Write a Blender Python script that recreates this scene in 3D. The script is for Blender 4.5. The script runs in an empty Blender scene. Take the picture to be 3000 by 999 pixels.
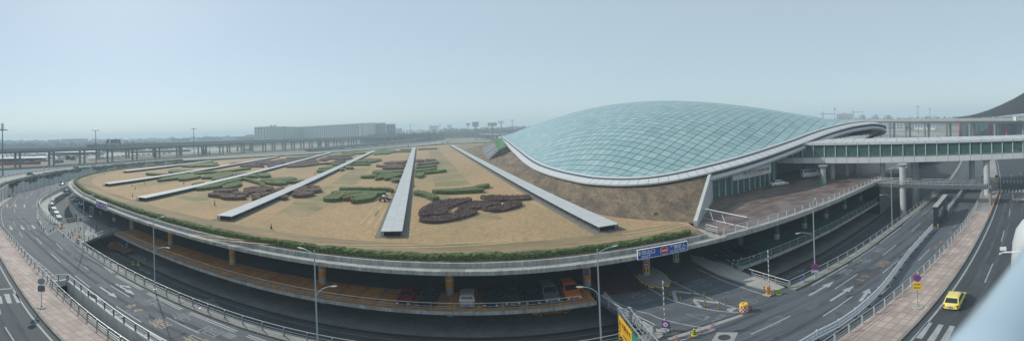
import bpy, bmesh, math, random
from mathutils import Vector, Matrix, noise
from mathutils.geometry import tessellate_polygon
random.seed(7)
R=math.radians
scn=bpy.context.scene
COL=scn.collection
# ---------------------------------------------------------------- camera model (equirectangular panorama)
PF=1118.0; ROLL=R(2.1); CYP=376.0; H=20.5
ca,sa=math.cos(ROLL),math.sin(ROLL)
def ray(x,y):
    lon=(x-1500)/PF; lat=(CYP-y)/PF; c=math.cos(lat)
    a,b,u=math.sin(lon)*c, math.cos(lon)*c, math.sin(lat)
    return Vector((a*ca+u*sa, b, -a*sa+u*ca))
def at(x,y,z):
    "ground point at height z seen in the survey photograph at x,y"
    d=ray(x,y); t=(z-H)/d.z
    return Vector((d.x*t,d.y*t,z))
def zat(x,y,X,Y):
    d=ray(x,y); return H+d.z*math.hypot(X,Y)/math.hypot(d.x,d.y)
def polar(x,D,z=0):
    d=ray(x,376); h=math.hypot(d.x,d.y); return Vector((d.x/h*D,d.y/h*D,z))
# ---------------------------------------------------------------- materials
MATS={}
def mat(name,col,rough=.7,metal=0.,spec=.5,var=0.,vscale=.5,bump=0.,bscale=20.,alpha=1.,emit=0.,trans=0.,var2=0.,v2scale=8.,stretch=None,coat=0.):
    if name in MATS: return MATS[name]
    m=bpy.data.materials.new(name); m.use_nodes=True; nt=m.node_tree; N=nt.nodes; L=nt.links
    b=N['Principled BSDF']
    b.inputs['Base Color'].default_value=(*col,1); b.inputs['Roughness'].default_value=rough; b.inputs['Metallic'].default_value=metal
    b.inputs['Specular IOR Level'].default_value=spec; b.inputs['Alpha'].default_value=alpha; b.inputs['Transmission Weight'].default_value=trans
    b.inputs['Coat Weight'].default_value=coat
    tc=N.new('ShaderNodeTexCoord'); src=tc.outputs['Object']
    if stretch:
        mp=N.new('ShaderNodeMapping'); mp.inputs['Scale'].default_value=stretch; L.new(src,mp.inputs['Vector']); src=mp.outputs['Vector']
    cur=None
    def nz(sc,det=6):
        n=N.new('ShaderNodeTexNoise'); n.inputs['Scale'].default_value=sc; n.inputs['Detail'].default_value=det; n.inputs['Roughness'].default_value=.62; L.new(src,n.inputs['Vector']); return n
    def mulv(prev,n,amt):
        mr=N.new('ShaderNodeMapRange'); mr.inputs['From Min'].default_value=.28; mr.inputs['From Max'].default_value=.72
        mr.inputs['To Min'].default_value=1-amt; mr.inputs['To Max'].default_value=1+amt; L.new(n.outputs['Fac'],mr.inputs['Value'])
        mx=N.new('ShaderNodeMix'); mx.data_type='RGBA'; mx.blend_type='MULTIPLY'; mx.inputs['Factor'].default_value=1
        cr=N.new('ShaderNodeCombineColor')
        for k in range(3): L.new(mr.outputs['Result'],cr.inputs[k])
        if prev is None: mx.inputs['A'].default_value=(*col,1)
        else: L.new(prev,mx.inputs['A'])
        L.new(cr.outputs['Color'],mx.inputs['B']); return mx.outputs['Result']
    if var: cur=mulv(cur,nz(vscale),var)
    if var2: cur=mulv(cur,nz(v2scale,3),var2)
    if cur is not None: L.new(cur,b.inputs['Base Color'])
    if bump:
        n=nz(bscale,4); bp=N.new('ShaderNodeBump'); bp.inputs['Strength'].default_value=bump; bp.inputs['Distance'].default_value=.1
        L.new(n.outputs['Fac'],bp.inputs['Height']); L.new(bp.outputs['Normal'],b.inputs['Normal'])
    if emit:
        b.inputs['Emission Color'].default_value=(*col,1); b.inputs['Emission Strength'].default_value=emit
    MATS[name]=m; return m
def math_node(nt,op,a,b=None):
    n=nt.nodes.new('ShaderNodeMath'); n.operation=op
    for i,v in enumerate((a,b)):
        if v is None: continue
        if isinstance(v,(int,float)): n.inputs[i].default_value=v
        else: nt.links.new(v,n.inputs[i])
    return n.outputs[0]
def grid_mat(name,cA,cB,cLine,su,sv,ang,wl,rough=.5,metal=0.,spec=.5,plane='XY',offs=0.,wl2=None,var=.0,ang2=None):
    "cells with per-cell tint between cA and cB and thin lines"
    m=bpy.data.materials.new(name); m.use_nodes=True; nt=m.node_tree; N=nt.nodes; L=nt.links; b=N['Principled BSDF']
    tc=N.new('ShaderNodeTexCoord'); sp=N.new('ShaderNodeSeparateXYZ'); L.new(tc.outputs['Object'],sp.inputs[0])
    X=sp.outputs[plane[0]]; Y=sp.outputs[plane[1]]
    c,s=math.cos(ang),math.sin(ang)
    U=math_node(nt,'DIVIDE',math_node(nt,'ADD',math_node(nt,'MULTIPLY',X,c),math_node(nt,'MULTIPLY',Y,s)),su)
    c2,s2=(math.cos(ang2),math.sin(ang2)) if ang2 is not None else (-s,c)
    V=math_node(nt,'DIVIDE',math_node(nt,'ADD',math_node(nt,'MULTIPLY',X,c2),math_node(nt,'MULTIPLY',Y,s2)),sv)
    fv=math_node(nt,'FLOOR',V)
    if offs: U=math_node(nt,'ADD',U,math_node(nt,'MULTIPLY',fv,offs))
    fu=math_node(nt,'FLOOR',U)
    l1=math_node(nt,'LESS_THAN',math_node(nt,'FRACT',U),wl/su); l2=math_node(nt,'LESS_THAN',math_node(nt,'FRACT',V),(wl2 or wl)/sv)
    line=math_node(nt,'MAXIMUM',l1,l2)
    cv=N.new('ShaderNodeCombineXYZ'); L.new(fu,cv.inputs[0]); L.new(fv,cv.inputs[1])
    wn=N.new('ShaderNodeTexWhiteNoise'); wn.noise_dimensions='2D'; L.new(cv.outputs[0],wn.inputs['Vector'])
    mx=N.new('ShaderNodeMix'); mx.data_type='RGBA'; mx.inputs['A'].default_value=(*cA,1); mx.inputs['B'].default_value=(*cB,1); L.new(wn.outputs['Value'],mx.inputs['Factor'])
    cur=mx.outputs['Result']
    if var:
        n=N.new('ShaderNodeTexNoise'); n.inputs['Scale'].default_value=.35; n.inputs['Detail'].default_value=6; L.new(tc.outputs['Object'],n.inputs['Vector'])
        mr=N.new('ShaderNodeMapRange'); mr.inputs['From Min'].default_value=.3; mr.inputs['From Max'].default_value=.7; mr.inputs['To Min'].default_value=1-var; mr.inputs['To Max'].default_value=1+var
        L.new(n.outputs['Fac'],mr.inputs['Value']); m3=N.new('ShaderNodeMix'); m3.data_type='RGBA'; m3.blend_type='MULTIPLY'; m3.inputs['Factor'].default_value=1
        cc=N.new('ShaderNodeCombineColor')
        for k in range(3): L.new(mr.outputs['Result'],cc.inputs[k])
        L.new(cur,m3.inputs['A']); L.new(cc.outputs['Color'],m3.inputs['B']); cur=m3.outputs['Result']
    m2=N.new('ShaderNodeMix'); m2.data_type='RGBA'; L.new(line,m2.inputs['Factor']); L.new(cur,m2.inputs['A']); m2.inputs['B'].default_value=(*cLine,1)
    L.new(m2.outputs['Result'],b.inputs['Base Color']); b.inputs['Roughness'].default_value=rough; b.inputs['Metallic'].default_value=metal; b.inputs['Specular IOR Level'].default_value=spec
    MATS[name]=m; return m
def blend_mat(name,cA,cB,scale,lo,hi,rough=.95,stretch=(1,1,1),var=.2,vs=1.5):
    "two natural colours mixed by soft noise"
    m=mat(name,cA,rough,var=var,vscale=vs,stretch=stretch); nt=m.node_tree; N=nt.nodes; L=nt.links; b=N['Principled BSDF']; src=b.inputs['Base Color'].links[0].from_node
    n=N.new('ShaderNodeTexNoise'); n.inputs['Scale'].default_value=scale; n.inputs['Detail'].default_value=7; n.inputs['Roughness'].default_value=.65
    tc=N.new('ShaderNodeTexCoord'); mp=N.new('ShaderNodeMapping'); mp.inputs['Scale'].default_value=stretch; L.new(tc.outputs['Object'],mp.inputs['Vector']); L.new(mp.outputs['Vector'],n.inputs['Vector'])
    r=N.new('ShaderNodeMapRange'); r.inputs['From Min'].default_value=lo; r.inputs['From Max'].default_value=hi; L.new(n.outputs['Fac'],r.inputs['Value'])
    mx=N.new('ShaderNodeMix'); mx.data_type='RGBA'; mx.inputs['A'].default_value=(*cA,1); mx.inputs['B'].default_value=(*cB,1); L.new(r.outputs['Result'],mx.inputs['Factor']); L.new(mx.outputs['Result'],src.inputs['A'])
    return m
# ---------------------------------------------------------------- mesh builder
class MB:
    def __init__(s): s.v=[]; s.f=[]; s.m=[]; s.cm=0
    def add(s,vs,fs):
        o=len(s.v); s.v+= [tuple(p) for p in vs]
        for f in fs: s.f.append(tuple(i+o for i in f)); s.m.append(s.cm)
        return s
    def box(s,c,d,rz=0,tilt=None):
        x,y,z=d[0]/2,d[1]/2,d[2]/2; cz,sz=math.cos(rz),math.sin(rz)
        P=[]
        for k in (-z,z):
            for a,b in ((-x,-y),(x,-y),(x,y),(-x,y)): P.append((c[0]+a*cz-b*sz,c[1]+a*sz+b*cz,c[2]+k))
        return s.add(P,[(3,2,1,0),(4,5,6,7),(0,1,5,4),(1,2,6,5),(2,3,7,6),(3,0,4,7)])
    def tube(s,pts,r,n=6,cap=True,r2=None):
        pts=[Vector(p) for p in pts]; k=len(pts); rings=[]
        for i,p in enumerate(pts):
            d=(pts[min(i+1,k-1)]-pts[max(i-1,0)])
            if d.length<1e-9: d=Vector((0,0,1))
            d.normalize(); u=d.cross(Vector((0,0,1)))
            if u.length<1e-3: u=Vector((1,0,0))
            u.normalize(); w=u.cross(d)
            rr=r if r2 is None else r+(r2-r)*i/(k-1)
            rings.append([p+u*rr*math.cos(2*math.pi*j/n)+w*rr*math.sin(2*math.pi*j/n) for j in range(n)])
        V=[q for ring in rings for q in ring]; F=[]
        for i in range(k-1):
            for j in range(n): F.append((i*n+j,i*n+(j+1)%n,(i+1)*n+(j+1)%n,(i+1)*n+j))
        if cap: F.append(tuple(range(n-1,-1,-1))); F.append(tuple(range((k-1)*n,k*n)))
        return s.add(V,F)
    def cyl(s,x,y,z0,z1,r,n=16,r1=None): return s.tube([(x,y,z0),(x,y,z1)],r,n,True,r1)
    def strip(s,A,B):
        n=len(A); return s.add(list(A)+list(B),[(i,i+1,n+i+1,n+i) for i in range(n-1)])
    def poly(s,P):
        P=[Vector(p) for p in P]; Q=[]
        for p in P:
            if not Q or (p-Q[-1]).length>1e-4: Q.append(p)
        if (Q[0]-Q[-1]).length<1e-4: Q.pop()
        if sum(Q[i-1].x*Q[i].y-Q[i].x*Q[i-1].y for i in range(len(Q)))<0: Q.reverse()
        bm=bmesh.new(); f=bm.faces.new([bm.verts.new(p) for p in Q]); f.normal_update(); bmesh.ops.triangulate(bm,faces=[f],ngon_method='EAR_CLIP'); bm.verts.index_update()
        a=[tuple(v.index for v in g.verts) for g in bm.faces]; bm.free()
        return s.add(Q,a)
    def prism(s,P,z0,z1):
        "closed outline (2d) to solid"
        s.poly([(p[0],p[1],z1) for p in P]); n=len(P)
        return s.add([(p[0],p[1],z0) for p in P]+[(p[0],p[1],z1) for p in P],[(i,(i+1)%n,n+(i+1)%n,n+i) for i in range(n)])
    def slab(s,A,B,z0,z1):
        "solid between two open lines; z numbers"
        a0=[(p[0],p[1],z0) for p in A]; a1=[(p[0],p[1],z1) for p in A]; b0=[(p[0],p[1],z0) for p in B]; b1=[(p[0],p[1],z1) for p in B]
        s.strip(a1,b1); s.strip(b0,a0); s.strip(a0,a1); s.strip(b1,b0)
        return s.add([a0[0],a1[0],b1[0],b0[0],a0[-1],a1[-1],b1[-1],b0[-1]],[(0,3,2,1),(4,5,6,7)])
    def wall(s,A,z0,z1):
        return s.strip([(p[0],p[1],z0) for p in A],[(p[0],p[1],z1) for p in A])
    def lathe(s,prof,c=(0,0,0),n=14):
        V=[];F=[];k=len(prof)
        for r,z in prof:
            for j in range(n): V.append((c[0]+r*math.cos(2*math.pi*j/n),c[1]+r*math.sin(2*math.pi*j/n),c[2]+z))
        for i in range(k-1):
            for j in range(n): F.append((i*n+j,i*n+(j+1)%n,(i+1)*n+(j+1)%n,(i+1)*n+j))
        F.append(tuple(range(n-1,-1,-1))); F.append(tuple(range((k-1)*n,k*n))); return s.add(V,F)
    def quad(s,a,b,c,d): return s.add([a,b,c,d],[(0,1,2,3)])
XF={}
USED={}
def link(o): COL.objects.link(o); return o
def tag(o,label=None,cat=None,group=None,kind=None):
    if label: o['label']=label
    if cat: o['category']=cat
    if group: o['group']=group
    if kind: o['kind']=kind
    return o
def thing(name,label,cat,loc=(0,0,0),rz=0,group=None):
    o=bpy.data.objects.new(name,None); link(o); o.empty_display_size=.3; o.location=loc; o.rotation_euler=(0,0,rz); XF[o.name]=(Vector(loc),rz)
    return tag(o,label,cat,group)
def root_of(o):
    while o.parent: o=o.parent
    return o
SPLIT={'post','posts','mullion','service_door','legs','roof_light','rail','prop','ears'}
def pieces(mb):
    "loose pieces of a builder, as builders"
    up=list(range(len(mb.v)))
    def fnd(i):
        while up[i]!=i: up[i]=up[up[i]]; i=up[i]
        return i
    for f in mb.f:
        r=fnd(f[0])
        for i in f[1:]:
            q=fnd(i)
            if q!=r: up[q]=r
    G={}
    for k,f in enumerate(mb.f): G.setdefault(fnd(f[0]),[]).append(k)
    out=[]
    for ks in G.values():
        ix={}; b=MB()
        for k in ks:
            for i in mb.f[k]:
                if i not in ix: ix[i]=len(b.v); b.v.append(mb.v[i])
            b.f.append(tuple(ix[i] for i in mb.f[k])); b.m.append(mb.m[k])
        out.append(b)
    return out
def part(name,mb,m,parent,world=True,smooth=False,label=None):
    if name in SPLIT and parent is not None and mb.f:
        name={'posts':'post','legs':'leg'}.get(name,name); P=pieces(mb)
        if len(P)>1:
            P.sort(key=lambda b:b.v[0][0]**2+b.v[0][1]**2) if world else None
            first=None
            for b in P[:100]:
                o=part1(name,b,m,parent,world,smooth,label); first=first or o
            if len(P)>100:
                rest=MB()
                for b in P[100:]: rest.add(b.v,b.f)
                part1(name,rest,m,parent,world,smooth)['kind']='stuff'
            return first
    return part1(name,mb,m,parent,world,smooth,label)
def part1(name,mb,m,parent,world=True,smooth=False,label=None):
    me=bpy.data.meshes.new(name); V=mb.v
    if parent is not None and world:
        loc,rz=XF[root_of(parent).name]; c,s=math.cos(-rz),math.sin(-rz)
        V=[((x-loc.x)*c-(y-loc.y)*s,(x-loc.x)*s+(y-loc.y)*c,z-loc.z) for x,y,z in V]
    me.from_pydata(V,[],mb.f)
    for mm in (m if isinstance(m,(list,tuple)) else [m]): me.materials.append(mm)
    if any(mb.m): me.polygons.foreach_set('material_index',mb.m)
    if smooth: me.polygons.foreach_set('use_smooth',[True]*len(me.polygons))
    me.update(); o=bpy.data.objects.new(name,me); link(o)
    if parent is not None: o.parent=parent
    if label: o['label']=label
    return o
def solo(name,mb,m,label,cat,loc=None,group=None,smooth=False):
    "a thing that is one mesh; origin moved to its base"
    if loc is None: loc=(sum(v[0] for v in mb.v)/len(mb.v),sum(v[1] for v in mb.v)/len(mb.v),min(v[2] for v in mb.v))
    mb.v=[(x-loc[0],y-loc[1],z-loc[2]) for x,y,z in mb.v]
    o=part(name,mb,m,None,False,smooth); o.location=loc; return tag(o,label,cat,group)
def struct(name,mb,m,smooth=False,kind='structure'):
    o=part(name,mb,m,None,False,smooth); o['kind']=kind; return o
KIDS={}
def copy_tree(o,parent=None):
    c=o.copy(); link(c); c.parent=parent
    for ch in list(o.children): copy_tree(ch,c)
    return c
def place(proto,loc,rz,label,group=None,scale=None):
    "first use moves the prototype itself, later uses copy it"
    if not USED.get(proto.name): USED[proto.name]=True; o=proto
    else: o=copy_tree(proto)
    o.location=loc; o.rotation_euler=(0,0,rz); XF[o.name]=(Vector(loc),rz)
    if scale: o.scale=scale
    o['label']=label
    if group: o['group']=group
    return o
# ---------------------------------------------------------------- polyline helpers
def smooth(P,n=6):
    P=[Vector(p) for p in P]; out=[]
    for i in range(len(P)-1):
        p0=P[max(i-1,0)];p1=P[i];p2=P[i+1];p3=P[min(i+2,len(P)-1)]
        l=(p2-p1).length or 1e-6; d0=max((p1-p0).length,1e-6) ; d2=max((p3-p2).length,1e-6)
        m1=(p2-p0)*(l/((d0 if i>0 else 0)+l)); m2=(p3-p1)*(l/((d2 if i<len(P)-2 else 0)+l))
        for k in range(n):
            t=k/n; out.append((2*t**3-3*t*t+1)*p1+(t**3-2*t*t+t)*m1+(-2*t**3+3*t*t)*p2+(t**3-t*t)*m2)
    out.append(P[-1]); return out
def V2(P,z=0): return [Vector((p[0],p[1],z)) for p in P]
def offset(P,d):
    "shift an open line to its left by d (plan)"
    out=[]
    for i,p in enumerate(P):
        t=P[min(i+1,len(P)-1)]-P[max(i-1,0)]; t.z=0; t.normalize(); out.append(Vector((p.x-t.y*d,p.y+t.x*d,p.z)))
    return out
def setz(P,z): return [Vector((p[0],p[1],z)) for p in P]
def length(P): return sum((P[i+1]-P[i]).length for i in range(len(P)-1))
def along(P,step,start=0.):
    "points with direction angle every step metres"
    out=[];d=start;acc=0
    for i in range(len(P)-1):
        l=(P[i+1]-P[i]).length
        while d<=acc+l+1e-6:
            t=(d-acc)/max(l,1e-9); q=P[i].lerp(P[i+1],min(max(t,0),1)); dv=P[i+1]-P[i]; out.append((q,math.atan2(dv.y,dv.x))); d+=step
        acc+=l
    return out
def cut(P,x0,x1):
    "part of an x-monotone line between two x values"
    out=[]
    for a,b in zip(P,P[1:]):
        for xx in (x0,x1):
            pass
        if a.x>=x0 and a.x<=x1: out.append(a)
        for xx in sorted((x0,x1)):
            if (a.x-xx)*(b.x-xx)<0: out.append(a.lerp(b,(xx-a.x)/(b.x-a.x)))
    if P[-1].x<=x1 and P[-1].x>=x0: out.append(P[-1])
    return sorted(out,key=lambda p:p.x)
def ybetween(P,x):
    for a,b in zip(P,P[1:]):
        if a.x<=x<=b.x: return a.y+(b.y-a.y)*(x-a.x)/(b.x-a.x)
    return P[-1].y if x>P[-1].x else P[0].y
# ---------------------------------------------------------------- text
TX={}
def text_geo(s):
    if s in TX: return TX[s]
    c=bpy.data.curves.new('lettering','FONT'); c.body=s; c.size=1; c.resolution_u=2; c.offset=.016
    o=bpy.data.objects.new('lettering',c); link(o); dg=bpy.context.evaluated_depsgraph_get(); me=bpy.data.meshes.new_from_object(o.evaluated_get(dg))
    vs=[tuple(v.co) for v in me.vertices]; fs=[tuple(p.vertices) for p in me.polygons]
    bpy.data.objects.remove(o); bpy.data.curves.remove(c); bpy.data.meshes.remove(me)
    x0=min(v[0] for v in vs);x1=max(v[0] for v in vs);y0=min(v[1] for v in vs);y1=max(v[1] for v in vs)
    TX[s]=([((v[0]-x0)/(x1-x0)-.5,(v[1]-y0)/(y1-y0)-.5) for v in vs],fs,(x1-x0)/(y1-y0)); return TX[s]
def text(mb,s,c,ux,uy,h,w=None):
    "letters centred on c, along ux, up uy, height h (width w)"
    vs,fs,asp=text_geo(s); w=w or h*asp; c=Vector(c); ux=Vector(ux).normalized(); uy=Vector(uy).normalized()
    mb.add([c+ux*(x*w)+uy*(y*h) for x,y in vs],fs)
# ================================================================ materials
ASPH=mat('asphalt',(.087,.099,.113),.85,var=.24,vscale=.9,var2=.18,v2scale=2.6,stretch=(.07,.9,1),bump=.1,bscale=14)
ASPH2=mat('asphalt_dark',(.052,.058,.066),.8,var=.22,vscale=.9,var2=.16,v2scale=2.6,stretch=(.07,.9,1))
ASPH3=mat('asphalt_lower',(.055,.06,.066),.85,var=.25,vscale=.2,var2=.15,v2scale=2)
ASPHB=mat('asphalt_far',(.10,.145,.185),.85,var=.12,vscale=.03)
CONC=mat('concrete',(.36,.355,.33),.85,var=.18,vscale=.35,var2=.14,v2scale=3,bump=.1,bscale=6)
CONCS=mat('concrete_streaked',(.34,.335,.31),.85,var=.3,vscale=.55,var2=.25,v2scale=2.2,stretch=(1.8,1.8,.10),bump=.1,bscale=6)
CONCD=mat('concrete_weathered',(.25,.245,.225),.9,var=.25,vscale=.5,var2=.2,v2scale=2.5,stretch=(1,1,2))
CONCW=mat('concrete_wall',(.52,.52,.50),.85,var=.18,vscale=.2,var2=.18,v2scale=.9,stretch=(1.6,1.6,.12))
CONCROAD=mat('concrete_road',(.30,.30,.295),.85,var=.15,vscale=.1,var2=.08)
LINE=mat('road_paint_white',(.32,.34,.35),.7,var=.22,vscale=1.2,var2=.2,v2scale=6)
LINEF=mat('road_paint_faded',(.155,.168,.178),.8,var=.3,vscale=1.2,var2=.25,v2scale=5)
LINEY=mat('road_paint_yellow',(.27,.235,.165),.8,var=.3,vscale=1.5,var2=.25,v2scale=6)
LINEO=mat('road_paint_ochre',(.20,.145,.10),.8,var=.3,vscale=1.5,var2=.25,v2scale=6)
DARK=mat('drain_dark',(.018,.02,.023),.8)
STAIN=mat('stain_oil',(.045,.047,.05),.7,var=.3,vscale=1)
PAVER=grid_mat('pavers',(.36,.28,.245),(.45,.365,.325),(.22,.175,.155),1.2,.8,R(6),.07,.8,var=.2)
PLAZA=grid_mat('plaza_tiles',(.125,.08,.068),(.225,.175,.158),(.10,.07,.063),2.4,.9,R(8),.05,.38,offs=.37,var=.3)
LAWN=blend_mat('lawn_dry',(.375,.25,.128),(.262,.20,.10),.05,.44,.74,stretch=(1,.45,1),var=.26,vs=2.4)
LAWNG=blend_mat('lawn_greenish',(.345,.24,.125),(.19,.175,.08),.22,.36,.60,stretch=(.4,1.2,1),var=.2,vs=1.2)
LAWNE=blend_mat('lawn_edge',(.285,.205,.115),(.165,.14,.07),.16,.40,.64,stretch=(.3,1.5,1),var=.25,vs=1.2)
MOUNDM=blend_mat('mound_grass',(.098,.073,.052),(.215,.16,.10),.30,.40,.66,stretch=(1.3,.5,1),var=.5,vs=2.2)
SOIL=mat('planting_soil',(.20,.135,.095),.95,var=.3,vscale=1.5,var2=.3,v2scale=6,bump=.5,bscale=12)
GRAVEL=mat('gravel_grey',(.16,.155,.135),.9,var=.3,vscale=1.5,var2=.3,v2scale=5)
HEDGE=mat('hedge_leaf',(.08,.112,.026),.9,var=.35,vscale=.9,var2=.8,v2scale=3.6,bump=.9,bscale=8)
HEDGED=mat('hedge_leaf_rough',(.06,.08,.022),.9,var=.35,vscale=1.2,var2=.55,v2scale=4,bump=.9,bscale=6)
BROWN=mat('shrub_brown',(.115,.072,.05),.95,var=.35,vscale=.6,var2=.7,v2scale=3.6,bump=.9,bscale=8)
BROWNG=mat('shrub_brown_green',(.105,.098,.05),.95,var=.35,vscale=.5,var2=.5,v2scale=5,bump=.9,bscale=8)
PURP=mat('shrub_purple',(.085,.05,.043),.95,var=.3,vscale=.8,var2=.4,v2scale=5)
TWIG=mat('twig_purple',(.145,.092,.078),.95,var=.3,vscale=2)
ORANGEF=mat('parking_orange',(.56,.25,.065),.6,var=.25,vscale=.3,var2=.2,v2scale=2)
GREENF=mat('parking_green',(.03,.115,.085),.55,var=.25,vscale=.3,var2=.2,v2scale=2)
GREYF=mat('parking_grey',(.10,.10,.10),.7,var=.25,vscale=.3)
REDF=mat('parking_red',(.085,.04,.04),.7,var=.3,vscale=.4)
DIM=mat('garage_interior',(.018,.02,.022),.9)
STEEL=mat('steel_grey',(.36,.39,.41),.45,.6,var=.12,vscale=.8)
STEELD=mat('steel_dark',(.16,.18,.19),.5,.5)
STEELL=mat('steel_pale',(.46,.49,.50),.45,.3)
PAINTW=mat('paint_white',(.74,.76,.77),.5,var=.06,vscale=1)
PANEL=mat('panel_white',(.60,.615,.615),.4,.1,var=.07,vscale=.4)
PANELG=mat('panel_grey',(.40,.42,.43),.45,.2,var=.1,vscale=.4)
ROOFM=grid_mat('canopy_metal',(.45,.47,.475),(.50,.52,.525),(.37,.39,.395),1.0,50.,0,.07,.7,.0,.2)
BLACK=mat('black_matte',(.015,.016,.018),.6)
RUBBER=mat('rubber',(.02,.02,.022),.8)
ORANGE=mat('cabinet_orange',(.80,.26,.02),.5,var=.1,vscale=2)
YEL=mat('paint_yellow',(.72,.48,.02),.5)
REDP=mat('paint_red',(.58,.035,.03),.5)
BLUEP=mat('sign_blue',(.025,.085,.36),.45)
GREENP=mat('sign_green',(.01,.24,.17),.45)
SIGNY=mat('sign_yellow',(.82,.44,.01),.45)
GLASSD=mat('glass_dark',(.012,.02,.024),.08,spec=.8)
GLASSG=mat('glass_green',(.05,.125,.12),.10,spec=.9,var=.3,vscale=.15)
SKIN=mat('skin',(.45,.27,.19),.6)
BARK=mat('bark',(.12,.095,.075),.95)
CONIF=mat('conifer',(.025,.045,.025),.95,var=.3,vscale=1.5)
BARE=mat('bare_twigs',(.135,.115,.095),.95,var=.3,vscale=.4)
# ================================================================ key plan lines (left to right)
S_LIP=smooth(V2([(-178,150),(-177,128),(-172,104),(-161,84),(-148,69),(-135,58.7),(-121,52.2),(-107,47.8),(-99.3,45.7),(-82,42.9),(-64,40.7),(-42.5,39.3),(-20,39.1),(0,39.8),(13.5,41),(30,42.6),(41.5,44.5),(51,46.4),(58,48.2),(75,52.6)]),8)
E_EDGE=offset(S_LIP,.25)
FB_R=smooth(V2([(28.2,32.4),(32.5,32.9),(43,34.4),(54.5,36.8),(71,40.2),(83.7,43),(98,46.6),(115,51.5),(150,63),(220,88)]),6)
FB_L=smooth(V2([(-66.9,30.7),(-58,29.9),(-50,29.3),(-39.8,28.9),(-31.5,28.8),(-20,28.9),(-5,29.4),(5,30.2),(11.4,31.0)]),6)
RAMP=smooth(V2([(-185,112),(-173,83),(-163,71),(-154,63),(-142,53.8),(-135,49),(-126,43.6),(-114.4,38.9),(-104,36.2),(-95,34.7),(-86.5,33.9)]),6)
WALLB=smooth(V2([(-106,21.5),(-113,24.3),(-123.6,28.8),(-137.7,36),(-153.7,48),(-176,69),(-191,89),(-203,115),(-212,150),(-216,185)]),6)
L1=smooth(V2([(-106,21.6),(-92.7,20.7),(-80,20),(-66.4,19.2),(-52.6,18.4),(-43.8,17.9),(-31.6,17.6),(-10,17.9),(10,19.2),(22.7,20.7),(31.6,21.5),(42.3,22.7),(53.4,24.3),(70,27.4),(84.4,30.8),(98,34.4),(120,41),(170,58),(230,80)]),6)
L2=smooth(V2([(-140,21),(-106,18),(-80,16),(-63.1,14.6),(-51,13.8),(-40.7,13.3),(-32.8,13.2),(-10,13.6),(10,14.9),(25.7,16.4),(36.3,17.6),(47.6,19.3),(60.7,21.7),(72.4,24.1),(90,28.1),(98.5,30.4),(120,37),(170,54),(230,76)]),6)
LZ=5.6
# ---------------------------------------------------------------- base ground
mb=MB(); mb.add([(-2900,-600,-4.2),(2900,-600,-4.2),(2900,2900,-4.2),(-2900,2900,-4.2)],[(0,1,2,3)]); struct('ground',mb,mat('ground_soil',(.16,.14,.11),.95,var=.2,vscale=.02))
# lower road level
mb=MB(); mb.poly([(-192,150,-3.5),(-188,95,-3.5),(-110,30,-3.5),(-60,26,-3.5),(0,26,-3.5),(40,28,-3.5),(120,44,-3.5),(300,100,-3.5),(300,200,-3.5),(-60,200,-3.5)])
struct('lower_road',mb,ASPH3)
SLOT=smooth(V2([(-48.6,20.5),(-39.9,20.25),(-34.1,19.95),(-29,19.8),(-20,19.75),(-10,20.0),(0,20.4)]),4)
# main road (upper level) between pavement fence and the fences over the lower road
mb=MB(); up=FB_L+FB_R
ring=[p for p in L1 if p.x<-49.3]+[Vector((-49.25,ybetween(L1,-49.25),0)),Vector((-49.25,20.7,0))]+[p for p in SLOT]+[Vector((.1,ybetween(L1,.1),0))]+[p for p in L1 if p.x>.2]+[p for p in reversed(FB_R)]+[p for p in reversed(FB_L)]+[p for p in reversed(RAMP)]+[Vector((-203,116,0))]+[p for p in reversed(WALLB) if p.y<112]
mb.poly(setz(ring,0)); ROADB=struct('road',mb,ASPH)
# near road past the pavement
mb=MB(); mb.poly(setz([p for p in reversed(L2)]+[Vector((-160,22,0)),Vector((-160,-60,0)),Vector((260,-60,0)),Vector((260,80,0))],0))
struct('near_road',mb,ASPH2)
# pavement (kerbed)
mb=MB(); mb.slab(L2,offset(L1,-0.0),-.3,.12); struct('pavement',mb,PAVER)
mb=MB(); mb.slab(offset(L2,-.02),offset(L2,.28),-.2,.16); struct('kerb',mb,CONCD)
mb=MB(); xs=[74+i*4 for i in range(30)]
mb.strip([(x,ybetween(L2,x)+.4,.126) for x in xs],[(x,ybetween(L1,x)-.15,.126) for x in xs]); struct('pavement_asphalt',mb,CONCROAD)
# ---------------------------------------------------------------- upper terrain on the left and behind
WT=[Vector((p.x,p.y,4.4)) for p in offset(WALLB,.0)]
beh=[(-205,225),(-180,248),(-152,285),(-132,322),(-110,375),(-84,412),(-40,425),(60,420)]
mb=MB(); out=[(60,420),(160,640),(500,2880),(-2880,2880),(-2880,-560),(-160,-60),(-118,10)]
mb.poly([(p.x,p.y,4.4) for p in WT]+[(x,y,4.4) for x,y in beh]+[(x,y,4.4) for x,y in out[1:]])
TERR=mat('terrain_dry',(.21,.185,.125),.95,var=.3,vscale=.02,var2=.2,v2scale=.2)
struct('terrain',mb,TERR)
mb=MB(); mb.poly([(62,262,0),(500,2880,0),(2880,2880,0),(2880,60,0),(262,90,0),(190,88,0),(150,84,0),(125,118,0),(100,190,0)]); struct('terrain_east',mb,TERR)
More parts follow.
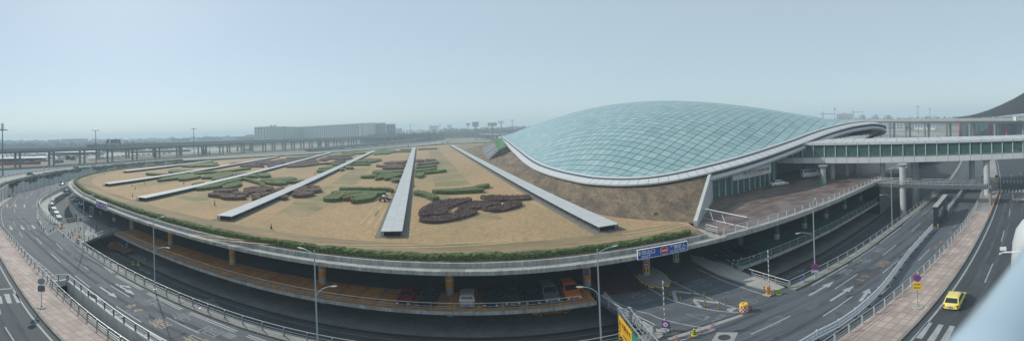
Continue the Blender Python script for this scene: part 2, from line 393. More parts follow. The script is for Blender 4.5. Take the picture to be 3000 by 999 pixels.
# roads on the terrain
def band(A,o0,o1,z): 
    return setz(offset(A,o0),z),setz(offset(A,o1),z)
WR=smooth(V2([(-95,17)]+[(p.x,p.y) for p in WALLB[6::6]]+[(-214,215),(-196,252),(-168,292),(-146,330),(-124,385),(-108,440),(-100,520),(-108,640),(-125,820),(-150,1200)]),5)
mb=MB(); mb.strip(*band(WR,2.2,14,4.41)); struct('terrace_road',mb,CONCROAD)
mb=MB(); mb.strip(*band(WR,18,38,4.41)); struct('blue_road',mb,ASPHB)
mb=MB()
for o in (5.8,14.2): mb.strip(*band(WR,o,o+.25,4.418))
for q,a in along(offset(WR,28),9):
    c,s=math.cos(a)*1.6,math.sin(a)*1.6; n=(-math.sin(a)*.12,math.cos(a)*.12)
    mb.add([(q.x-c-n[0],q.y-s-n[1],4.418),(q.x+c-n[0],q.y+s-n[1],4.418),(q.x+c+n[0],q.y+s+n[1],4.418),(q.x-c+n[0],q.y-s+n[1],4.418)],[(0,1,2,3)])
struct('terrace_road_markings',mb,LINE)
mb=MB(); mb.strip(*band(WR,14.6,17.6,4.425)); mb.strip(*band(WR,39,52,4.412)); struct('verge',mb,mat('verge_grass',(.16,.15,.085),.95,var=.35,vscale=.05))
# car park surface far left
mb=MB(); mb.poly([(-330,10,4.412),(-900,-100,4.412),(-900,600,4.412),(-340,420,4.412),(-318,200,4.412)]); struct('car_park_ground',mb,mat('car_park_concrete',(.30,.295,.28),.9,var=.15,vscale=.03))
mb=MB(); mb.poly([(150,112,.006),(420,120,.006),(420,330,.006),(180,330,.006)]); struct('car_park_east_ground',mb,mat('car_park_concrete',(.3,.3,.3)))
# ---------------------------------------------------------------- retaining walls
mb=MB(); mb.slab(WALLB,offset(WALLB,.6),-.2,4.75); w=thing('retaining_wall','long pale concrete retaining wall with ivy along the outer edge of the curving road','wall',(-150,45,0)); part('wall',mb,CONCW,w)
mb=MB()
for q,a in along(WALLB,5.2): mb.box((q.x+math.sin(a)*.03,q.y-math.cos(a)*.03,2.2),(.09,.1,4.5),a)
part('joint',mb,CONCD,w)
mb=MB(); mb.slab(offset(WALLB,.1),offset(WALLB,.5),4.75,4.95); part('coping',mb,CONC,w)
# ivy over the wall
def leafmass(mb,pts,n,spread,size,rnd=random):
    for i in range(n):
        p=rnd.choice(pts); c=Vector((p[0]+rnd.gauss(0,spread[0]),p[1]+rnd.gauss(0,spread[1]),p[2]+rnd.gauss(0,spread[2])))
        s=size*rnd.uniform(.6,1.3); a=Vector((rnd.gauss(0,1),rnd.gauss(0,1),rnd.gauss(0,1))).normalized(); b=a.orthogonal().normalized(); 
        b=(Matrix.Rotation(rnd.uniform(0,6.28),3,a)@b); d=a.cross(b)
        mb.add([c-b*s,c+d*s*.6,c+b*s,c-d*s*.6],[(0,1,2,3)])
mb=MB(); rnd=random.Random(3); pts=[]
for q,a in along(WALLB,.5,32):
    t=noise.noise(Vector((q.x*.09,q.y*.09,2)))*1.0+noise.noise(Vector((q.x*.35,q.y*.35,5)))*.8
    dep=max(.35,1.5+1.5*t)
    for k in range(int(dep/.22)): pts.append((q.x+math.sin(a)*.18,q.y-math.cos(a)*.18,4.9-k*.22))
leafmass(mb,pts,5200,(.12,.12,.14),.24,rnd)
solo('ivy',mb,mat('ivy_leaf',(.022,.04,.02),.9,var=.3,vscale=2),'dark ivy hanging in ragged curtains over the top of the pale retaining wall','ivy')
mb=MB(); HR=random.Random(5)
def hedge_line(line,w,h,z,seed,cell=.45,wob=.10):
    mb=MB(); P=along(line,cell); rows=[]
    for q,a in P:
        nx,ny=-math.sin(a),math.cos(a); row=[]
        for u,v in ((0,0),(-.04,.35),(-.05,.75),(.05,1),(.3,1.05),(.6,1.07),(.9,1.0),(1.03,.75),(1.02,.35),(1,0)):
            p=Vector((q.x+nx*u*w,q.y+ny*u*w,z+v*h)); n=noise.noise_vector(p*.45+Vector((seed,7,0)))*wob*2.2+noise.noise_vector(p*2.3+Vector((seed,0,0)))*wob*2+noise.noise_vector(p*6)*wob*.9
            if v==0: n*=0
            row.append(p+n)
        rows.append(row)
    k=len(rows[0]); V=[p for r in rows for p in r]; F=[]
    for i in range(len(rows)-1):
        for j in range(k-1): F.append((i*k+j,(i+1)*k+j,(i+1)*k+j+1,i*k+j+1))
    F.append(tuple(range(k))); F.append(tuple(reversed(range((len(rows)-1)*k,len(rows)*k)))); mb.add(V,F); return mb
mb=hedge_line([p for p in offset(WALLB,1.0)],1.6,.9,4.4,9,.8,.18); solo('hedge',mb,HEDGED,'long dark hedge growing along the top of the pale retaining wall','hedge')
# fences of the terrain edge, road B retaining walls
mb=MB()
for ln in (FB_L,FB_R): mb.slab(ln,offset(ln,.35),-3.6,-.004)
w=thing('retaining_wall','grey concrete wall between the main road and the sunken lower road','wall',(0,30,-3.5)); part('wall',mb,CONCD,w)
mb=MB(); mb.slab(RAMP,offset(RAMP,.35),-3.6,.25); w=thing('retaining_wall','curved concrete wall round the sunken minibus lane at far left','wall',(-114,39,-3.5)); part('wall',mb,CONCW,w)
mb=MB(); mb.slab(offset(cut(RAMP,-150,-90),.36),offset(cut(RAMP,-150,-90),3.0),-3.55,-1.2); struct('terrace_ledge',mb,CONC)
# kerbs under the fences
for ln in (FB_L,FB_R):
    mb=MB(); mb.slab(offset(ln,-.75),offset(ln,.36),-.1,.14); struct('kerb',mb,CONCD)
    mb=MB(); mb.strip(setz(offset(ln,-1.15),.004),setz(offset(ln,-.75),.004)); struct('gutter',mb,STAIN)
mb=MB(); mb.slab(offset(RAMP,-.9),offset(RAMP,-.01),-.1,.14); struct('kerb',mb,CONCD)
mb=MB(); wl=[p for p in WALLB if p.y<125]; mb.slab(offset(wl,-1.4),offset(wl,-.01),-.1,.16); struct('kerb',mb,CONC)
# open ramp slot beside the pavement at left front
RW=[(p,(p.x+48.6)/48.6) for p in SLOT]
mb=MB(); lo=cut(L1,-48.6,0); xs=[-48.6+i*48.6/16 for i in range(17)]
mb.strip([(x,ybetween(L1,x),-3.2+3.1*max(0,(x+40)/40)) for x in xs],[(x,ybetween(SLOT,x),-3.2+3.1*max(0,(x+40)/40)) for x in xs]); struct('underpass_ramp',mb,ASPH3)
w=thing('ramp_parapet','stained concrete parapet round the narrow ramp slot beside the pavement','parapet',(-30,19.8,-3.4))
mb=MB(); mb.slab(SLOT,offset(SLOT,.3),-3.4,.35); part('far_wall',mb,CONCW,w)
mb=MB(); A=cut(L1,-48.6,0); mb.slab(offset(A,-.25),offset(A,.02),-3.4,.2); part('near_wall',mb,CONCD,w)
mb=MB(); mb.slab([Vector((-48.9,18.3,0)),Vector((-48.9,20.6,0))],[Vector((-49.2,18.3,0)),Vector((-49.2,20.6,0))],-.6,.35); part('end_wall',mb,CONCW,w)
# ================================================================ parking garage under the lawn
def zentry(p): return -.2*min(1,max(0,(p[1]-32)/9.5))
gar=thing('parking_garage','long curved concrete parking garage with open decks beneath the lawn','garage',(0,45,-3.5))
IN=lambda d:offset(S_LIP,d)
mb=MB(); mb.slab(S_LIP,IN(28),4.46,4.95); part('roof_slab',mb,CONCS,gar)
mb=MB()
for q,a in along(S_LIP,9.3,4): mb.box((q.x-math.sin(a)*.01,q.y+math.cos(a)*.01,4.7),(.08,.06,.5),a)
for q,a in along(offset(S_LIP,.65),27,20): mb.box((q.x,q.y,4.952),(2.6,1.25,.012),a)
part('slab_joint',mb,CONCD,gar)
pl=[p for p in S_LIP if p.x<24.3]
mb=MB(); mb.slab(offset(pl,1.25),offset(pl,1.55),4.95,5.5); part('parapet',mb,CONCS,gar)
# decks
dl=[p for p in S_LIP if -150<p.x<8.6]; dr=[p for p in S_LIP if p.x>27]; dm=[p for p in S_LIP if 8<p.x<28]
mb=MB(); mb.slab(offset(dl,.15),offset(dl,26),-.64,-.22); mb.slab(offset(dr,.15),offset(dr,26),-.64,-.22); part('deck',mb,CONCS,gar)
o=[p for p in S_LIP if -74<p.x<9.5]
mb=MB(); mb.strip(setz(offset(o,.45),-.213),setz(offset(o,5.9),-.213)); part('orange_floor',mb,ORANGEF,gar)
mb=MB(); mb.strip(setz(offset(dr,.45),-.213),setz(offset(dr,5.9),-.213)); part('green_floor',mb,GREENF,gar)
mb=MB(); o2=[p for p in S_LIP if -150<p.x<-73]
mb.strip(setz(offset(o2,.45),-.213),setz(offset(o2,25),-.213)); mb.strip(setz(offset(dr,6),-.213),setz(offset(dr,25),-.213)); o3=[p for p in S_LIP if -74<p.x<9.5]; mb.strip(setz(offset(o3,6),-.213),setz(offset(o3,25),-.213)); part('aisle_floor',mb,GREYF,gar)
mb=MB()
def bays(mb,line,x0,x1,step,d0,d1,z,double=True,w=.11):
    for q,a in along(line,step):
        if not x0<q.x<x1: continue
        nx,ny=-math.sin(a),math.cos(a); tx,ty=math.cos(a),math.sin(a)
        for s in ((-.14,.14) if double else (0,)):
            A=(q.x+nx*d0+tx*s,q.y+ny*d0+ty*s); B=(q.x+nx*d1+tx*s,q.y+ny*d1+ty*s); u=(tx*w/2,ty*w/2)
            mb.add([(A[0]-u[0],A[1]-u[1],z),(A[0]+u[0],A[1]+u[1],z),(B[0]+u[0],B[1]+u[1],z),(B[0]-u[0],B[1]-u[1],z)],[(0,1,2,3)])
bays(mb,S_LIP,-72,8,2.62,.7,5.8,-.208); bays(mb,S_LIP,30,74,2.9,1.0,5.8,-.208,False)
part('bay_markings',mb,LINEF,gar)
# lower floor
mb=MB(); lf=[p for p in S_LIP if -92<p.x<110]
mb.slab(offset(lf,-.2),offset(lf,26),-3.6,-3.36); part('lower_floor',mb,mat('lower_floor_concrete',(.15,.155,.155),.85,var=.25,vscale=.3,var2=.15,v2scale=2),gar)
mb=MB(); bays(mb,S_LIP,-70,12,2.9,1.8,6.6,-3.352,False,.09); part('lower_bay_markings',mb,LINEF,gar)
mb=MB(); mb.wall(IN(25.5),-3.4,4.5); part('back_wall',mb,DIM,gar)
# curved wall and ramp deck at the left end (mid deck over the minibus lane)
lw=[p for p in S_LIP if -150<p.x<-89]
mb=MB(); mb.slab(offset(lw,.16),offset(lw,.5),-3.5,-.2); part('ramp_wall',mb,CONCW,gar)
mb=MB()
for x in (-103,-97.5): mb.box((x,ybetween(S_LIP,x)+.05,-2.5),(1.3,.5,2.0),-.35)
part('service_door',mb,STEELD,gar)
colx=[-129,-116,-104.5,-94,-83.6,-73.3,-57.4,-40.8,-24.8,-8.1,8.4,16.4,22,32.1,40.5,48.5,56.5,65,74]
OBAND=mat('band_orange',(.52,.22,.02),.55,var=.15,vscale=2); GBAND=mat('band_green',(.03,.10,.08),.55)
for i,x in enumerate(colx):
    y=ybetween(S_LIP,x)+5.3+(2.6 if x==22 else 0); r=.5
    mb=MB(); mb.cyl(x,y,-3.4,-.64,r,18); mb.cyl(x,y,-.21,4.46,r,18); c=part('column',mb,CONC,gar,smooth=False)
    if x<10 and x>-75 or x in(-83.6,-94,-104.5):
        mb=MB(); mb.cyl(x,y,.75,1.75,r+.012,18); mb.cyl(x,y,2.0,2.9,r+.012,18); part('painted_band',mb,OBAND if x>-80 else REDF,c)
    elif x in(16.4,22):
        mb=MB(); mb.cyl(x,y,.5,.95,r+.012,18); part('hazard_band',mb,YEL,c)
        mb=MB()
        for k in range(8): mb.box((x+r*math.cos(k*.78)*1.0,y+r*math.sin(k*.78)*1.0,.72),(.16,.1,.44),k*.78+1.57)
        part('hazard_stripe',mb,BLACK,c)
    else:
        mb=MB(); mb.cyl(x,y,.8,2.6,r+.012,18); part('painted_band',mb,GBAND,c)
# posters on two pillars and a no entry disc on one
def col_poster(x,m,w,h,z,name):
    y=ybetween(S_LIP,x)+5.3+(2.6 if x==22 else 0); d=math.hypot(x,y); ux,uy=-x/d,-y/d
    mb=MB(); mb.box((x+ux*.56,y+uy*.56,z),(w,.05,h),math.atan2(ux,-uy)); part(name,mb,m,gar)
col_poster(8.4,BLUEP,.5,.9,1.9,'poster'); col_poster(22,BLUEP,.62,1.1,1.7,'poster')
x=16.4; y=ybetween(S_LIP,x)+5.3; d=math.hypot(x,y); ux,uy=-x/d,-y/d; c=Vector((x+ux*.6,y+uy*.6,1.6))
mb=MB(); mb.tube([c,c+Vector((ux*.04,uy*.04,0))],.36,20); disc=part('no_entry_disc',mb,REDP,gar)
mb=MB(); mb.box((c.x+ux*.05,c.y+uy*.05,1.6),(.5,.03,.12),math.atan2(ux,-uy)); part('disc_bar',mb,PAINTW,disc)
# entry decks
def deck_plate(name,P,z0f,m,th=.55):
    mb=MB(); n=len(P); top=[(p[0],p[1],z0f(p)) for p in P]; mb.poly(top)
    bot=[(p[0],p[1],z0f(p)-th) for p in P]
    for i in range(n): mb.quad(bot[i],bot[(i+1)%n],top[(i+1)%n],top[i])
    return part(name,mb,m,gar)
ER=[(12.0,31.05),(20,31.6),(28.1,32.4),(27.2,41.1),(27.1,44.6),(27,52),(8.6,52),(8.6,41.2),(10.2,36)]
deck_plate('entry_deck',[(12.0,31.05),(20,31.6),(28.1,32.4),(27.2,41.5),(8.6,41.5),(10.2,36)],lambda p:zentry(p)-.002,ASPH)
mb=MB(); mb.poly([(8.6,41.5,-.205),(27.2,41.5,-.205),(27,67,-.205),(8.6,67,-.205)]); part('entry_floor',mb,GREYF,gar)
mb=MB(); mb.poly([(9.2,42,-.197),(15.2,42,-.197),(15.2,60,-.197),(9.2,60,-.197)]); part('red_floor',mb,REDF,gar)
deck_plate('exit_deck',[(-86.4,34.1),(-77,32.1),(-67,30.9),(-71,37),(-73,43.2),(-88.5,45.2)],lambda p:-.01-.19*min(1,max(0,(p[1]-32-(-77-p[0])*.1)/10)),mat('exit_deck_surface',(.165,.17,.17),.85,var=.25,vscale=.3,var2=.15,v2scale=2))
mb=MB(); mb.poly([(-88.5,45.2,-.205),(-73,42.6,-.205),(-73,60,-.205),(-96,64,-.205)]); part('exit_floor',mb,GREYF,gar)
# kerb islands at the right entry
def island(P,h=.14,m=CONC,edge=None):
    mb=MB(); z=[zentry(p) for p in P]; n=len(P); mb.poly([(p[0],p[1],zentry(p)+h) for p in P]); 
    for i in range(n):
        a,b=P[i],P[(i+1)%n]; mb.quad((a[0],a[1],zentry(a)-.05),(b[0],b[1],zentry(b)-.05),(b[0],b[1],zentry(b)+h),(a[0],a[1],zentry(a)+h))
    return part('kerb_island',mb,m,gar)
pxg=lambda L,z=-.3:[tuple(at(x,y,z)[:2]) for x,y in L]
island(pxg([(1866,812),(1880,826),(1905,839),(1935,842),(1958,836),(1963,822),(1953,808),(1935,795),(1912,786),(1880,790)],-.15))
mb=MB()
Pi=pxg([(1858,806),(1880,829),(1905,841.5),(1935,844),(1960,838),(1965.5,822)],-.15)
for k in range(len(Pi)-1):
    A,B=Vector((*Pi[k],0)),Vector((*Pi[k+1],0)); n=max(2,int((B-A).length/.35))
    for i in range(0,n,2):
        q=A.lerp(B,(i+.5)/n); mb.box((q.x,q.y,zentry(q)+.08),((B-A).length/n,.09,.16),math.atan2(B.y-A.y,B.x-A.x))
part('kerb_stripe',mb,YEL,gar)
IR=pxg([(2021,748),(2030,765),(2060,783),(2100,803),(2150,822),(2200,840),(2262,858),(2300,846),(2255,825),(2200,808),(2150,787),(2122,772),(2090,766),(2050,752)],-.1)
island(IR)
IL=pxg([(1762,868),(1772,853),(1795,880),(1830,910),(1870,935),(1905,957),(1936,975),(1944,988),(1930,997),(1905,985),(1850,938),(1800,895)],-.1)
island(IL)
# lawn ---------------------------------------------------------------
LE=offset([p for p in S_LIP if p.x<24],3.2)
far=[(-181,182),(-176,205),(-164,231),(-148,255),(-118,318),(-98,370),(-68,404),(-20,415),(30,420)]
LAWNP=[(p.x,p.y) for p in LE]+[(24,48.5)]
lawn_out=[(x,y) for x,y in LAWNP]+[(24.2,50),(34,66),(40,120),(60,250),(50,400)]+list(reversed(far))
mb=MB(); mb.poly([(x,y,LZ) for x,y in lawn_out]); struct('lawn',mb,LAWN)
mb=MB(); skirt=[Vector((x,y,0)) for x,y in list(reversed(LAWNP[:3]))+far]
fl=smooth(V2([(S_LIP[0].x+3.4,S_LIP[0].y)]+far),5)
mb.wall(fl,-4,LZ+.02); w=thing('retaining_wall','low grey wall along the distant rear edge of the lawn','wall',(-150,250,0)); part('wall',mb,CONCD,w)
mb=MB(); pl=[p for p in S_LIP if p.x<24.3]
mb.strip(setz(offset(pl,1.55),5.42),setz(offset(pl,3.25),LZ+.003)); struct('planting_bed',mb,SOIL)
mb=MB(); mb.strip(setz(offset(pl,3.2),LZ+.004),setz(offset(pl,8.5),LZ+.004)); struct('lawn_edge',mb,LAWNE)
solo('hedge',hedge_line(offset([p for p in S_LIP if p.x<22.5],2.2),1.1,.72,5.42,3,.42,.10),HEDGE,'long low green hedge following the whole curved front edge of the dry lawn','hedge')
fb=[p for p in fl]; solo('hedge',hedge_line([Vector((p.x+.8,p.y,0)) for p in fb],1.2,.7,LZ,11,1.6,.12),HEDGED,'thin dark hedge along the distant rear edge of the dry lawn','hedge')
def patch(L,m,dz,z=LZ):
    mb=MB(); mb.poly([(*at(x,y,z)[:2],z+dz) for x,y in L]); struct('lawn_patch',mb,m)
Z=lambda L,ox,oy,s:[(ox+x/s,oy+y/s) for x,y in L]
patch(Z([(680,140),(800,110),(1000,320),(1310,660),(770,700),(740,490),(700,260)],1120,410,5.047),LAWNG,.006)
patch(Z([(560,630),(860,590),(1300,480),(1405,590)],1180,520,4.767),LAWNG,.006)
patch(Z([(400,640),(560,590),(700,520),(860,400),(1000,330),(1260,290),(1010,570),(800,590),(500,660)],840,430,5.047),LAWNG,.006)
patch(Z([(1060,725),(1300,660),(1700,620),(1660,770),(1400,800)],340,460,6.13),LAWNG,.006)
patch(Z([(60,850),(300,700),(520,640),(700,790),(640,858)],840,430,5.047),LAWNG,.008)
patch([(805,630),(850,600),(985,588),(905,634)],LAWNG,.009)
patch(Z([(300,520),(560,430),(1200,440),(1100,460),(700,510),(420,570)],340,460,6.13),LAWNG,.006)
patch(Z([(480,260),(600,240),(700,310),(520,290)],1180,520,4.767),LAWNG,.007)
# ================================================================ skylight canopies on the lawn
def canopy(near,farp,w,label,h=.85,right=True):
    N=Vector((near[0],near[1],0)); Fp=Vector((farp[0],farp[1],0)); d=(Fp-N); Ln=d.length; d.normalize(); n=Vector((-d.y,d.x,0)); a=math.atan2(d.y,d.x)
    t=thing('skylight_canopy',label,'canopy',(N.x,N.y,LZ),a,'white canopies across the lawn')
    mb=MB(); mb.box((Ln/2,0,h),(Ln,w,.12)); mb.box((Ln/2,0,h+.05),(Ln+.3,w*.98,.03)); part('roof',mb,ROOFM,t,False)
    mb=MB(); mb.box((Ln/2,0,.02),(Ln+.8,w+1.7,.05)); part('gravel_margin',mb,GRAVEL,t,False)
    mb=MB(); mb.box((Ln/2,0,.38),(Ln-.9,w-.7,.68)); part('dark_opening',mb,DIM,t,False)  # solid near-black block, its colour stands in for shade inside the opening
    mb=MB(); k=int(Ln/2.6)
    for i in range(k+1):
        x=.15+i*(Ln-.3)/k
        for s in (-1,1): mb.box((x,s*(w/2-.12),h/2),(.1,.1,h-.1))
    part('post',mb,STEELD,t,False)
    mb=MB()
    for s in (-1,1): mb.box((Ln/2,s*(w/2-.1),.3),(Ln,.06,.06)); mb.box((Ln/2,s*(w/2-.1),.78),(Ln,.08,.1))
    part('rail',mb,STEELD,t,False)
    return t
zt=LZ+.85
def cpx(a,b,w,label):
    A=at(*a,zt); B=at(*b,zt); canopy((A.x,A.y),(B.x,B.y),w,label)
cpx((366,501),(621,470.5),2.9,'shortest and farthest left of the long white flat canopies on the lawn')
cpx((312,538),(815,458),3.0,'long white canopy second from left, running between the topiary beds')
cpx((413,579),(967,447),3.0,'third white canopy from the left, with green topiary along both sides')
cpx((657,633),(1098,440.5),3.0,'fourth white canopy from left, ending beside the round brown shrub beds')
cpx((1147,678),(1213.5,431),3.0,'white canopy running straight away from the camera, gardeners working beside its left edge')
cpx((1784,661),(1322.5,425),3.0,'rightmost white canopy, running along the foot of the brown glass-roof mound')
# ================================================================ clipped shrub beds
BEDS=[]
def bed(px,scale,h,m,kind):
    ox,oy,s=scale; P=[at(ox+x/s,oy+y/s,LZ+h) for x,y in px]; BEDS.append((P,h,m,kind))
a340=(340,460,6.13); a560=(560,430,5.047); a840=(840,430,5.047); a1120=(1120,410,5.047); a1180=(1180,520,4.767); a980=(980,530,8.58)
G='green'; B_='brown'; S='purple'
for sc,L in ((a340,[
 [(540,280),(600,277),(760,287),(980,295),(860,305),(600,300),(535,290)],
 [(940,240),(1000,222),(1080,215),(1250,222),(1430,228),(1250,258),(1100,270),(1010,268),(945,255)],
 [(740,400),(850,370),(1000,340),(1250,300),(1380,295),(1400,312),(1515,315),(1500,345),(1400,370),(1200,398),(1120,395),(1110,375),(900,398),(760,410)],
 [(1355,475),(1450,455),(1590,445),(1500,470),(1380,492)],
 [(1165,150),(1300,125),(1500,100),(1800,90),(1810,105),(1700,125),(1839,125),(1839,140),(1700,150),(1400,160),(1380,165),(1200,160)]]),
 (a560,[
 [(0,375),(100,365),(250,358),(430,355),(520,365),(500,372),(300,368),(120,385),(0,392)],
 [(150,440),(220,410),(380,385),(500,374),(525,362),(600,370),(625,390),(600,420),(500,450),(400,475),(330,475),(300,462),(340,440),(250,448),(160,450)],
 [(430,350),(560,338),(700,315),(830,300),(885,300),(860,312),(700,335),(560,352),(450,358)],
 [(645,385),(700,375),(830,375),(780,390),(660,410)],
 [(70,600),(150,580),(330,545),(500,505),(660,460),(730,455),(740,475),(600,510),(480,545),(440,570),(250,600),(80,612)],
 [(465,568),(600,527),(700,502),(745,520),(740,545),(640,580),(500,605),(475,600)],
 [(730,448),(800,455),(950,485),(1050,515),(1095,545),(1090,570),(1050,578),(1010,535),(900,500),(780,470),(735,460)],
 [(775,430),(860,405),(945,405),(985,425),(980,435),(870,432),(790,440)],
 [(955,400),(1060,382),(1165,395),(1160,425),(1100,432),(1020,430),(1000,412)],
 [(1020,480),(1150,465),(1300,450),(1514,445),(1560,468),(1400,488),(1150,488),(1040,495)],
 [(1060,507),(1200,492),(1380,494),(1540,492),(1650,480),(1680,490),(1600,510),(1415,512),(1410,530),(1300,540),(1150,530)]]),
 (a840,[
 [(590,135),(700,115),(850,105),(1000,108),(1000,115),(850,130),(650,140)],
 [(810,95),(950,82),(1150,75),(1155,92),(1000,100)],
 [(470,310),(600,292),(730,285),(690,305),(560,318),(480,320)],
 [(440,345),(560,327),(660,324),(600,345),(500,357),(450,355)],
 [(665,250),(720,240),(810,243),(770,258),(680,262)],
 [(780,330),(840,308),(850,320),(800,338)],
 [(865,285),(910,272),(980,290),(985,303),(940,312),(880,310)],
 [(1010,215),(1100,185),(1240,168),(1260,175),(1180,205),(1185,220),(1030,225)],
 [(1195,205),(1240,177),(1390,175),(1390,188),(1290,215),(1230,222)],
 [(945,248),(1100,240),(1240,243),(1200,254),(960,256)],
 [(1265,100),(1310,60),(1450,45),(1514,42),(1514,95),(1420,100),(1300,108)],
 [(1100,425),(1290,400),(1350,405),(1300,430),(1110,438)],
 [(1310,440),(1440,412),(1440,440),(1320,465)],
 [(0,155),(170,140),(280,128),(460,122),(380,140),(200,165),(20,165)],
 [(665,660),(760,650),(1000,643),(1280,645),(1000,680),(830,720),(780,755),(700,765),(560,765),(535,745),(620,705),(740,685),(670,685)],
 [(850,717),(1000,690),(1200,658),(1450,652),(1450,672),(1340,690),(1310,730),(1200,765),(980,790),(960,770),(1030,730),(880,755),(830,755)]]),
 (a1120,[
 [(0,145),(190,143),(200,158),(420,152),(425,165),(230,172),(100,185),(0,195)],
 [(-100,445),(0,450),(295,440),(298,462),(100,478),(-60,488),(-150,470)],
 [(-30,495),(130,485),(280,480),(270,510),(120,555),(40,568),(10,540),(-30,530)],
 [(130,570),(180,555),(240,560),(240,590),(190,598),(140,590)],
 [(495,430),(600,420),(790,405),(800,418),(650,440),(500,455)],
 [(570,468),(700,452),(930,432),(945,442),(800,462),(640,478),(600,475)],
 [(485,490),(540,474),(610,484),(620,500),(560,535),(490,520)]]),
 (a1180,[
 [(150,190),(200,178),(300,185),(400,215),(500,250),(505,268),(420,285),(380,270),(300,235),(160,205)],
 [(405,168),(600,158),(850,140),(950,130),(1120,148),(1120,165),(900,178),(600,190),(450,182)],
 [(965,128),(1080,95),(1200,82),(1205,102),(1100,122),(1000,137)]]),
 (a980,[[(120,175),(160,148),(600,152),(1300,155),(1475,185),(1470,215),(1300,195),(600,180),(140,190)]])):
    for p in L: bed(p,sc,.85,HEDGE,G)
for sc,L in ((a560,[
 [(330,640),(450,620),(680,615),(690,630),(500,650),(350,655)],
 [(250,685),(330,668),(480,680),(620,702),(800,710),(800,735),(650,745),(480,740),(400,715),(260,700)],
 [(605,672),(680,652),(760,662),(850,685),(840,697),(740,692),(620,687)],
 [(775,620),(830,597),(950,584),(1050,592),(1100,625),(1100,650),(1000,668),(860,670),(790,650)],
 [(1055,588),(1150,580),(1220,595),(1215,620),(1112,630)],
 [(895,690),(1000,677),(1180,667),(1130,700),(1020,725),(900,715)],
 [(905,737),(1000,727),(1030,740),(970,762),(910,758)],
 [(1185,650),(1260,610),(1330,588),(1385,592),(1330,625),(1210,665)],
 [(1330,730),(1400,705),(1425,715),(1420,738),(1340,748)]]),
 (a840,[
 [(90,650),(250,580),(380,568),(470,580),(510,610),(490,635),(350,653),(120,660)],
 [(75,690),(150,667),(390,660),(400,680),(300,705),(120,712)]]),
 (a1120,[
 [(20,330),(150,315),(300,310),(360,295),(355,312),(300,335),(100,345)],
 [(-80,365),(0,372),(200,348),(240,360),(340,355),(330,375),(250,385),(0,382),(-90,375)],
 [(10,397),(150,387),(310,392),(300,408),(20,415)],
 [(505,290),(600,288),(620,300),(510,312)],[(640,280),(780,280),(780,295),(660,298)],
 [(505,350),(640,318),(810,305),(815,330),(700,345),(520,360)],[(500,385),(650,370),(790,355),(790,375),(650,395),(510,402)],
 [(530,130),(620,115),(690,118),(680,130),(540,138)],[(700,120),(800,112),(800,125),(710,128)],[(270,135),(430,128),(430,138),(280,142)]])):
    for i,p in enumerate(L): bed(p,sc,.8,BROWNG if (sc is a1120 and i in(5,6)) else BROWN,B_)
for sc,L in ((a560,[
 [(720,270),(850,240),(980,215),(1130,190),(1100,210),(980,225),(950,245),(1080,285),(850,285),(730,280)],
 [(970,240),(1130,197),(1230,200),(1300,185),(1400,180),(1400,225),(1340,240),(1320,255),(1200,288),(1130,285),(1150,260)],
 [(570,240),(640,230),(760,225),(700,240),(580,248)]]),
 (a840,[
 [(470,190),(560,155),(700,150),(950,148),(960,165),(830,185),(650,175),(560,200)],
 [(485,240),(640,225),(740,200),(860,200),(860,215),(720,240),(500,248)],
 [(0,180),(200,170),(250,180),(0,250)],
 [(0,270),(200,220),(420,180),(470,225),(450,255),(200,285),(0,290)]]),
 (a1180,[
 [(215,470),(300,390),(450,320),(650,285),(950,268),(955,290),(800,340),(640,400),(630,440),(560,480),(400,500),(240,495)],
 [(250,530),(330,527),(500,512),(700,470),(780,427),(950,422),(1030,437),(1040,455),(960,490),(750,545),(600,575),(400,590),(240,570)],
 [(770,400),(850,365),(980,315),(1150,312),(1370,335),(1250,365),(1000,405),(800,412)],
 [(1080,245),(1200,230),(1450,238),(1700,230),(1780,240),(1780,270),(1600,285),(1300,300),(1150,280)],
 [(1100,400),(1250,390),(1400,355),(1480,312),(1620,310),(1665,350),(1600,380),(1400,430),(1280,440),(1130,420)]])):
    for p in L: bed(p,sc,.72,PURP,S)
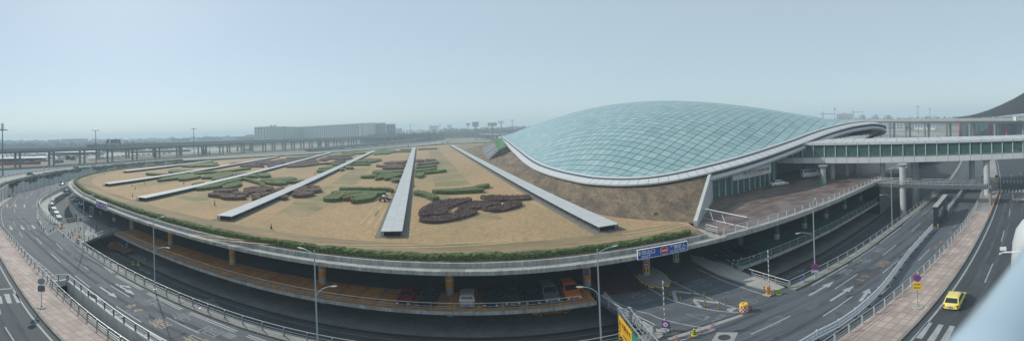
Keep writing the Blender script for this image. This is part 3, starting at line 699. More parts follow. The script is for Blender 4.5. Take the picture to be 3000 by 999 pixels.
def bed_mesh(P,h,kind,seed):
    d=min(p.to_2d().length for p in P); cell=.55 if d<120 else (1.1 if d<220 else 2.2)
    rnd=random.Random(seed); Q=[Vector((p.x,p.y,0)) for p in P]; n=len(Q)
    # rounded, resampled outline
    out=[]
    for i in range(n):
        p0,p1,p2,p3=Q[i-1],Q[i],Q[(i+1)%n],Q[(i+2)%n]; L=(p2-p1).length; m1=(p2-p0)*L/max((p1-p0).length+L,.1); m2=(p3-p1)*L/max((p3-p2).length+L,.1); k=max(1,int(L/cell))
        for j in range(k):
            t=j/k; out.append((2*t**3-3*t*t+1)*p1+(t**3-2*t*t+t)*m1*.8+(-2*t**3+3*t*t)*p2+(t**3-t*t)*m2*.8)
    area=sum(out[i-1].x*out[i].y-out[i].x*out[i-1].y for i in range(len(out)))
    if area<0: out.reverse()
    bm=bmesh.new(); vs=[bm.verts.new((p.x,p.y,LZ+(h if kind!=S or d>130 else h*.72))) for p in out]
    try:
        f=bm.faces.new(vs)
    except Exception: bm.free(); return None
    f.normal_update(); bmesh.ops.triangulate(bm,faces=[f])
    bmesh.ops.subdivide_edges(bm,edges=[e for e in bm.edges if e.calc_length()>cell*2],cuts=2,use_grid_fill=True)
    bmesh.ops.triangulate(bm,faces=bm.faces[:]); bmesh.ops.subdivide_edges(bm,edges=[e for e in bm.edges if e.calc_length()>cell*1.8],cuts=1,use_grid_fill=True)
    be=[e for e in bm.edges if e.is_boundary]; r=bmesh.ops.extrude_edge_only(bm,edges=be); nv=[g for g in r['geom'] if isinstance(g,bmesh.types.BMVert)]
    low=set(nv)
    for v in nv: v.co.z=LZ-.02
    mid=[e for e in bm.edges if (e.verts[0] in low)!=(e.verts[1] in low)]
    bmesh.ops.subdivide_edges(bm,edges=mid,cuts=2)
    for v in bm.verts:
        if v.co.z>LZ+.02:
            q=noise.noise_vector(v.co*1.7)*.14+noise.noise_vector(v.co*5)*.07
            v.co+=Vector((q.x,q.y,q.z*(1.0 if kind==G else 1.8)))
            if v.co.z<LZ+h*.5: v.co+=Vector((q.x,q.y,0))*.5
    bmesh.ops.recalc_face_normals(bm,faces=bm.faces[:])
    mb=MB(); bm.verts.index_update(); mb.add([v.co.copy() for v in bm.verts],[tuple(v.index for v in f.verts) for f in bm.faces]); bm.free()
    if kind==S and d<130:      # upright bare twigs
        xs=[p.x for p in out]; ys=[p.y for p in out]; c=0; mb.cm=1
        def inside(x,y):
            r=False
            for i in range(len(out)):
                a,b=out[i-1],out[i]
                if (a.y>y)!=(b.y>y) and x<(b.x-a.x)*(y-a.y)/(b.y-a.y)+a.x: r=not r
            return r
        while c<int(abs(area)/2*20):
            x,y=rnd.uniform(min(xs)-.2,max(xs)+.2),rnd.uniform(min(ys)-.2,max(ys)+.2)
            if not inside(x,y): 
                continue
            c+=1; hh=h*rnd.uniform(.72,1.18); lx,ly=rnd.gauss(0,.1),rnd.gauss(0,.1); w=.045; an=rnd.uniform(0,3.14); u=Vector((math.cos(an)*w,math.sin(an)*w,0))
            b0=Vector((x,y,LZ+h*.3)); t0=Vector((x+lx,y+ly,LZ+hh)); mb.add([b0-u,b0+u,t0+u*.5,t0-u*.5],[(0,1,2,3)])
    return mb
# bays between the canopies, for telling the beds apart
CAN=[[at(*a,zt),at(*b,zt)] for a,b in (((366,501),(621,470.5)),((312,538),(815,458)),((413,579),(967,447)),((657,633),(1098,440.5)),((1147,678),(1213.5,431)),((1784,661),(1322.5,425)))]
def side(c,p): a,b=c; return (b.x-a.x)*(p.y-a.y)-(b.y-a.y)*(p.x-a.x)>0
BAYN=['beyond the farthest-left white canopy','between first and second white canopies from left','between second and third white canopies from left','between third and fourth white canopies from left','between fourth and fifth white canopies from left','right of the fifth white canopy','']
ORD=['nearest','second','third','fourth','fifth','sixth','seventh','eighth','ninth','tenth','eleventh','twelfth','thirteenth','fourteenth','fifteenth','sixteenth','seventeenth','eighteenth','nineteenth','twentieth']
KN={G:'clipped green topiary',B_:'rounded brown shrubs',S:'twiggy purple shrubs'}
grp={}
for i,(P,h,m,k) in enumerate(BEDS):
    c=sum((p for p in P),Vector())/len(P); b=sum(0 if side(cc,c) else 1 for cc in CAN); grp.setdefault((b,k),[]).append((c.to_2d().length,i))
for (b,k),L in grp.items():
    L.sort()
    for j,(d,i) in enumerate(L):
        P,h,m,kk=BEDS[i]; mb=bed_mesh(P,h,kk,i)
        if mb is None: continue
        lab=f"{KN[k]} {BAYN[b]}, "+('nearest the road' if j==0 else f'{ORD[j]} from the road')
        solo('shrub_bed' if k!=G else 'topiary_hedge',mb,[m,TWIG],lab,'hedge' if k==G else 'shrub',group='shrub beds patterned on the lawn')
TRK=mat('lawn_track',(.43,.31,.18),.95,var=.2,vscale=1.2)
for L in ([(560,690),(700,705),(900,718),(1100,722),(1300,719),(1500,706)],[(1065,655),(1090,630),(1108,606)],[(1085,665),(1105,640),(1120,612)],[(1180,690),(1240,672),(1330,655)],[(1610,612),(1560,585),(1500,550)],[(250,560),(300,580),(360,602),(450,632)],[(262,552),(300,566),(370,590)],[(1830,690),(1920,676),(2010,655)]):
    mb=MB(); P=smooth([at(x,y,LZ+.012) for x,y in L],6); w=.16
    for o in (-.6,.6): mb.strip(offset(P,o-w),offset(P,o+w))
    struct('lawn_track',mb,TRK)
# ================================================================ small lawn things
def stake(x,y,h,lab,m=STEELD,base=True):
    p=at(x,y,LZ); mb=MB(); mb.cyl(p.x,p.y,LZ,LZ+h,.07,8,.05)
    if base: mb.lathe([(.02,h*.55),(.13,h*.5),(.14,h*.15),(.2,0)],(p.x,p.y,LZ),8)
    solo('lawn_lamp',mb,m,lab,'lamp',loc=(p.x,p.y,LZ),group='small posts on the lawn')
for x,y,h,lab in ((387,547,1.1,'short dark post on the lawn by the second canopy, leftmost of a close pair'),(422.5,539,1.1,'short dark post on the lawn by the second canopy, rightmost of a close pair'),(388,576,1.0,'short dark post left of the near end of the third white canopy'),(538.5,540,1.3,'thin dark post on dry grass between second and third white canopies'),(629,602,1.5,'thin post on the lawn left of the fourth canopy end'),(795,671,.9,'small reddish post near the front edge of the lawn'),(891,575,1.0,'dark post in front of the low brown bed by the fourth canopy'),(923,514,1.4,'slim dark post beside the far part of the fourth canopy'),(1213.5,549,1.5,'dark post just right of the fifth white canopy'),(820,553,1.2,'dark post standing over the brown shrubs left of the fourth canopy'),(396,555,1.0,'pale thin stake between the two dark posts by the second canopy')):
    stake(x,y,h,lab,REDF if 'reddish' in lab else STEELD)
p=at(1922,646,LZ); t=thing('notice_board','small brown notice board on a post at the foot of the mound','notice',(p.x,p.y,LZ))
mb=MB(); mb.cyl(p.x,p.y,LZ,LZ+.95,.04,8); part('post',mb,STEELD,t)
mb=MB(); mb.box((p.x,p.y-.06,LZ+1.05),(.62,.05,.42),-.35); part('board',mb,mat('board_brown',(.25,.09,.05),.7),t)
# ================================================================ glass dome
RIMC=[(-6,256,16),(-1.4,204,12.6),(3.2,158,10.6),(5.4,132,9.9),(7.7,111.7,9.5),(10.2,98.5,9.4),(12.5,88.9,9.45),(14.6,82.2,9.5),(17,76,9.6),(22,69.5,9.9),(27,66.5,10.4),(34,65,11.4),(45,65.3,12.9),(60,68.8,14.8),(75,72.3,17),(88,74.6,18.4),(96,75.6,18.9),(104,76.6,19.0),(111,78,18.3),(116.5,80.8,17.0),(121,88,15.4),(123,108,13.5),(113,145,12),(100,175,11),(82,205,11),(60,232,12),(35,252,14),(10,264,16)]
def closed(P,n):
    P=[Vector(p) for p in P]; N=len(P); out=[]
    for i in range(N):
        p0,p1,p2,p3=P[i-1],P[i],P[(i+1)%N],P[(i+2)%N]; d1=(p2-p1).length; d0=(p1-p0).length; d2=(p3-p2).length
        m1=(p2-p0)*(d1/(d0+d1)); m2=(p3-p1)*(d1/(d1+d2))
        for k in range(n):
            t=k/n; out.append((2*t**3-3*t*t+1)*p1+(t**3-2*t*t+t)*m1+(-2*t**3+3*t*t)*p2+(t**3-t*t)*m2)
    return out
import numpy as np
def poisson_shell(rim,kfun,h=2.0,it=900):
    R=np.array(rim); x0,y0=R[:,0].min()-6,R[:,1].min()-6; nx=int((R[:,0].max()+6-x0)/h)+1; ny=int((R[:,1].max()+6-y0)/h)+1
    X=x0+np.arange(nx)*h; Y=y0+np.arange(ny)*h; GX,GY=np.meshgrid(X,Y)
    ins=np.zeros(GX.shape,bool); n=len(R)
    for i in range(n):
        a,b=R[i-1],R[i]
        if a[1]==b[1]: continue
        c=((a[1]>GY)!=(b[1]>GY))&(GX<(b[0]-a[0])*(GY-a[1])/(b[1]-a[1])+a[0]); ins^=c
    d=(GX[...,None]-R[:,0])**2+(GY[...,None]-R[:,1])**2; w=1/(d+1e-6)**2; Zb=(w*R[:,2]).sum(-1)/w.sum(-1)
    Z=Zb.copy(); K=kfun(GX,GY)*h*h; om=1.85
    red=((np.add.outer(np.arange(ny),np.arange(nx)))%2==0)
    for _ in range(it):
        for m in (red,~red):
            S=np.zeros_like(Z); S[1:-1,1:-1]=(Z[:-2,1:-1]+Z[2:,1:-1]+Z[1:-1,:-2]+Z[1:-1,2:]+K[1:-1,1:-1])/4
            mm=m&ins; Z[mm]+=om*(S[mm]-Z[mm])
    return x0,y0,h,Z
def sample(G,x,y):
    x0,y0,h,Z=G; u=(x-x0)/h; v=(y-y0)/h; i=np.clip(u.astype(int),0,Z.shape[1]-2); j=np.clip(v.astype(int),0,Z.shape[0]-2); a=u-i; b=v-j
    return Z[j,i]*(1-a)*(1-b)+Z[j,i+1]*a*(1-b)+Z[j+1,i]*(1-a)*b+Z[j+1,i+1]*a*b
RIM=closed(RIMC,10); NR=len(RIM); DC=Vector((48,150,0)); SHG=poisson_shell([tuple(p) for p in RIM],lambda X,Y:.0160*np.clip(1-.36*(X-57)/60+.3*(Y-150)/90,.1,3),2.0,500)
def outward(i,d,dz):
    t=RIM[(i+1)%NR]-RIM[i-1]; t.z=0; t.normalize(); n=Vector((t.y,-t.x,0)); p=RIM[i]+n*d; return Vector((p.x,p.y,RIM[i].z+dz))
# ring runs anticlockwise seen from above? make sure outward points away from the centre
if (outward(0,1,0)-DC).to_2d().length<(RIM[0]-DC).to_2d().length:
    _o=outward
    def outward(i,d,dz): return _o(i,-d,dz)
GLASS=grid_mat('dome_glass',(.185,.345,.35),(.29,.44,.435),(.028,.036,.04),2.0,2.6,R(24),.20,.27,0.,.9,wl2=.20,ang2=R(121),var=.10)
dome=thing('dome_hall','huge low shell roof of aqua glass panes rising beyond the lawn','building',(40,155,0))
mb=MB(); nr=32; V=[]
for k in range(nr+1):
    r=k/nr
    for q in RIM:
        px_,py_=DC.x+(q.x-DC.x)*r,DC.y+(q.y-DC.y)*r; zs=float(sample(SHG,np.array([px_]),np.array([py_]))[0]); w_=r**10; V.append((px_,py_,zs*(1-w_)+q.z*w_))
F=[]
for k in range(nr):
    for j in range(NR):
        a=k*NR+j;b=k*NR+(j+1)%NR
        F.append((a,a+NR,b+NR,b) if k else (a,a+NR,b+NR))
mb.add(V,F); gl=part('glass_shell',mb,GLASS,dome,smooth=True)
# light edge panes, gutter, white band
def ringstrip(mb,d0,z0,d1,z1,rng=None):
    rng=rng or range(NR+1); A=[outward(i%NR,d0,z0) for i in rng]; B=[outward(i%NR,d1,z1) for i in rng]; mb.strip(A,B)
mb=MB(); ringstrip(mb,-.75,.36,-.05,.10); part('edge_pane',mb,mat('edge_pane',(.50,.55,.55),.4),dome)
mb=MB(); ringstrip(mb,-.10,.16,.62,-.06); ringstrip(mb,.62,-.06,.62,-.3); part('gutter',mb,mat('gutter_dark',(.06,.062,.065),.6),dome)
BANDM=PANEL
mb=MB(); ringstrip(mb,.62,-.09,2.35,-.72); ringstrip(mb,2.35,-.72,2.3,-1.02); ringstrip(mb,2.3,-1.02,-.5,-1.0); band_=part('rim_band',mb,BANDM,dome)
mb=MB(); acc=0
for i in range(NR):
    seg=(RIM[(i+1)%NR]-RIM[i]).length; k=acc
    while k<seg:
        t=k/seg; a=outward(i,.64,-.09).lerp(outward((i+1)%NR,.64,-.09),t); b=outward(i,2.37,-.70).lerp(outward((i+1)%NR,2.37,-.70),t); tv=(RIM[(i+1)%NR]-RIM[i]).normalized()*.045
        up=Vector((0,0,.012)); mb.quad(a-tv+up,b-tv+up,b+tv+up,a+tv+up); k+=1.75
    acc=k-seg
part('band_joint',mb,mat('band_joint',(.22,.225,.23),.7),dome)
mb=MB(); ringstrip(mb,2.2,-.95,1.7,-1.35); part('rim_shadow_gap',mb,BLACK,dome)  # solid black strip: shade under the rim band put in as colour
# tube arch along the open side
i0=min(range(NR),key=lambda i:(RIM[i]-Vector((34,65,11.4))).length); i1=min(range(NR),key=lambda i:(RIM[i]-Vector((121,89,15.4))).length)
mb=MB(); tp=[outward(i%NR,1.75,-2.15) for i in range(i0,i1+1)]; tp.append(Vector((tp[-1].x-1.2,tp[-1].y+4,11.5))); mb.tube(tp,.62,12); part('arch_tube',mb,mat('tube_metal',(.52,.54,.55),.35,.3,var=.08,vscale=.6),dome,smooth=True)
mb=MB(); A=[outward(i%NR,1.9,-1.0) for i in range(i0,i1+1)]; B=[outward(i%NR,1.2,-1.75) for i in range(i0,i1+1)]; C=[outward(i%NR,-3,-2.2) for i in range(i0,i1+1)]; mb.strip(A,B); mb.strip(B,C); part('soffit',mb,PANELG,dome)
# storefront glazing under the rim
FA=[Vector((36.9,64.9,0)),Vector((44.7,66.9,0)),Vector((50.4,68.4,0)),Vector((58.5,70.8,0))]
def rimz(x):
    best=min(range(i0,i1),key=lambda i:abs(RIM[i].x-x)+ (0 if RIM[i].y<90 else 99)); return RIM[best].z
PZ=5.1
sf=[]
mb=MB(); mb.strip([(p.x,p.y,PZ) for p in FA],[(p.x,p.y,rimz(p.x)-1.6) for p in FA]); store=part('storefront',mb,GLASSG,dome)
mb=MB(); mb2=MB()
for k,(q,a) in enumerate(along(FA,1.9)):
    c=(q.x+math.sin(a)*.12,q.y-math.cos(a)*.12); z1=rimz(q.x)-1.7; mb.box((c[0],c[1],(PZ+z1)/2),(.32 if k%2==0 else .2,.3,z1-PZ),a)
part('mullion',mb,mat('mullion_pale',(.42,.47,.44),.5),store)
mb=MB(); mb.strip([(p.x+.03,p.y-.12,PZ+2.65) for p in FA],[(p.x+.03,p.y-.12,PZ+2.85) for p in FA]); part('transom',mb,STEELD,store)
mb=MB(); mb.strip([(p.x+.05,p.y-.14,PZ) for p in FA],[(p.x+.05,p.y-.14,PZ+.18) for p in FA]); part('sill',mb,STEELD,store)
# dark louvred wall to the right and rear walls below the roof
mb=MB(); DW=[Vector((58.5,70.8,0)),Vector((60,78,0)),Vector((76,84,0)),Vector((92,90,0))]; mb.strip([(p.x,p.y,PZ) for p in DW],[(p.x,p.y,13.2) for p in DW]); part('louvred_wall',mb,grid_mat('louvre',(.05,.055,.06),(.06,.065,.07),(.025,.027,.03),50.,.3,0,.0,.6,plane='XZ',wl2=.12),dome)
mb=MB()
for k,(q,a) in enumerate(along([Vector((80,82,0)),Vector((112,92,0))],3.6)):
    z=zat(2490,396,q.x,q.y); 
    for r_ in range(2): mb.box((q.x,q.y,13.6+r_*1.5),(2.5,.1,.9),a)
part('roof_light',mb,mat('roof_light',(.42,.60,.60),.3),dome)
mb=MB(); mb.strip([(76,84,13.2),(114,94,13.2)],[(76,84,17.2),(114,94,17.0)]); part('inner_wall',mb,PANELG,dome)
for nm,L in (('side_wall',[(-6,257),(10,265),(35,253),(60,233),(82,206),(100,176),(113,146),(123,108),(121,92)]),):
    mb=MB(); mb.strip([(x,y,0) for x,y in L],[(x,y,10) for x,y in L]); part(nm,mb,CONC,dome)
# banner on the storefront
b0,b1=Vector((42.6,66.35-.35,0)),Vector((55.8,70.0-.35,0)); bd=(b1-b0).normalized(); bn=Vector((bd.y,-bd.x,0))
t=thing('shop_banner','wide white shop banner with red lettering hung over the glass storefront','banner',(49,68,PZ))
mb=MB(); za,zb=8.0,11.0; n=bn*.06
mb.quad(b0+Vector((0,0,za)),b1+Vector((0,0,za)),b1+Vector((0,0,zb+1.0)),b0+Vector((0,0,zb)))
q=[b0+n,b1+n]; mb.quad(q[0]+Vector((0,0,za)),q[1]+Vector((0,0,za)),q[1]+Vector((0,0,zb+1.0)),q[0]+Vector((0,0,zb)))
part('cloth',mb,mat('banner_cloth',(.80,.82,.80),.7),t)
def onb(s,z): return b0+bd*s+n*1.6+Vector((0,0,z))
L=(b1-b0).length; up=(0,0,1)
mb=MB(); text(mb,'国门汇',onb(L*.36,10.1),bd,up,1.2,3.6); part('headline',mb,BLACK,t)
mb=MB()
for i,s in enumerate(('机票王','老乐汇','乐餐宴','文套套','新知厅','乐途园')): text(mb,s,onb(L*(.30+i*.117),9.1),bd,up,.62,1.3)
part('red_lettering',mb,mat('banner_red',(.30,.02,.04),.6),t)
mb=MB(); text(mb,'餐饮 购物 休闲 娱乐 商务 旅行 文化',onb(L*.50,8.45),bd,up,.2,6.6); part('small_lettering',mb,STEELD,t)
mb=MB(); mb.quad(onb(L*.07,9.6),onb(L*.11,9.6),onb(L*.11,10.3),onb(L*.07,10.3)); lg=part('emblem',mb,mat('banner_red',(.30,.02,.04)),t); mb=MB(); mb.quad(onb(L*.115,9.6),onb(L*.145,9.6),onb(L*.145,10.3),onb(L*.115,10.3)); part('emblem_gold',mb,YEL,lg)
mb=MB(); text(mb,'国门汇',onb(L*.105,9.2),bd,up,.38,1.1); part('emblem_lettering',mb,STEELD,t)
mb=MB(); rr=random.Random(4); pts=[onb(L*.9+rr.uniform(-1.1,1.0),11.2+rr.uniform(-.7,.35)) for _ in range(26)]
for p in pts: mb.lathe([(.02,-.02),(.26,0),(.02,.02)],(0,0,0),6) if False else mb.quad(p+bd*-.25,p+Vector((0,0,-.25)),p+bd*.25,p+Vector((0,0,.25)))
part('red_leaves',mb,mat('leaf_red',(.55,.05,.03),.6),t)
# mound ------------------------------------------------------------
FOOT=[]
i_a=min(range(NR),key=lambda i:(RIM[i]-Vector(RIMC[0])).length); i_b=min(range(NR),key=lambda i:(RIM[i]-Vector((33.8,65,11.3))).length)
idx=list(range(i_a,i_b+1)); foot=smooth(V2([(-38.2,285),(-22.3,215),(-8.0,152),(1.9,110),(6.1,92),(10.4,74),(14.2,60),(24.3,49.6)]),12)
fl_=length(foot); mb=MB(); rows=[]
n=len(idx); rl=[0]
for a,b in zip(idx,idx[1:]): rl.append(rl[-1]+(RIM[b]-RIM[a]).length)
fp=along(foot,fl_/(n*2))
def foot_at(t): 
    d=t*fl_; acc=0
    for a,b in zip(foot,foot[1:]):
        l=(b-a).length
        if d<=acc+l+1e-6: return a.lerp(b,(d-acc)/l)
        acc+=l
    return foot[-1]
for j,i in enumerate(idx):
    t=(rl[j]/rl[-1]); top=outward(i,1.5,-1.12); 
    if i>=i_b-8: top.z=min(top.z,outward(i,1.5,-1.12).z)
    f=foot_at(min(1,t**.94)); row=[]
    for k in range(9):
        s=k/8; p=f.lerp(Vector((top.x,top.y,0)),s); z=LZ-.03+(top.z-LZ)*(s**1.25*.9+.1*s); 
        z+=noise.noise(Vector((p.x*.15,p.y*.15,3)))*.25*math.sin(s*3.14)
        row.append(Vector((p.x,p.y,z)))
    rows.append(row)
wA,wB=Vector((24.6,48.8,0)),Vector((36.0,64.0,0)); rows.append([Vector((*wA.lerp(wB,k/8)[:2],LZ-.03+4.55*((k/8)**1.1))) for k in range(9)]); n+=1
V=[p for r in rows for p in r]; F=[(a*9+k,a*9+k+1,(a+1)*9+k+1,(a+1)*9+k) for a in range(n-1) for k in range(8)]
mb.add(V,F); struct('mound',mb,MOUNDM,smooth=True)
mb=MB(); mb.poly([(-44,285,LZ+.004),(-6,257,LZ+.004),(10,265,LZ+.004),(30,300,LZ+.004),(0,380,LZ+.004),(-50,392,LZ+.004),(-62,360,LZ+.004)]); struct('lawn_patch',mb,LAWNE)
# wedge wall at the plaza
A=Vector((24.6,48.8,0)); B=Vector((36.0,64.0,0)); dd=(B-A).normalized(); nn=Vector((dd.y,-dd.x,0))*.55
mb=MB(); zb=10.9
V=[A+Vector((0,0,5)),B+Vector((0,0,5)),B+Vector((0,0,zb)),A+Vector((0,0,6.0)),A+nn+Vector((0,0,5)),B+nn+Vector((0,0,5)),B+nn+Vector((0,0,zb)),A+nn+Vector((0,0,6.0))]
mb.add(V,[(0,1,2,3),(7,6,5,4),(3,2,6,7),(0,3,7,4),(1,5,6,2)]); solo('wedge_wall',mb,mat('concrete_pale',(.50,.51,.50),.8,var=.1,vscale=.4),'pale sloping concrete wedge wall between the grass mound and the paved plaza','wall')
# green entrance wedge at the left tip
t=thing('mound_skylight','sloped green panel with white fins set into the far left end of the mound','skylight',(-12,205,LZ))
g=[(1466,403),(1447,414),(1460,439),(1481,428)]
def gp(x,y,z): return at(x,y,z)
a_=gp(1466,402,15.3);b_=gp(1446,415,13.4);c_=gp(1461,439,10.8);d_=gp(1482,429,12.2)
mb=MB(); mb.quad(a_,b_,c_,d_); part('green_panel',mb,mat('panel_green',(.04,.15,.04),.8,var=.2,vscale=.3),t)
e_=gp(1400,441,LZ+.7); f_=gp(1432,466,LZ+1.0)
off=Vector((0,0,-.15)); mb=MB(); mb.quad(b_+off,e_+off,f_+off,c_+off); part('dark_slats',mb,mat('slat_blue_grey',(.05,.065,.085),.6),t)
mb=MB(); dn=Vector((0,0,-6))
for u_,v_ in ((d_,c_),(c_,f_),(f_,e_),(e_,b_),(b_,a_)): mb.quad(u_+dn,v_+dn,v_+Vector((0,0,-.17)),u_+Vector((0,0,-.17)))
part('side_wall',mb,MOUNDM,t)
for s0 in (.34,.55,.86,1.0):
    A=b_.lerp(c_,s0);B=e_.lerp(f_,s0); mb=MB(); mb.tube([A+Vector((0,0,.15)),B+Vector((0,0,.15))],.2 if s0<1 else .14,6); part('fin',mb,PANEL,t)
mb=MB(); A=d_; B=f_; mb.tube([A+Vector((0,0,.2)),B.lerp(A,.02)],.22,6); part('edge_beam',mb,PANELG,t)
# ================================================================ plaza
pe=[p for p in S_LIP if p.x>24.3]
pr=[(90,57.5),(112,66),(140,80),(175,100)]
PLE=smooth([Vector((p.x,p.y,0)) for p in pe[::6]]+[pe[-1]]+[Vector((x,y,0)) for x,y in pr],4)
mb=MB(); mb.poly([(p.x,p.y,PZ) for p in offset(PLE,.9)]+[(170,130,PZ),(112,130,PZ),(70,110,PZ),(37,66,PZ),(24.8,49.1,PZ)]); struct('plaza',mb,PLAZA)
mb=MB(); mb.slab(PLE,offset(PLE,1.0),4.46,PZ-.03); mb.slab(offset(PLE,-.0),offset(PLE,.75),PZ-.03,PZ+.06); struct('plaza_edge',mb,CONC)
mb=MB(); mb.slab(offset([p for p in PLE if p.x>74],1.0),offset([p for p in PLE if p.x>74],22),4.4,PZ-.04); mb.wall([p for p in PLE if p.x>74],-3.5,4.46); struct('plaza_deck',mb,CONCD)
mb=MB(); mb.poly([(p.x,p.y,PZ+.006) for p in (at(2595,500,PZ),at(2560,515,PZ),at(2590,525,PZ),at(2640,505,PZ),at(2660,488,PZ),at(2620,486,PZ))]); struct('plaza_pale_patch',mb,CONCROAD)
# ================================================================ glazed footbridge from dome to terminal
N0=Vector((60.6,75.4,0)); N1=Vector((103,8.4,0)); bd2=(N1-N0); BL=bd2.length; bd2.normalize(); bnn=Vector((-bd2.y,bd2.x,0))  # left normal = away from camera
ang=math.atan2(bd2.y,bd2.x)
br=thing('glazed_bridge','long elevated glazed walkway with pale roof running from the glass dome to the right','bridge',(N0.x,N0.y,0))
def bp(s,o,z): q=N0+bd2*s+bnn*o; return Vector((q.x,q.y,z))
def bq(mb,s0,s1,o,z0,z1): mb.quad(bp(s0,o,z0),bp(s1,o,z0),bp(s1,o,z1),bp(s0,o,z1))
W=13.0
mb=MB()
for o in (0,W): bq(mb,0,BL,o,9.4,10.8); bq(mb,0,BL,o+(.25 if o==0 else -.25),10.95,10.96)
mb.quad(bp(0,-.0,9.4),bp(BL,0,9.4),bp(BL,W,9.4),bp(0,W,9.4)); mb.quad(bp(0,0,10.95),bp(BL,0,10.95),bp(BL,.4,11.0),bp(0,.4,11.0)); part('fascia',mb,PANEL,br)
mb=MB(); mb.quad(bp(0,.3,10.9),bp(BL,.3,10.9),bp(BL,W-.3,10.9),bp(0,W-.3,10.9)); part('floor',mb,PANELG,br)
mb=MB(); bq(mb,0,BL,.25,10.8,13.9); bq(mb,0,BL,W-.25,10.95,13.9); gz=part('glazing',mb,mat('bridge_glass',(.055,.135,.125),.08,spec=.9,alpha=.80),br)
mb=MB(); k=int(BL/2.7)
for i in range(k+1):
    s=i*BL/k
    for o in (.14,W-.14):
        c=bp(s,o,12.5); mb.box(c,(.16,.26,3.2),ang)
part('mullion',mb,PANEL,gz)
mb=MB()
for i in range(k+1):
    s=i*BL/k; c=bp(s,-.012,10.17); mb.box(c,(.07,.03,1.56),ang); c=bp(s,-.26,14.2); mb.box(c,(.07,.04,.66),ang)
part('panel_joint',mb,mat('band_joint',(.22,.225,.23)),br)
prof=[(-.25,13.9),(-.25,14.5),(2.2,14.62),(5.5,14.8),(8.2,14.9),(11,14.75),(W+.25,14.5),(W+.25,13.9)]
mb=MB()
for (o0,z0),(o1,z1) in zip(prof,prof[1:]): mb.quad(bp(-2,o0,z0),bp(BL,o0,z0),bp(BL,o1,z1),bp(-2,o1,z1))
mb.quad(bp(-2,-.25,13.9),bp(-2,W+.25,13.9),bp(BL,W+.25,13.9),bp(BL,-.25,13.9)); rf=part('roof',mb,mat('bridge_roof',(.56,.58,.58),.45,.1,var=.06,vscale=.3),br)
mb=MB()
for i in range(0,int(BL/2.7)+3):
    s=-1+i*2.7
    for (o0,z0),(o1,z1) in zip(prof[1:6],prof[2:7]):
        w=.035 if i%2 else .06; mb.quad(bp(s-w,o0,z0+.012),bp(s+w,o0,z0+.012),bp(s+w,o1,z1+.012),bp(s-w,o1,z1+.012))
part('roof_joint',mb,STEELD,rf)
mb=MB()
for o,z in ((1.2,14.575),(2.2,14.625),(3.8,14.71),(5.5,14.805)): mb.quad(bp(-2,o-.04,z+.015),bp(BL,o-.04,z+.015),bp(BL,o+.04,z+.03),bp(-2,o+.04,z+.03))
part('roof_seam',mb,PANELG,rf)
for i in range(16):
    s=6+i*4.55
    if s>BL-3: break
    for dd_ in (-.8,.8):
        mb=MB(); c=bp(s+dd_,1.3,11.4); mb.box(c,(1.1,.6,.75),ang); part('seat_bench',mb,mat('bench_white',(.62,.70,.66),.5),br)
mb=MB(); bq(mb,0,BL,W*.55,10.95,14.05); part('inner_partition',mb,mat('inner_dark',(.03,.045,.05),.5,var=.5,vscale=.3),br)
for c,zb in ((Vector((64.6,61.2,0)),PZ),(Vector((71.5,64.5,0)),PZ),(Vector((77.0,64.5,0)),PZ),(Vector((83.5,66.5,0)),PZ)):
    mb=MB(); mb.cyl(c.x,c.y,zb,8.6,.62,18); mb.tube([(c.x,c.y,8.6),(c.x,c.y,9.42)],.62,18,True,1.2); part('column',mb,PANELG,br,smooth=False)
for P,r in (((75.0,46.0),.72),((90.6,30.9),.78),((86.5,49.5),.7),((89.5,50.5),.7),((80,55),.7),((97.5,37.5),.8)):
    mb=MB(); mb.cyl(P[0],P[1],-3.45,8.8,r,20); mb.tube([(P[0],P[1],8.8),(P[0],P[1],9.42)],r,20,True,r*1.7); part('column',mb,mat('column_pale',(.47,.48,.48),.6,var=.08,vscale=.5),br,smooth=False)
# lower second walkway behind
b2=thing('lower_walkway','lower glazed walkway band just visible under the right part of the elevated bridge','bridge',(90,45,0))
mb=MB(); o=W+3
bq(mb,34,BL+8,o,7.6,8.7); mb.quad(bp(34,o,7.6),bp(BL+8,o,7.6),bp(BL+8,o+6,7.6),bp(34,o+6,7.6)); part('fascia',mb,PANELG,b2)
mb=MB(); bq(mb,34,BL+8,o+.1,8.7,10.4); part('glazing',mb,GLASSG,b2)
mb=MB(); mb.quad(bp(34,o,10.4),bp(BL+8,o,10.4),bp(BL+8,o+6,10.4),bp(34,o+6,10.4)); part('roof',mb,PANELG,b2)
mb=MB()
for i in range(16): c=bp(34+i*3.2,o-.02,8.9); mb.box(c,(.1,.1,2.6),ang)
part('mullion',mb,PANEL,b2)
# ================================================================ railings
def railing(line,z,label,h=1.05,step=2.3,rails=(.35,.62,1.05),m=STEEL,topr=.04,postd=(.09,.16),grp='metal railings along the roads',tilt=True,curb=0.,zf=None):
    L=[Vector((p.x,p.y,(zf(p) if zf else z))) for p in line]; o=L[len(L)//2]
    t=thing('metal_railing',label,'railing',(o.x,o.y,o.z),0,grp)
    
    for k,r in enumerate(rails):
        mb=MB(); mb.tube([p+Vector((0,0,r)) for p in L],topr if k==len(rails)-1 else .022,6); part('rail',mb,STEELL if k==len(rails)-1 else m,t)
    pm=None
    pts=along(L,step)
    if len(pts)>96: pts=along(L,length(L)/95)
    for q,a in pts:
        if pm is None:
            mb=MB(); mb.box((0,0,h*.45),(postd[0],postd[1],h*.9)); mb.box((0,.03,h*.93),(postd[0]*1.02,postd[1]*.6,h*.12)); mb.box((0,0,.015),(.2,.24,.03)); pm=part('post',mb,m,t,False)
            o2=pm
        else: o2=pm.copy(); link(o2); o2.parent=t
        o2.location=(q.x-o.x,q.y-o.y,q.z-o.z); o2.rotation_euler=(0,0,a)
    return t
dlx=[p for p in offset(S_LIP,.35)]
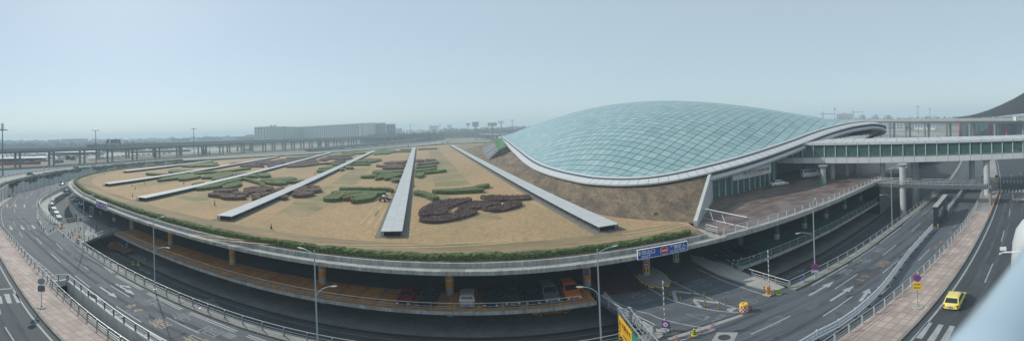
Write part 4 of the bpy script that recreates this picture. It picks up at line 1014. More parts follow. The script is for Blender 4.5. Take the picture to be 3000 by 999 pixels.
railing([p for p in dlx if -73.2<p.x<8.3],-.21,'grey railing along the edge of the orange parking deck',step=2.55)
railing([p for p in dlx if p.x>27.6],-.21,'grey railing along the edge of the green parking deck at right',step=2.2)
railing([p for p in offset(S_LIP,.33) if -150<p.x<-89],-.2,'railing on the curved wall beside the sunken minibus lane',step=2.0)
railing(offset(PLE,.35),PZ+.06,'pale railing along the edge of the red paved plaza',step=2.1,m=STEELL)
railing(offset(FB_L,.0),.14,'long railing between the main road and lower road, left of the entry',step=2.45)
railing([p for p in FB_R if p.x<112],.14,'railing between the main road and lower road, right of the entry',step=2.45)
railing([p for p in RAMP if p.x>-160],.25,'curved railing round the sunken minibus lane at left',step=2.0)
railing(offset([p for p in L1 if p.x<.2],-.1),.12,'metal railing along the pink pavement at left',step=2.25)
railing(offset([p for p in L1 if 8<p.x<98],-.1),.12,'metal railing along the pink pavement at right',step=2.1,m=STEELL)
railing(offset(SLOT,.15),.35,'dark weathered railing round the narrow ramp slot at left',h=.95,rails=(.3,.6,.95),m=STEELD,step=2.2)
railing(smooth(V2([(-48.95,18.3),(-49,19.4),(-48.6,20.5)]),3),.35,'short end railing across the head of the ramp slot',h=.95,rails=(.3,.6,.95),m=STEELD,step=1.1)
z1=lambda p:.0-.18*min(1,max(0,(p.y-32)/9.5))
railing(smooth(V2([(11.6,31.3),(10.0,36),(8.5,41.0)]),4),0,'railing on the left side of the garage entry with the blue exit sign',step=1.9,zf=z1)
railing(smooth(V2([(28.2,32.6),(27.6,37),(27.0,41),(27.0,44.3)]),4),0,'railing on the right side of the garage entry with the blue exit sign',step=2.0,zf=z1)
railing(smooth(V2([(-86.6,34.3),(-87.6,39.5),(-88.9,45.0)]),4),-.05,'railing on the left side of the far left garage exit deck',step=1.8)
railing(smooth(V2([(-67.1,31.0),(-70.6,37),(-73.0,42.6)]),4),-.08,'railing on the right side of the far left garage exit deck',step=1.7)
railing([p for p in offset(WALLB,.3) if p.y<62],4.95,'dark railing on top of the pale retaining wall at far left',m=STEELD,step=1.8)
railing(offset(WR,14.3)[6:40],4.41,'thin dark fence along the terrace road at far left',m=STEELD,step=4)
q0=at(2097,692,PZ);q1=at(2114,699,PZ)
railing(smooth([Vector((24.9,45.6,0)),Vector((25.4,43.3,0))],4),PZ,'short return railing at the corner of plaza and planting bed',step=1.1,m=STEELL)
# white hoarding mesh fence on the plaza
A=Vector((25.2,49.0,0)); B=at(2196,657,PZ); B.z=0
t=thing('mesh_fence','white framed mesh fence with two slanted props across the plaza corner','fence',(A.x,A.y,PZ))
mb=MB(); A=at(2050,637,PZ); B=at(2190,669,PZ); mb.tube([A+Vector((0,0,1.65)),B+Vector((0,0,1.65))],.05,6); mb.tube([A+Vector((0,0,.1)),B+Vector((0,0,.1))],.05,6); part('frame',mb,PAINTW,t)
mb=MB()
for i in range(61):
    q=A.lerp(B,i/60); mb.tube([q+Vector((0,0,.1)),q+Vector((0,0,1.65))],.013 if i%15 else .035,4)
part('bars',mb,STEELD,t)
for s in (.25,.5):
    q=A.lerp(B,s); mb=MB(); mb.tube([q+Vector((0,0,1.3)),q+Vector((-.2,-1.3,.02))],.035,6); part('prop',mb,PAINTW,t)
# white and blue traffic barrier
BAR=smooth(V2([tuple(at(x,y,0)[:2]) for x,y in ((2330,1035),(2390,999),(2476,953),(2576,866),(2663,753),(2741,663))]),8)
BAR2=smooth(V2([tuple(at(x,y,0)[:2]) for x,y in ((2774,623),(2805,583),(2822,560))]),8)
def barrier(line,label,step=2.75):
    o=line[0]; t=thing('traffic_barrier',label,'barrier',(o.x,o.y,0)); pts=along(line,step); proto={}
    BLP=mat('barrier_blue',(.10,.22,.42),.5)
    for (q,a),(q2,a2) in zip(pts,pts[1:]):
        d=q2-q; L=d.length; an=math.atan2(d.y,d.x)
        if not proto:
            mb=MB(); mb.box((0,0,.6),(.1,.1,1.2)); mb.lathe([(.07,0),(.07,.06),(.01,.12)],(0,0,1.2),8); proto['p']=part('post',mb,PAINTW,t,False)
            mb=MB(); mb.box((0,0,.03),(.3,.55,.06)); mb.box((0,0,.1),(.18,.3,.1)); proto['f']=part('foot',mb,RUBBER,proto['p'],False)
            mb=MB(); mb.box((L/2,0,1.08),(L,.05,.07)); mb.box((L/2,0,.26),(L,.05,.07)); k=int(L/.16)
            for i in range(k): mb.box((.1+i*(L-.2)/(k-1),0,.67),(.06,.03,.8))
            proto['w']=part('panel',mb,PAINTW,t,False)
            mb=MB(); mb.box((L/2,0,.84),(L-.1,.02,.2)); mb.box((L/2,0,.48),(L-.1,.02,.2)); proto['b']=part('blue_strip',mb,BLP,proto['w'],False)
            P_,Wp=proto['p'],proto['w']
        else:
            P_=copy_tree(proto['p'],t); Wp=copy_tree(proto['w'],t)
        P_.location=(q.x-o.x,q.y-o.y,0); P_.rotation_euler=(0,0,an); Wp.location=(q.x-o.x,q.y-o.y,0); Wp.rotation_euler=(0,0,an)
    return t
barrier(BAR,'white and blue plastic barrier fence dividing the right road, in front of the dark billboard')
barrier(BAR2,'short run of white and blue barrier fence behind the dark billboard')
# advertising box
a=at(2741,668,0); b=at(2771,625,0); d=(b-a); L=d.length; d.normalize(); an=math.atan2(d.y,d.x); c=(a+b)/2; nrm=Vector((d.y,-d.x,0))
t=thing('advertising_box','big black freestanding advertising box between two runs of blue barrier','billboard',(c.x,c.y,0),an)
hh=zat(2742,595+11,a.x,a.y)
mb=MB(); mb.box((0,0,hh/2+.15),(L,.75,hh-.3)); part('body',mb,mat('advert_black',(.02,.022,.03),.4),t,False)
mb=MB(); mb.box((0,0,hh+.01),(L+.1,.95,.12)); part('cap',mb,CONC,t,False)
mb=MB(); text(mb,'国門',(-L*.18,-.39,hh*.58),(1,0,0),(0,0,1),hh*.32,L*.40); part('white_lettering',mb,mat('advert_white',(.55,.62,.72),.5),t,False)
mb=MB(); text(mb,'商业街',(L*.06,-.39,hh*.33),(1,0,0),(0,0,1),hh*.12,L*.25); part('red_lettering',mb,REDP,t,False)
mb=MB(); text(mb,'国门汇 购物 餐饮',(-L*.12,-.39,hh*.2),(1,0,0),(0,0,1),hh*.06,L*.4); part('small_lettering',mb,STEELL,t,False)
mb=MB()
for s,z,w,h in ((.33,.72,.035,.3),(.335,.45,.06,.26),(.37,.36,.03,.2),(.30,.36,.03,.2)): mb.box((L*s,-.385,hh*z),(L*w,.02,hh*h))
part('pink_figure',mb,mat('advert_pink',(.55,.28,.35),.6),t,False)
mb=MB(); mb.cyl(-L/2-.3,-.5,0,.9,.07,8); part('yellow_post',mb,YEL,t,False)
# ================================================================ street lamps
def lamp(x,y,h,arm_dir,label,z=.14,low=None,low_len=1.8,arm=1.5):
    t=thing('street_lamp',label,'street lamp',(x,y,z),0,'street lamps along the fences')
    LM=mat('lamp_metal',(.42,.50,.53),.4,.3)
    mb=MB(); mb.tube([(0,0,0),(0,0,h*.5),(0,0,h)],.085,10,True,.05); mb.box((0,0,.04),(.36,.36,.08)); part('pole',mb,LM,t,False)
    def arm_(ang_,z0,ln,rise):
        d=Vector((math.cos(ang_),math.sin(ang_),0)); P=[Vector((0,0,z0-rise))]
        for k in range(1,7):
            u=k/6; P.append(Vector((0,0,z0-rise+rise*math.sin(u*1.57)))+d*(ln*(1-math.cos(u*1.57)*.999)**1.0*1.0 if k else 0))
        mb=MB(); mb.tube(P,.035,8); a=part('arm',mb,LM,t,False)
        e=P[-1]; mb=MB(); p2=e+d*.62
        mb.tube([e-d*.05,e+d*.18,e+d*.5,p2],.045,8,True,.025); mb.box(tuple((e+d*.32)+Vector((0,0,-.01))),(.42,.15,.08),ang_); part('lamp_head',mb,mat('lamp_head',(.60,.64,.65),.4),a,False)
    arm_(arm_dir,h-.1,arm,.5)
    if low is not None: arm_(low,h*.63,low_len,1.2)
    return t
def plamp(bx,by,z,h,arm_dir,label,**k):
    p=at(bx,by,z); lamp(p.x,p.y,h,arm_dir,label,z=z,**k)
plamp(454,849,.14,10.1,R(100),'tall street lamp with low side arm on the left road fence, third from left',low=R(20))
plamp(247,726,.14,10.3,R(75),'street lamp at the corner of the far left garage exit deck',low=R(10))
plamp(148,652,.14,10.2,R(60),'street lamp beside the minibus lane railing near the orange gate')
plamp(114,606,.14,10.2,R(60),'street lamp where striped gore meets the curved railing')
plamp(128,556,.14,10.2,R(60),'farther thin street lamp inside the left road bend',low=R(190))
p=at(931,1008,.14); lamp(p.x,p.y,zat(925,734,p.x,p.y)-.14,R(165),'street lamp rising in front of the empty orange parking bays',z=.14,low=R(35),low_len=1.3)
p=at(1762,1008,.0); lamp(p.x,p.y,zat(1748,730,p.x,p.y),R(20),'street lamp in front of the orange car at the right end of the deck',z=0,low=R(165),low_len=1.3)
p=at(2388,813,.14); lamp(p.x,p.y,zat(2386,592,p.x,p.y),R(35),'street lamp carrying a blue and red round sign, right of the entry',z=.14,low=R(165),low_len=1.9)
p=at(2614,668,.14); lamp(p.x,p.y,zat(2612,505,p.x,p.y),R(35),'street lamp standing just left of the pale round bridge column',z=.14,low=R(165),low_len=2.2)
for px_,D,h,lab in ((310,235,9,'thin lamp post behind the ivy wall, nearest the elevated sign gantry'),(632,290,9,'thin lamp post before the elevated road, left of the hotel'),(402,250,9,'thin lamp post on the terrace road beyond the ivy wall')):
    q=polar(px_,D); lamp(q.x,q.y,h,R(200),lab,z=4.4)
# ================================================================ signs
def text_part(t,name,s,c,ux,uy,h,m,w=None):
    mb=MB(); text(mb,s,c,ux,uy,h,w); return part(name,mb,m,t)
def exit_sign(p0,p1,zlo,zhi,label,wrong=True):
    # outward normal faces the road
    d=(p1-p0); L=d.length; d.normalize(); n=Vector((d.y,-d.x,0)); t=thing('garage_sign',label,'sign',(p0.x,p0.y,zlo)); c=(p0+p1)/2; zc=(zlo+zhi)/2; h=zhi-zlo; a=math.atan2(d.y,d.x)
    mb=MB(); mb.box((c.x,c.y,zc),(L,.16,h),a); part('board',mb,BLUEP,t)
    f=n*.10; W=lambda s,z:c+d*(s*L)+f+Vector((0,0,zc+z*h))
    mb=MB()
    for s in (-.497,.497): q=W(s,0)-f*.1; mb.box(q,(.05,.2,h),a)
    for z in (-.49,.49): q=W(0,z)-f*.1; mb.box(q,(L,.2,.04),a)
    part('rim',mb,PAINTW,t)
    up=(0,0,1)
    text_part(t,'lettering','车场出口',W(-.33,.13),d,up,h*.50,PAINTW,L*.34); text_part(t,'lettering','EXIT',W(-.33,-.30),d,up,h*.22,PAINTW,L*.17)
    text_part(t,'lettering','严禁驶入',W(.30,.14),d,up,h*.50,PAINTW,L*.33); text_part(t,'lettering','DO NOT ENTER',W(.30,-.28),d,up,h*.26,PAINTW,L*.32)
    q=W(.02,0); mb=MB(); mb.tube([q,q+n*.03],h*.43,28); ds=part('no_entry_disc',mb,PAINTW,t); mb=MB(); mb.tube([q+n*.005,q+n*.045],h*.39,28); part('red_disc',mb,REDP,ds); mb=MB(); mb.box(q+n*.06,(h*.58,.02,h*.12),a); part('disc_bar',mb,PAINTW,ds)
    return t
x0,x1=15.2,24.2; p0=Vector((13.3,ybetween(S_LIP,13.3)-.2,0)); p1=Vector((19.85,ybetween(S_LIP,19.85)-.22,0))
exit_sign(p0,p1,zat(1870,761,p0.x,p0.y),zat(1867,733,p0.x,p0.y)+.02,'large blue exit sign with red no entry disc over the right garage entry')
p0=at(286,605,4.4);p1=at(317,617,4.4); p0.z=p1.z=0; p0.y-=.2;p1.y-=.2
exit_sign(p0,p1,4.35,6.05,'blue exit sign with no entry disc hanging over the far left garage deck')
def round_sign(x,y,z,h,label,disc,face=(0,-1),plate=None,base=True,r=.4,back=False,two=True):
    t=thing('road_sign',label,'road sign',(x,y,z)); fx=Vector((face[0],face[1],0)).normalized(); a=math.atan2(fx.x,-fx.y); ux=Vector((-fx.y,fx.x,0))
    mb=MB(); mb.tube([(x,y,z),(x,y,z+h)],.04,8); part('post',mb,STEEL,t)
    if base: mb=MB(); mb.lathe([(.55,0),(.55,.1),(.5,.13),(.12,.14),(.1,.3)],(x,y,z),24); part('base',mb,CONC,t)
    c=Vector((x,y,z+h-r+.1))+fx*.06
    if back:
        mb=MB(); mb.tube([c,c+fx*.02],r,24); part('disc',mb,STEEL,t)
    else:
        mb=MB(); mb.tube([c,c+fx*.02],r,24); dd=part('disc',mb,REDP,t); mb=MB(); mb.tube([c+fx*.004,c+fx*.03],r*.8,24); part('blue_face',mb,BLUEP,dd)
        mb=MB()
        for s in ((1,-1) if disc=='x' else (1,)):
            v=(ux*.7071*s*-1+Vector((0,0,.7071)))*r*.8; w=(ux*.7071+Vector((0,0,.7071*s)))*.05; q=c+fx*.036; mb.quad(q-v-w,q+v-w,q+v+w,q-v+w); mb.quad(q-v+w,q+v+w,q+v-w,q-v-w)
        part('red_bar',mb,REDP,dd)
    return t,c,fx,ux,a
p=at(2689,901,.12); hs=zat(2690,806,p.x,p.y)-.12
t,c,fx,ux,a=round_sign(p.x,p.y,.12,hs,'no parking sign with yellow plate on the pink pavement, near the yellow car','/',face=(-p.x,-p.y),r=.42)
q=c+Vector((0,0,-.95)); mb=MB(); mb.box(q,(.82,.03,.84),a); pl_=part('plate',mb,mat('plate_yellow',(.78,.50,.01),.5),t)
mb=MB(); q2=q+fx*.025; text(mb,'即上即走',q2+Vector((0,0,.2)),ux,(0,0,1),.2,.66); text(mb,'限时3分钟',q2+Vector((0,0,-.2)),ux,(0,0,1),.2,.66); part('lettering',mb,BLACK,pl_)
p=at(2920,557,.12); hs=zat(2920,513,p.x,p.y)-.12
t,c,fx,ux,a=round_sign(p.x,p.y,.12,hs,'distant no parking sign with yellow plate beside the right bridge column','/',face=(-p.x,-p.y),r=.42)
q=c+Vector((0,0,-1.05)); mb=MB(); mb.box(q,(1.0,.03,1.05),a); pl_=part('plate',mb,mat('plate_yellow',(.78,.50,.01)),t)
mb=MB(); q2=q+fx*.025; text(mb,'即上即走',q2+Vector((0,0,.25)),ux,(0,0,1),.25,.8); text(mb,'限时3分钟',q2+Vector((0,0,-.25)),ux,(0,0,1),.25,.8); part('lettering',mb,BLACK,pl_)
p=at(122,901,.12); hs=zat(113,817,p.x,p.y)-.12
t,c,fx,ux,a=round_sign(p.x,p.y,.12,hs,'round sign seen from behind on the pink pavement at far left','',face=(-p.x,-p.y),r=.42,back=True)
mb=MB(); mb.box(c+Vector((0,0,-.95)),(.82,.03,.84),a); part('plate',mb,STEELD,t)
p=at(2388,813,.14); c=Vector((p.x,p.y,zat(2388,781,p.x,p.y))); fx=Vector((-p.x,-p.y,0)).normalized(); ux=Vector((-fx.y,fx.x,0)); a=math.atan2(fx.x,-fx.y)
t=thing('road_sign','blue no stopping disc with red cross and white plate clamped to a lamp','road sign',tuple(c)); c=c+fx*.14
mb=MB(); mb.tube([c,c+fx*.03],.45,24); dd=part('disc',mb,REDP,t); mb=MB(); mb.tube([c+fx*.004,c+fx*.04],.37,24); part('blue_face',mb,BLUEP,dd); mb=MB()
for s in (1,-1):
    v=(ux*.7071*s*-1+Vector((0,0,.7071)))*.37; w=(ux*.7071+Vector((0,0,.7071*s)))*.045; q=c+fx*.046; mb.quad(q-v-w,q+v-w,q+v+w,q-v+w); mb.quad(q-v+w,q+v+w,q+v-w,q-v-w)
part('red_cross',mb,REDP,dd); mb=MB(); mb.box(c+Vector((0,0,-.68)),(.85,.03,.3),a); pp=part('plate',mb,PAINTW,t); mb=MB(); text(mb,'违停拖车',c+fx*.03+Vector((0,0,-.68)),ux,(0,0,1),.18,.7); part('lettering',mb,BLACK,pp)
# no left turn sign at entry
p=at(1953,988,0); t=thing('road_sign','blue square no left turn sign on a post by the left entry gate','road sign',tuple(p)); h=zat(1950,945,p.x,p.y); fx=Vector((-.75,-.65,0)).normalized(); ux=Vector((-fx.y,fx.x,0)); a=math.atan2(fx.x,-fx.y)
mb=MB(); mb.tube([tuple(p),(p.x,p.y,h+.5)],.045,8); part('post',mb,STEEL,t); c=Vector((p.x,p.y,h-.35))+fx*.07
mb=MB(); mb.box(c,(.72,.03,1.15),a); b_=part('board',mb,BLUEP,t); mb=MB(); mb.tube([c+fx*.02+Vector((0,0,.16)),c+fx*.03+Vector((0,0,.16))],.31,24); part('red_ring',mb,REDP,b_); mb=MB(); mb.tube([c+fx*.03+Vector((0,0,.16)),c+fx*.037+Vector((0,0,.16))],.235,24); part('white_face',mb,PAINTW,b_)
mb=MB(); q=c+fx*.045+Vector((0,0,.16)); mb.box(q+ux*.05+Vector((0,0,-.06)),(.05,.01,.2),a); mb.box(q+ux*-.01+Vector((0,0,.05)),(.16,.01,.05),a); v=(ux*.19+Vector((0,0,.19)))*-1; w=(ux*-.02+Vector((0,0,.02))); part('arrow',mb,BLACK,b_)
mb=MB(); q=c+fx*.052+Vector((0,0,.16)); v=(ux*-.16+Vector((0,0,.16))); w=(ux*.018+Vector((0,0,.018))); mb.quad(q-v-w,q+v-w,q+v+w,q-v+w); mb.quad(q-v+w,q+v+w,q+v-w,q-v-w); part('red_bar',mb,REDP,b_)
mb=MB(); mb.box(c+fx*.02+Vector((0,0,-.42)),(.68,.02,.26),a); pp=part('white_plate',mb,PAINTW,b_); mb=MB(); text(mb,'出口',c+fx*.04+Vector((0,0,-.42)),ux,(0,0,1),.15,.4)
part('lettering',mb,BLUEP,b_)
# small sign by the right railing
p=at(2347,827,.14); t=thing('fence_plate','small blue plate fixed low on the right road railing','sign',(p.x,p.y,.5)); mb=MB(); mb.box((p.x,p.y-.15,.72),(1.05,.03,.5),.08); part('board',mb,BLUEP,t); mb=MB(); text(mb,'禁止停车',(p.x,p.y-.18,.72),(1,.08,0),(0,0,1),.2,.85); part('lettering',mb,PAINTW,t)
# sign gantry over the main road
gx,gy=8.7,30.6; ztop=zat(1815,903,gx,gy)
t=thing('sign_gantry','lattice sign gantry with yellow and green direction boards beside the entry','sign',(gx,gy,0)); gd=(Vector((at(1902,1003,ztop-1.2).x,at(1902,1003,ztop-1.2).y,0))-Vector((gx+.4,gy,0))).normalized(); gn=Vector((gd.y,-gd.x,0))*1.0
if gn.x>0: gn=-gn
GL=9.0
for k,(ox,oy) in enumerate(((-.45,.1),(.45,-.1))):
    mb=MB(); mb.tube([(gx+ox,gy+oy,-3.4),(gx+ox,gy+oy,ztop)],.14,12); part('post',mb,STEEL,t)
    for i in range(5):
        mb=MB(); mb.tube([(gx+ox,gy+oy,.1+i*.36),(gx+ox,gy+oy,.28+i*.36)],.148,12); part('yellow_band',mb,YEL,t)
        mb=MB(); mb.tube([(gx+ox,gy+oy,.28+i*.36),(gx+ox,gy+oy,.46+i*.36)],.148,12); part('black_band',mb,BLACK,t)
G0=Vector((gx,gy,0)); 
def gq(s,o,z): q=G0+gd*s+gn*o; return Vector((q.x,q.y,z))
mb=MB()
for o in (-.45,.45):
    for z in (ztop-.1,ztop-1.15): mb.tube([gq(-.3,o,z),gq(GL,o,z)],.06,6)
    for i in range(12):
        s=i*GL/12; mb.tube([gq(s,o,ztop-.1),gq(s+GL/24,o,ztop-1.15),gq(s+GL/12,o,ztop-.1)],.03,5)
for i in range(12): mb.tube([gq(i*GL/12,-.45,ztop-.1),gq(i*GL/12,.45,ztop-.1)],.03,5)
for z in (1.6,ztop-.1,ztop-1.15): mb.tube([(gx-.45,gy+.1,z),(gx+.45,gy-.1,z)],.05,6)
part('truss',mb,STEEL,t)
mb=MB(); mb.tube([gq(GL-.4,-.4,0),gq(GL-.4,-.4,ztop)],.14,12); part('post',mb,STEEL,t)
def gboard(s0,s1,z0,z1,m): 
    mb=MB(); q=gq((s0+s1)/2,.62,(z0+z1)/2); mb.box(q,(s1-s0,.08,z1-z0),math.atan2(gd.y,gd.x)); return part('board',mb,m,t)
zt2=ztop-.45; yb=gboard(.35,3.75,zt2-2.0,zt2,SIGNY); gb=gboard(3.8,7.6,zt2-2.0,zt2,GREENP)
mb=MB(); gdir=gd; up=(0,0,1); text(mb,'长期停车',gq(2.35,.67,zt2-.55),gd,up,.62,2.35); text(mb,'Long-term Parking Area',gq(2.35,.67,zt2-1.12),gd,up,.17,2.4); text(mb,'PM2.5 停车区',gq(2.3,.67,zt2-1.6),gd,up,.3,1.9) if False else text(mb,'停车楼停车区',gq(2.3,.67,zt2-1.58),gd,up,.3,1.9); part('lettering',mb,BLACK,yb)
def garrow(s,z,h,m,par):
    mb=MB(); o=.672; mb.quad(gq(s-.07,o,z-h/2),gq(s+.07,o,z-h/2),gq(s+.07,o,z+h*.1),gq(s-.07,o,z+h*.1)); mb.add([gq(s-.22,o,z+h*.08),gq(s+.22,o,z+h*.08),gq(s,o,z+h/2)],[(0,1,2)]); part('arrow',mb,m,par)
garrow(.75,zt2-.95,1.5,BLACK,yb); garrow(4.5,zt2-1.05,1.5,PAINTW,gb)
mb=MB(); text(mb,'出口',gq(5.9,.67,zt2-.9),gd,up,.7,1.5); text(mb,'Exit',gq(5.9,.67,zt2-1.6),gd,up,.3); part('lettering',mb,PAINTW,gb)
# ================================================================ gates, bollards, drum, cones
def bollard_proto():
    t=thing('bollard','','bollard'); mb=MB(); mb.lathe([(.07,0),(.07,.78),(.04,.83)],(0,0,0),10); part('tube',mb,BLACK,t,False)
    mb=MB()
    for z in (.16,.38,.6): mb.lathe([(.078,z),(.078,z+.075)],(0,0,0),10)
    part('yellow_rings',mb,YEL,t,False); return t
bo=bollard_proto()
BR=[(137,290),(253,350),(370,408),(506,448),(650,478),(817,508),(313,222),(405,275),(509,330),(642,360),(750,400),(888,452),(1035,500),(250,765)]
ld=['far left of the gore, by the striped kerb','second along the lower line of the gore','third along the lower line of the gore, below the first chevron','fourth along the lower line of the gore','fifth along the lower line of the gore, below the second chevron','sixth and last along the lower line of the gore','first along the upper line of the gore, by the pillar island','second along the upper line of the gore','third along the upper line of the gore, at the chevron tip','fourth along the upper line of the gore','fifth along the upper line of the gore, at second chevron tip','sixth along the upper line of the gore','last before the red checked crash drum','alone beside the left orange gate cabinet']
for (x,y),l in zip(BR,ld):
    p=at(1900+x/3.917,780+y/3.917,-.15); p.z=zentry(p)
    place(bo,tuple(p),0,f'black and yellow bollard {l}','black and yellow bollards')
for (x,y),l in zip([(2239,858),(2268,866),(2261,869),(2262.5,868)][:3],['left of the right gate cabinet','just right of the right gate cabinet','in front of the right gate cabinet']):
    place(bo,tuple(at(x,y,0)),0,f'black and yellow bollard {l}','black and yellow bollards')
for k,(x,y) in enumerate([(1933,756),(2059,763),(2012,775),(2092,795)][1:2]): place(bo,(*at(x,y,-.2)[:2],-.2),0,'black and yellow bollard on the dark green parking floor','black and yellow bollards')
bo2=thing('slim_bollard','','bollard'); mb=MB(); mb.lathe([(.075,0),(.075,.8),(.04,.85)],(0,0,0),10); part('tube',mb,mat('bollard_dark',(.05,.04,.035),.6),bo2,False); mb=MB(); mb.lathe([(.083,.5),(.083,.66)],(0,0,0),10); part('reflector',mb,mat('reflector_brown',(.35,.10,.05),.5),bo2,False)
BLf=[(782,510),(818,490),(833,515),(858,472),(903,495),(920,450),(983,435),(1037,462),(1042,418),(1103,448),(1105,400),(435,375),(450,400),(475,430),(500,460),(575,475),(610,455),(880,585),(935,580)]
wd=['nearest the cone','second in the upper row','second in the lower row','third in the upper row','third in the lower row','fourth in the upper row','fifth in the upper row','fourth in the lower row','sixth in the upper row','last in the lower row','last in the upper row','at the top of the striped gore','second down the striped gore','third down the striped gore','fourth down the striped gore','at the bottom edge of the striped gore','at the right tip of the striped gore','left of the pale gate arm','right of the pale gate arm']
for (x,y),l in zip(BLf,wd):
    p=at(x/3.9,560+y/3.9,-.1); place(bo2,(p.x,p.y,-.02 if y>420 else -.12),0,f'dark bollard {l} at the far left garage exit','dark bollards at the far left exit')
def gate(px,py,topy,label,rz):
    p=at(px,py,0); z=.12; t=thing('barrier_gate',label,'gate',(p.x,p.y,z),rz); top=zat(px-3,topy,p.x,p.y)
    mb=MB(); mb.box((0,0,-.04),(1.1,.9,.1)); part('plinth',mb,CONC,t,False)
    mb=MB(); mb.lathe([(.26,0),(.26,.98),(.2,1.08)],(0,0,0),4); c=part('cabinet',mb,ORANGE,t,False); mb=MB(); mb.box((0,-.2,.55),(.2,.03,.5)); part('door',mb,mat('cabinet_orange_dark',(.6,.18,.015),.5),c,False)
    mb=MB(); mb.tube([(-.12,-.2,.95),(-.16,-.2,top-z)],.05,8); ar=part('arm',mb,PAINTW,t,False)
    mb=MB(); n=8
    for i in range(n): 
        a0=.95+(top-z-1)*(i+.1)/n; mb.tube([(-.13-.03*i/n,-.2,a0),(-.13-.03*i/n,-.2,a0+(top-z-1)/n*.42)],.055,8)
    part('red_stripes',mb,mat('stripe_red',(.32,.15,.14),.6),ar,False)
gate(1948,969,820,'orange barrier gate with raised arm on the left kerb of the garage entry',.3)
gate(2252,864,731,'orange barrier gate with raised arm on the right kerb of the garage entry',.3)
gate(233,703,645,'orange barrier gate with raised arm at the far left exit, beside the lamp',.2)
gate(182,667,660,'orange gate cabinet at the end of the minibus lane railing',.2)
p=at(2180,913,-.02); t=thing('crash_drum','fat yellow crash drum with red and white checks at the gore point','drum',tuple(p))
mb=MB(); mb.lathe([(.42,0),(.46,.1),(.46,.95),(.40,1.02),(.18,1.02),(.15,.9)],(0,0,0),20); part('barrel',mb,mat('drum_yellow',(.75,.45,.04),.5),t,False); mb=MB(); mb2=MB()
for i in range(16):
    for j in range(3):
        a=i*math.pi/8; (mb if (i+j)%2 else mb2).box((.465*math.cos(a),.465*math.sin(a),.28+j*.2),(.02,.185,.2),a)
part('red_checks',mb,REDP,t,False); part('white_checks',mb2,PAINTW,t,False)
p=at(2197,912,0); t=thing('warning_stand','small metal stand with red warning plate beside the crash drum','sign',tuple(p),.2); mb=MB(); mb.box((0,0,.5),(.62,.04,.42)); part('board',mb,STEEL,t,False); mb=MB(); mb.box((0,-.03,.52),(.36,.02,.24)); part('plate',mb,REDP,t,False); mb=MB()
for x in (-.25,.25): mb.box((x,0,.15),(.05,.35,.3))
part('legs',mb,STEEL,t,False)
dl_=thing('delineator','','post'); mb=MB(); mb.lathe([(.13,0),(.13,.03),(.05,.05),(.045,.72),(.02,.75)],(0,0,0),10); part('tube',mb,mat('delineator_orange',(.75,.16,.04),.5),dl_,False); mb=MB()
for z in (.35,.55): mb.lathe([(.052,z),(.052,z+.08)],(0,0,0),10)
part('reflector',mb,PAINTW,dl_,False)
for x,y,l in ((2022.5,987,'second from left'),(2051,978,'third from left'),(2082,967.6,'rightmost'),(1982,998,'leftmost')): place(dl_,tuple(at(x,y,.004)),0,f'slim orange delineator post at the front of the entry, {l} of four','orange delineators')
n_=34
for i in range(n_):
    s=i/(n_-1); q=at(2899+s*(2926-2899),630-s*(630-558),.13); o=place(dl_,(q.x+.3,q.y,.0),0,'slim orange delineator post in the dense row along the right kerb','orange delineator row on the right kerb')
lc=thing('lane_cone','','cone'); mb=MB(); mb.lathe([(.3,0),(.3,.04),(.22,.06),(.09,.7),(.07,.72)],(0,0,0),12); part('cone',mb,mat('cone_lime',(.45,.62,.03),.5),lc,False); mb=MB()
for z,r in ((.15,.2),(.33,.165),(.52,.128)): mb.lathe([(r+.005,z),(r-.015,z+.09)],(0,0,0),12)
part('black_bands',mb,BLACK,lc,False)
place(lc,tuple(at(2034,981.7,.004)),0,'lime and black striped cone among the orange delineators','cones'); place(lc,tuple(at(2282,862,0)),0,'lime and black striped cone right of the right gate','cones')
for x,y,l in ((390,775,'left'),(405.5,776,'middle'),(424,767,'right')): place(lc,(*at(x,y,-3.5)[:2],-3.5),0,f'lime and black cone on the dark lower road, {l} of three','cones')
rc=thing('traffic_cone','','cone'); mb=MB(); mb.lathe([(.22,0),(.22,.03),(.15,.05),(.04,.7),(.03,.72)],(0,0,0),12); part('cone',mb,mat('cone_dark_red',(.22,.06,.04),.6),rc,False); mb=MB(); mb.lathe([(.115,.25),(.085,.42)],(0,0,0),12); part('band',mb,STEELL,rc,False)
place(rc,tuple(at(206,698,0)),0,'lone dark cone on the far left exit deck','cones'); place(rc,tuple(at(187,694,0)),0,'small dark red cone beside a white line at far left exit','cones')
# lower road small things
p=at(372,733,-3.5)
b_=Vector((p.x,p.y,0)); t=thing('leaning_board','small cyan board leaning on a striped foot on the lower road','sign',(b_.x,b_.y,-3.4)); mb=MB(); mb.box((0,0,.95),(.55,.12,1.1),.3); part('board',mb,mat('board_cyan',(.06,.28,.42),.5),t,False); mb=MB(); mb.box((0,0,.2),(.5,.3,.4),.3); part('foot',mb,mat('cone_lime',(.45,.62,.03)),t,False)
p=at(2410,540,PZ); t=thing('litter_bin','green litter bin beside the plaza bridge column','bin',(p.x-.9,p.y-.5,PZ)); mb=MB(); mb.box((0,0,.7),(.6,.5,1.2)); part('body',mb,mat('bin_green',(.02,.30,.06),.5),t,False); mb=MB(); mb.box((0,0,1.35),(.66,.56,.12)); part('lid',mb,mat('bin_green_dark',(.015,.2,.05),.5),t,False)
mb=MB()
for x,y,l in ((46,575,''),):
    pass
p=at(29,579,.0); t=thing('road_hazard_post','squat grey hazard posts on the left road below the wall','post',(p.x,p.y,0)); mb=MB(); mb.box((0,0,.45),(.5,.5,.9)); part('post',mb,STEELD,t,False); mb=MB(); mb.box((-2.0,1.8,.3),(.6,.6,.6)); part('foot_block',mb,STEELD,t,False)
p=at(37,558,0); t=thing('wall_banner','faded red vertical banner on the pale retaining wall','banner',(p.x,p.y,1)); 
